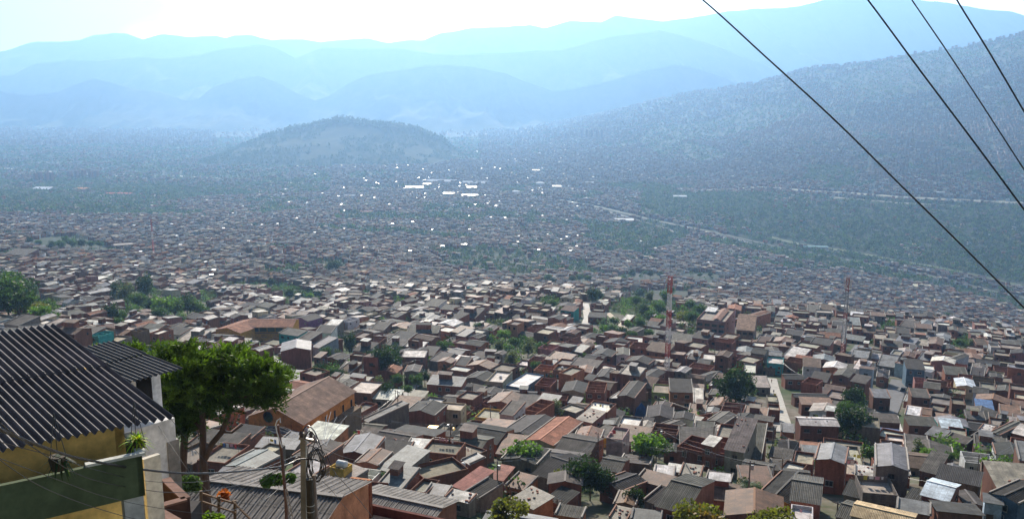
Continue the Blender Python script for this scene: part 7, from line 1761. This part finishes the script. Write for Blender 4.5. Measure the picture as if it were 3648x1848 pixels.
for i in range(9):
    cx2, cy2 = 316.6 + rnc.uniform(-2.5, 2.5), 463 + rnc.uniform(-4, 4); rx_, ry_ = 9.5 * rnc.uniform(.55, 1.05), 18.5 * rnc.uniform(.75, 1.03); tl = rnc.uniform(-.25, .25); dy = 25.4 + rnc.uniform(-.25, .25)
    pts = []
    for k in range(29):
        a_ = 2 * math.pi * k / 28; x, y = math.cos(a_) * rx_, math.sin(a_) * ry_ * (1 + .06 * math.sin(3 * a_ + i)); pts.append(Vector(at(cx2 + x * math.cos(tl) - y * math.sin(tl), cy2 + x * math.sin(tl) + y * math.cos(tl), dy + .15 * math.sin(a_))))
    m = MB(); m.tube(pts, .014, "rubber", bl, 6); o = m.build('cable_coil', smooth=True); tag(o, "loop of black cable hung in the tangled coil on the pole", "cable", "coiled cable loops on the pole")
def cable_px(pts, rad, label, grp=None, strands=1, col=bl, name='overhead_cable', depth=None):
    P = [Vector(at(*p)) for p in pts]; out = []
    for i in range(len(P) - 1):                      # Catmull-Rom
        p0, p1, p2, p3 = P[max(i - 1, 0)], P[i], P[i + 1], P[min(i + 2, len(P) - 1)]
        for k in range(10):
            t = k / 10; out.append(0.5 * ((2 * p1) + (p2 - p0) * t + (2 * p0 - 5 * p1 + 4 * p2 - p3) * t * t + (3 * p1 - p0 - 3 * p2 + p3) * t ** 3))
    out.append(P[-1]); m = MB()
    if strands == 1: m.tube(out, rad, "rubber", col, 6)
    else:
        s_ = 0
        for k in range(strands):
            q = []; s_ = 0
            for i, p in enumerate(out):
                if i: s_ += (p - out[i - 1]).length
                a_ = s_ * 3.2 + 2 * math.pi * k / strands; d = (out[min(i + 1, len(out) - 1)] - out[max(i - 1, 0)]).normalized(); u_ = d.orthogonal().normalized(); w_ = d.cross(u_)
                q.append(p + (u_ * math.cos(a_) + w_ * math.sin(a_)) * rad * 1.15)
            m.tube(q, rad, "rubber", col, 6)
    o = m.build(name, smooth=True); tag(o, label, "cable", grp); return o
cable_px([(-30, 414, 10.5), (0, 428.7, 11.5), (32, 442, 13), (69, 455, 15), (104.6, 462.5, 17), (137, 468, 18.5), (185, 472.6, 20.5), (233, 471, 22.3), (281, 465.7, 24.2), (300, 458.5, 25), (318, 459, 25.2)], .013, "thick twisted black cable bundle sagging from the yellow house to the pole", strands=4)
cable_px([(-20, 432, 11), (0, 441, 12), (58, 456.6, 14.5), (96, 469, 16.5), (145, 480, 19), (197, 481, 21), (250, 472, 23.5), (303, 452, 26.5)], .007, "thin cable just under the thick bundle, ending high on the pole")
cable_px([(0, 422, 11), (32, 446, 13), (87, 477, 16), (145, 489, 19), (173, 491.5, 20), (205, 490, 21.5), (250, 481, 23.5), (290, 462, 25.5)], .008, "thin sagging cable crossing the green balcony wall")
cable_px([(-10, 453, 11), (0, 457.6, 11.5), (58, 479, 14), (106, 496, 16.5), (164, 508, 19), (215, 512, 21), (262, 500, 23.5), (289, 478, 25)], .006, "fine cable crossing low over the green balcony wall")
cable_px([(-10, 452, 10), (38, 484, 12.5), (87, 504, 14.5), (135, 518, 16), (180, 527, 18)], .006, "fine cable leaving at the bottom below the balcony wall")
cable_px([(158, 425, 27), (178, 455, 26), (191, 473, 25.5), (212, 495, 25), (232, 516, 24.5)], .006, "thin stay wire running down from the white house's corner")
cable_px([(170, 417, 27), (197, 451, 27), (222, 476, 27), (262, 498, 27), (300, 512, 27)], .006, "thin line from the white house's corner past the cypress")
cable_px([(240, 436, 34), (256, 433, 30), (268, 429, 26), (276.5, 424.5, 24)], .009, "dark drop wire reaching the hooked post from the left")
for i, (x, y) in enumerate([(262, 478), (256, 486), (246, 494), (268, 490), (274, 498)]): cable_px([(x - 22 + i * 3, y + 10 + i * 3, 31), (x, y, 28), (289, 461, 25), (301, 455, 25.5)], .006, "dark drop wire fanning down-left from the coil, " + ("first", "second", "third", "fourth", "fifth")[i] + " from above", "drop wires fanning from the coil")
for i, (x, y) in enumerate([(282, 430), (288, 428), (272, 436), (276, 432), (293, 432)]): cable_px([(x - 14, y - 2 - i, 40), (x, y, 33), (308 + i, 441 + i, 26)], .005, "pale service wire from the pole toward the orange roofs, " + ("first", "second", "third", "fourth", "fifth")[i], "pale service wires", col=(.35, .34, .33))
for i, (x, y) in enumerate([(327, 414), (331, 411), (337, 416), (342, 422), (347, 415)]): cable_px([(322 + i, 443 + i * .6, 25.5), ((x + 322) / 2, (y + 443) / 2 + 1, 28), (x, y, 32)], .008, "stiff wire fanning up from the coil, " + ("first", "second", "third", "fourth", "fifth")[i] + " one", "stiff wires fanning upward", col=(.05, .045, .05))
cable_px([(302, 432, 26.8), (307, 425, 26.6), (314, 430, 26.4), (320, 444, 26)], .02, "thick shiny cable bend at the pole's head, outer one", col=(.03, .03, .035)); cable_px([(305, 436, 26.8), (310, 430, 26.6), (315, 436, 26.4), (319, 446, 26)], .02, "thick shiny cable bend at the pole's head, inner one", col=(.03, .03, .035))
cable_px([(326, 452, 25.6), (334, 470, 26), (345, 483, 28), (360, 500, 31), (376, 521, 34)], .011, "black cable running down-right over the brick wall")
cable_px([(322, 480, 25.5), (332, 490, 26), (345, 506, 27), (358, 520, 28)], .006, "twisted thin wire below the coil toward the terrace")
cable_px([(324, 448, 25.6), (350, 458, 34), (380, 465, 60), (420, 478, 100)], .01, "thin wire from the coil out over the rusty roofs")
# the four wires high on the right
for i, (pts, lab) in enumerate([([(650, -40, 13.5), (703, 0, 12.8), (765, 56, 12), (835, 120, 11.3), (900, 184, 10.7), (960, 243, 10.2), (1024, 307, 9.8), (1090, 375, 9.4)], "long black wire crossing the valley diagonally, lowest of the four"),
                               ([(835, -40, 12), (868, 0, 11.5), (920, 70, 11), (975, 143, 10.6), (1024, 209, 10.2), (1080, 285, 9.9)], "black overhead wire second from the long diagonal one"),
                               ([(885, -40, 15), (912, 0, 14.5), (955, 63, 14), (1024, 169, 13.2), (1070, 240, 12.7)], "thinner overhead wire third from the long diagonal one"),
                               ([(935, -40, 13), (957, 0, 12.6), (988, 50, 12.2), (1024, 111, 11.8), (1070, 190, 11.2)], "overhead wire nearest the frame's upper right corner")]):
    cable_px(pts, (.011, .0115, .011, .012)[i], lab)

# ------------------------------------------------------------------ labels for everything not yet described
LMK = [((300, 405), 'orange church'), ((262, 332), 'yellow school'), ((297, 352), 'windowless red block'), ((667, 345), 'red and white mast'), ((844, 345), 'slender paler mast'), ((712, 325), 'large pinkish block'),
       ((556, 432), 'terracotta hall'), ((622, 436), 'pink house'), ((735, 390), 'large dark tree'), ((700, 455), 'roofless brick enclosure'), ((895, 460), 'tall grey gabled house'), ((832, 462), 'brick house with openings'),
       ((820, 424), 'wide white-roofed brown house'), ((918, 378), 'blue corner building'), ((600, 408), 'glaring cream terrace'), ((398, 480), 'mango bush'), ((153, 245), 'far red mast'), ((578, 482), 'big dark bottom tree'), ((500, 395), 'joined white slabs'),
       ((780, 405), 'steep bright street'), ((980, 480), 'blue and white roof'), ((384, 366), 'gully tree'), ((590, 310), 'pale street head'), ((168, 310), 'tree clump')]
def pxof(o):
    x, y, z = o.location; a, b = proj(x, y, z + 2); return float(a), float(b)
ORD = ['nearest', 'second', 'third', 'fourth', 'fifth', 'sixth', 'seventh', 'eighth', 'ninth', 'tenth', 'eleventh', 'twelfth', 'thirteenth', 'fourteenth', 'fifteenth', 'sixteenth']
def relation(px, py):
    (lx, ly), nm = min(LMK, key=lambda q: math.hypot(q[0][0] - px, 1.6 * (q[0][1] - py)))
    dx, dy = px - lx, (py - ly) * 1.6
    dirn = ('right of' if dx > 0 else 'left of') if abs(dx) > 2 * abs(dy) else ('below' if dy > 0 else 'beyond') if abs(dy) > 2 * abs(dx) else ('below right of' if dx > 0 and dy > 0 else 'below left of' if dy > 0 else 'beyond right of' if dx > 0 else 'beyond left of')
    return dirn + ' the ' + nm, math.hypot(dx, dy)
def auto(items, base_fn):
    groups = {}
    for it in items:
        px, py = pxof(it['o']); rel, dist = relation(px, py); groups.setdefault((base_fn(it), rel), []).append((dist, id(it), it))
    for (b, rel), v in groups.items():
        v.sort(key=lambda q: q[:2])
        for i, (_, _, it) in enumerate(v):
            it['o']['label'] = (b + ', ' + rel) if len(v) == 1 else (b + ', ' + (ORD[i] if i < len(ORD) else 'farther') + ' such ' + rel)
def hb(it):
    size = 'tall' if it['h'] > 5 else 'long' if max(it['w'], it['d']) > 11 else 'low'
    return size + ' ' + WN[it['wc']] + ' house, ' + RN[it['rc']].split(' sheet')[0] + ' roof'
auto([h for h in HOUSES if not h['label']], hb)
for h in HOUSES:
    if h['o'].name.startswith('house'): h['o']['group'] = "small houses packed on the hillside"
def tb(it): return ('big ' if it['h'] > 8.5 else 'small ' if it['h'] < 5 else '') + KINDN[it['kind']] + (' bush' if it['o'].name.startswith('bush') else ' tree')
auto([t for t in TREES if not t['label']], tb)
auto(POLES2, lambda it: 'slim utility pole with crossarm')
for t in TREES: t['o']['group'] = "trees between the houses"

# ------------------------------------------------------------------ haze over the valley
def haze():
    m = MB(); m.box(-15000, 15000, -200, 13850, -440, 1400, "road", (1, 1, 1), True, True)
    o = m.build("haze"); mt = bpy.data.materials.new("haze_air"); mt.use_nodes = True; n, l = mt.node_tree.nodes, mt.node_tree.links
    n.remove(n['Principled BSDF']); v = n.new("ShaderNodeVolumePrincipled"); v.inputs['Density'].default_value = HAZE_D
    v.inputs['Color'].default_value = HAZE_C; v.inputs['Anisotropy'].default_value = HAZE_G
    l.new(v.outputs[0], n['Material Output'].inputs['Volume']); o.data.materials.clear(); o.data.materials.append(mt); tag(o, kind="stuff")
HAZE_D, HAZE_C, HAZE_G = 0.95e-4, (0.36, 0.63, 1.0, 1), 0.56
haze()
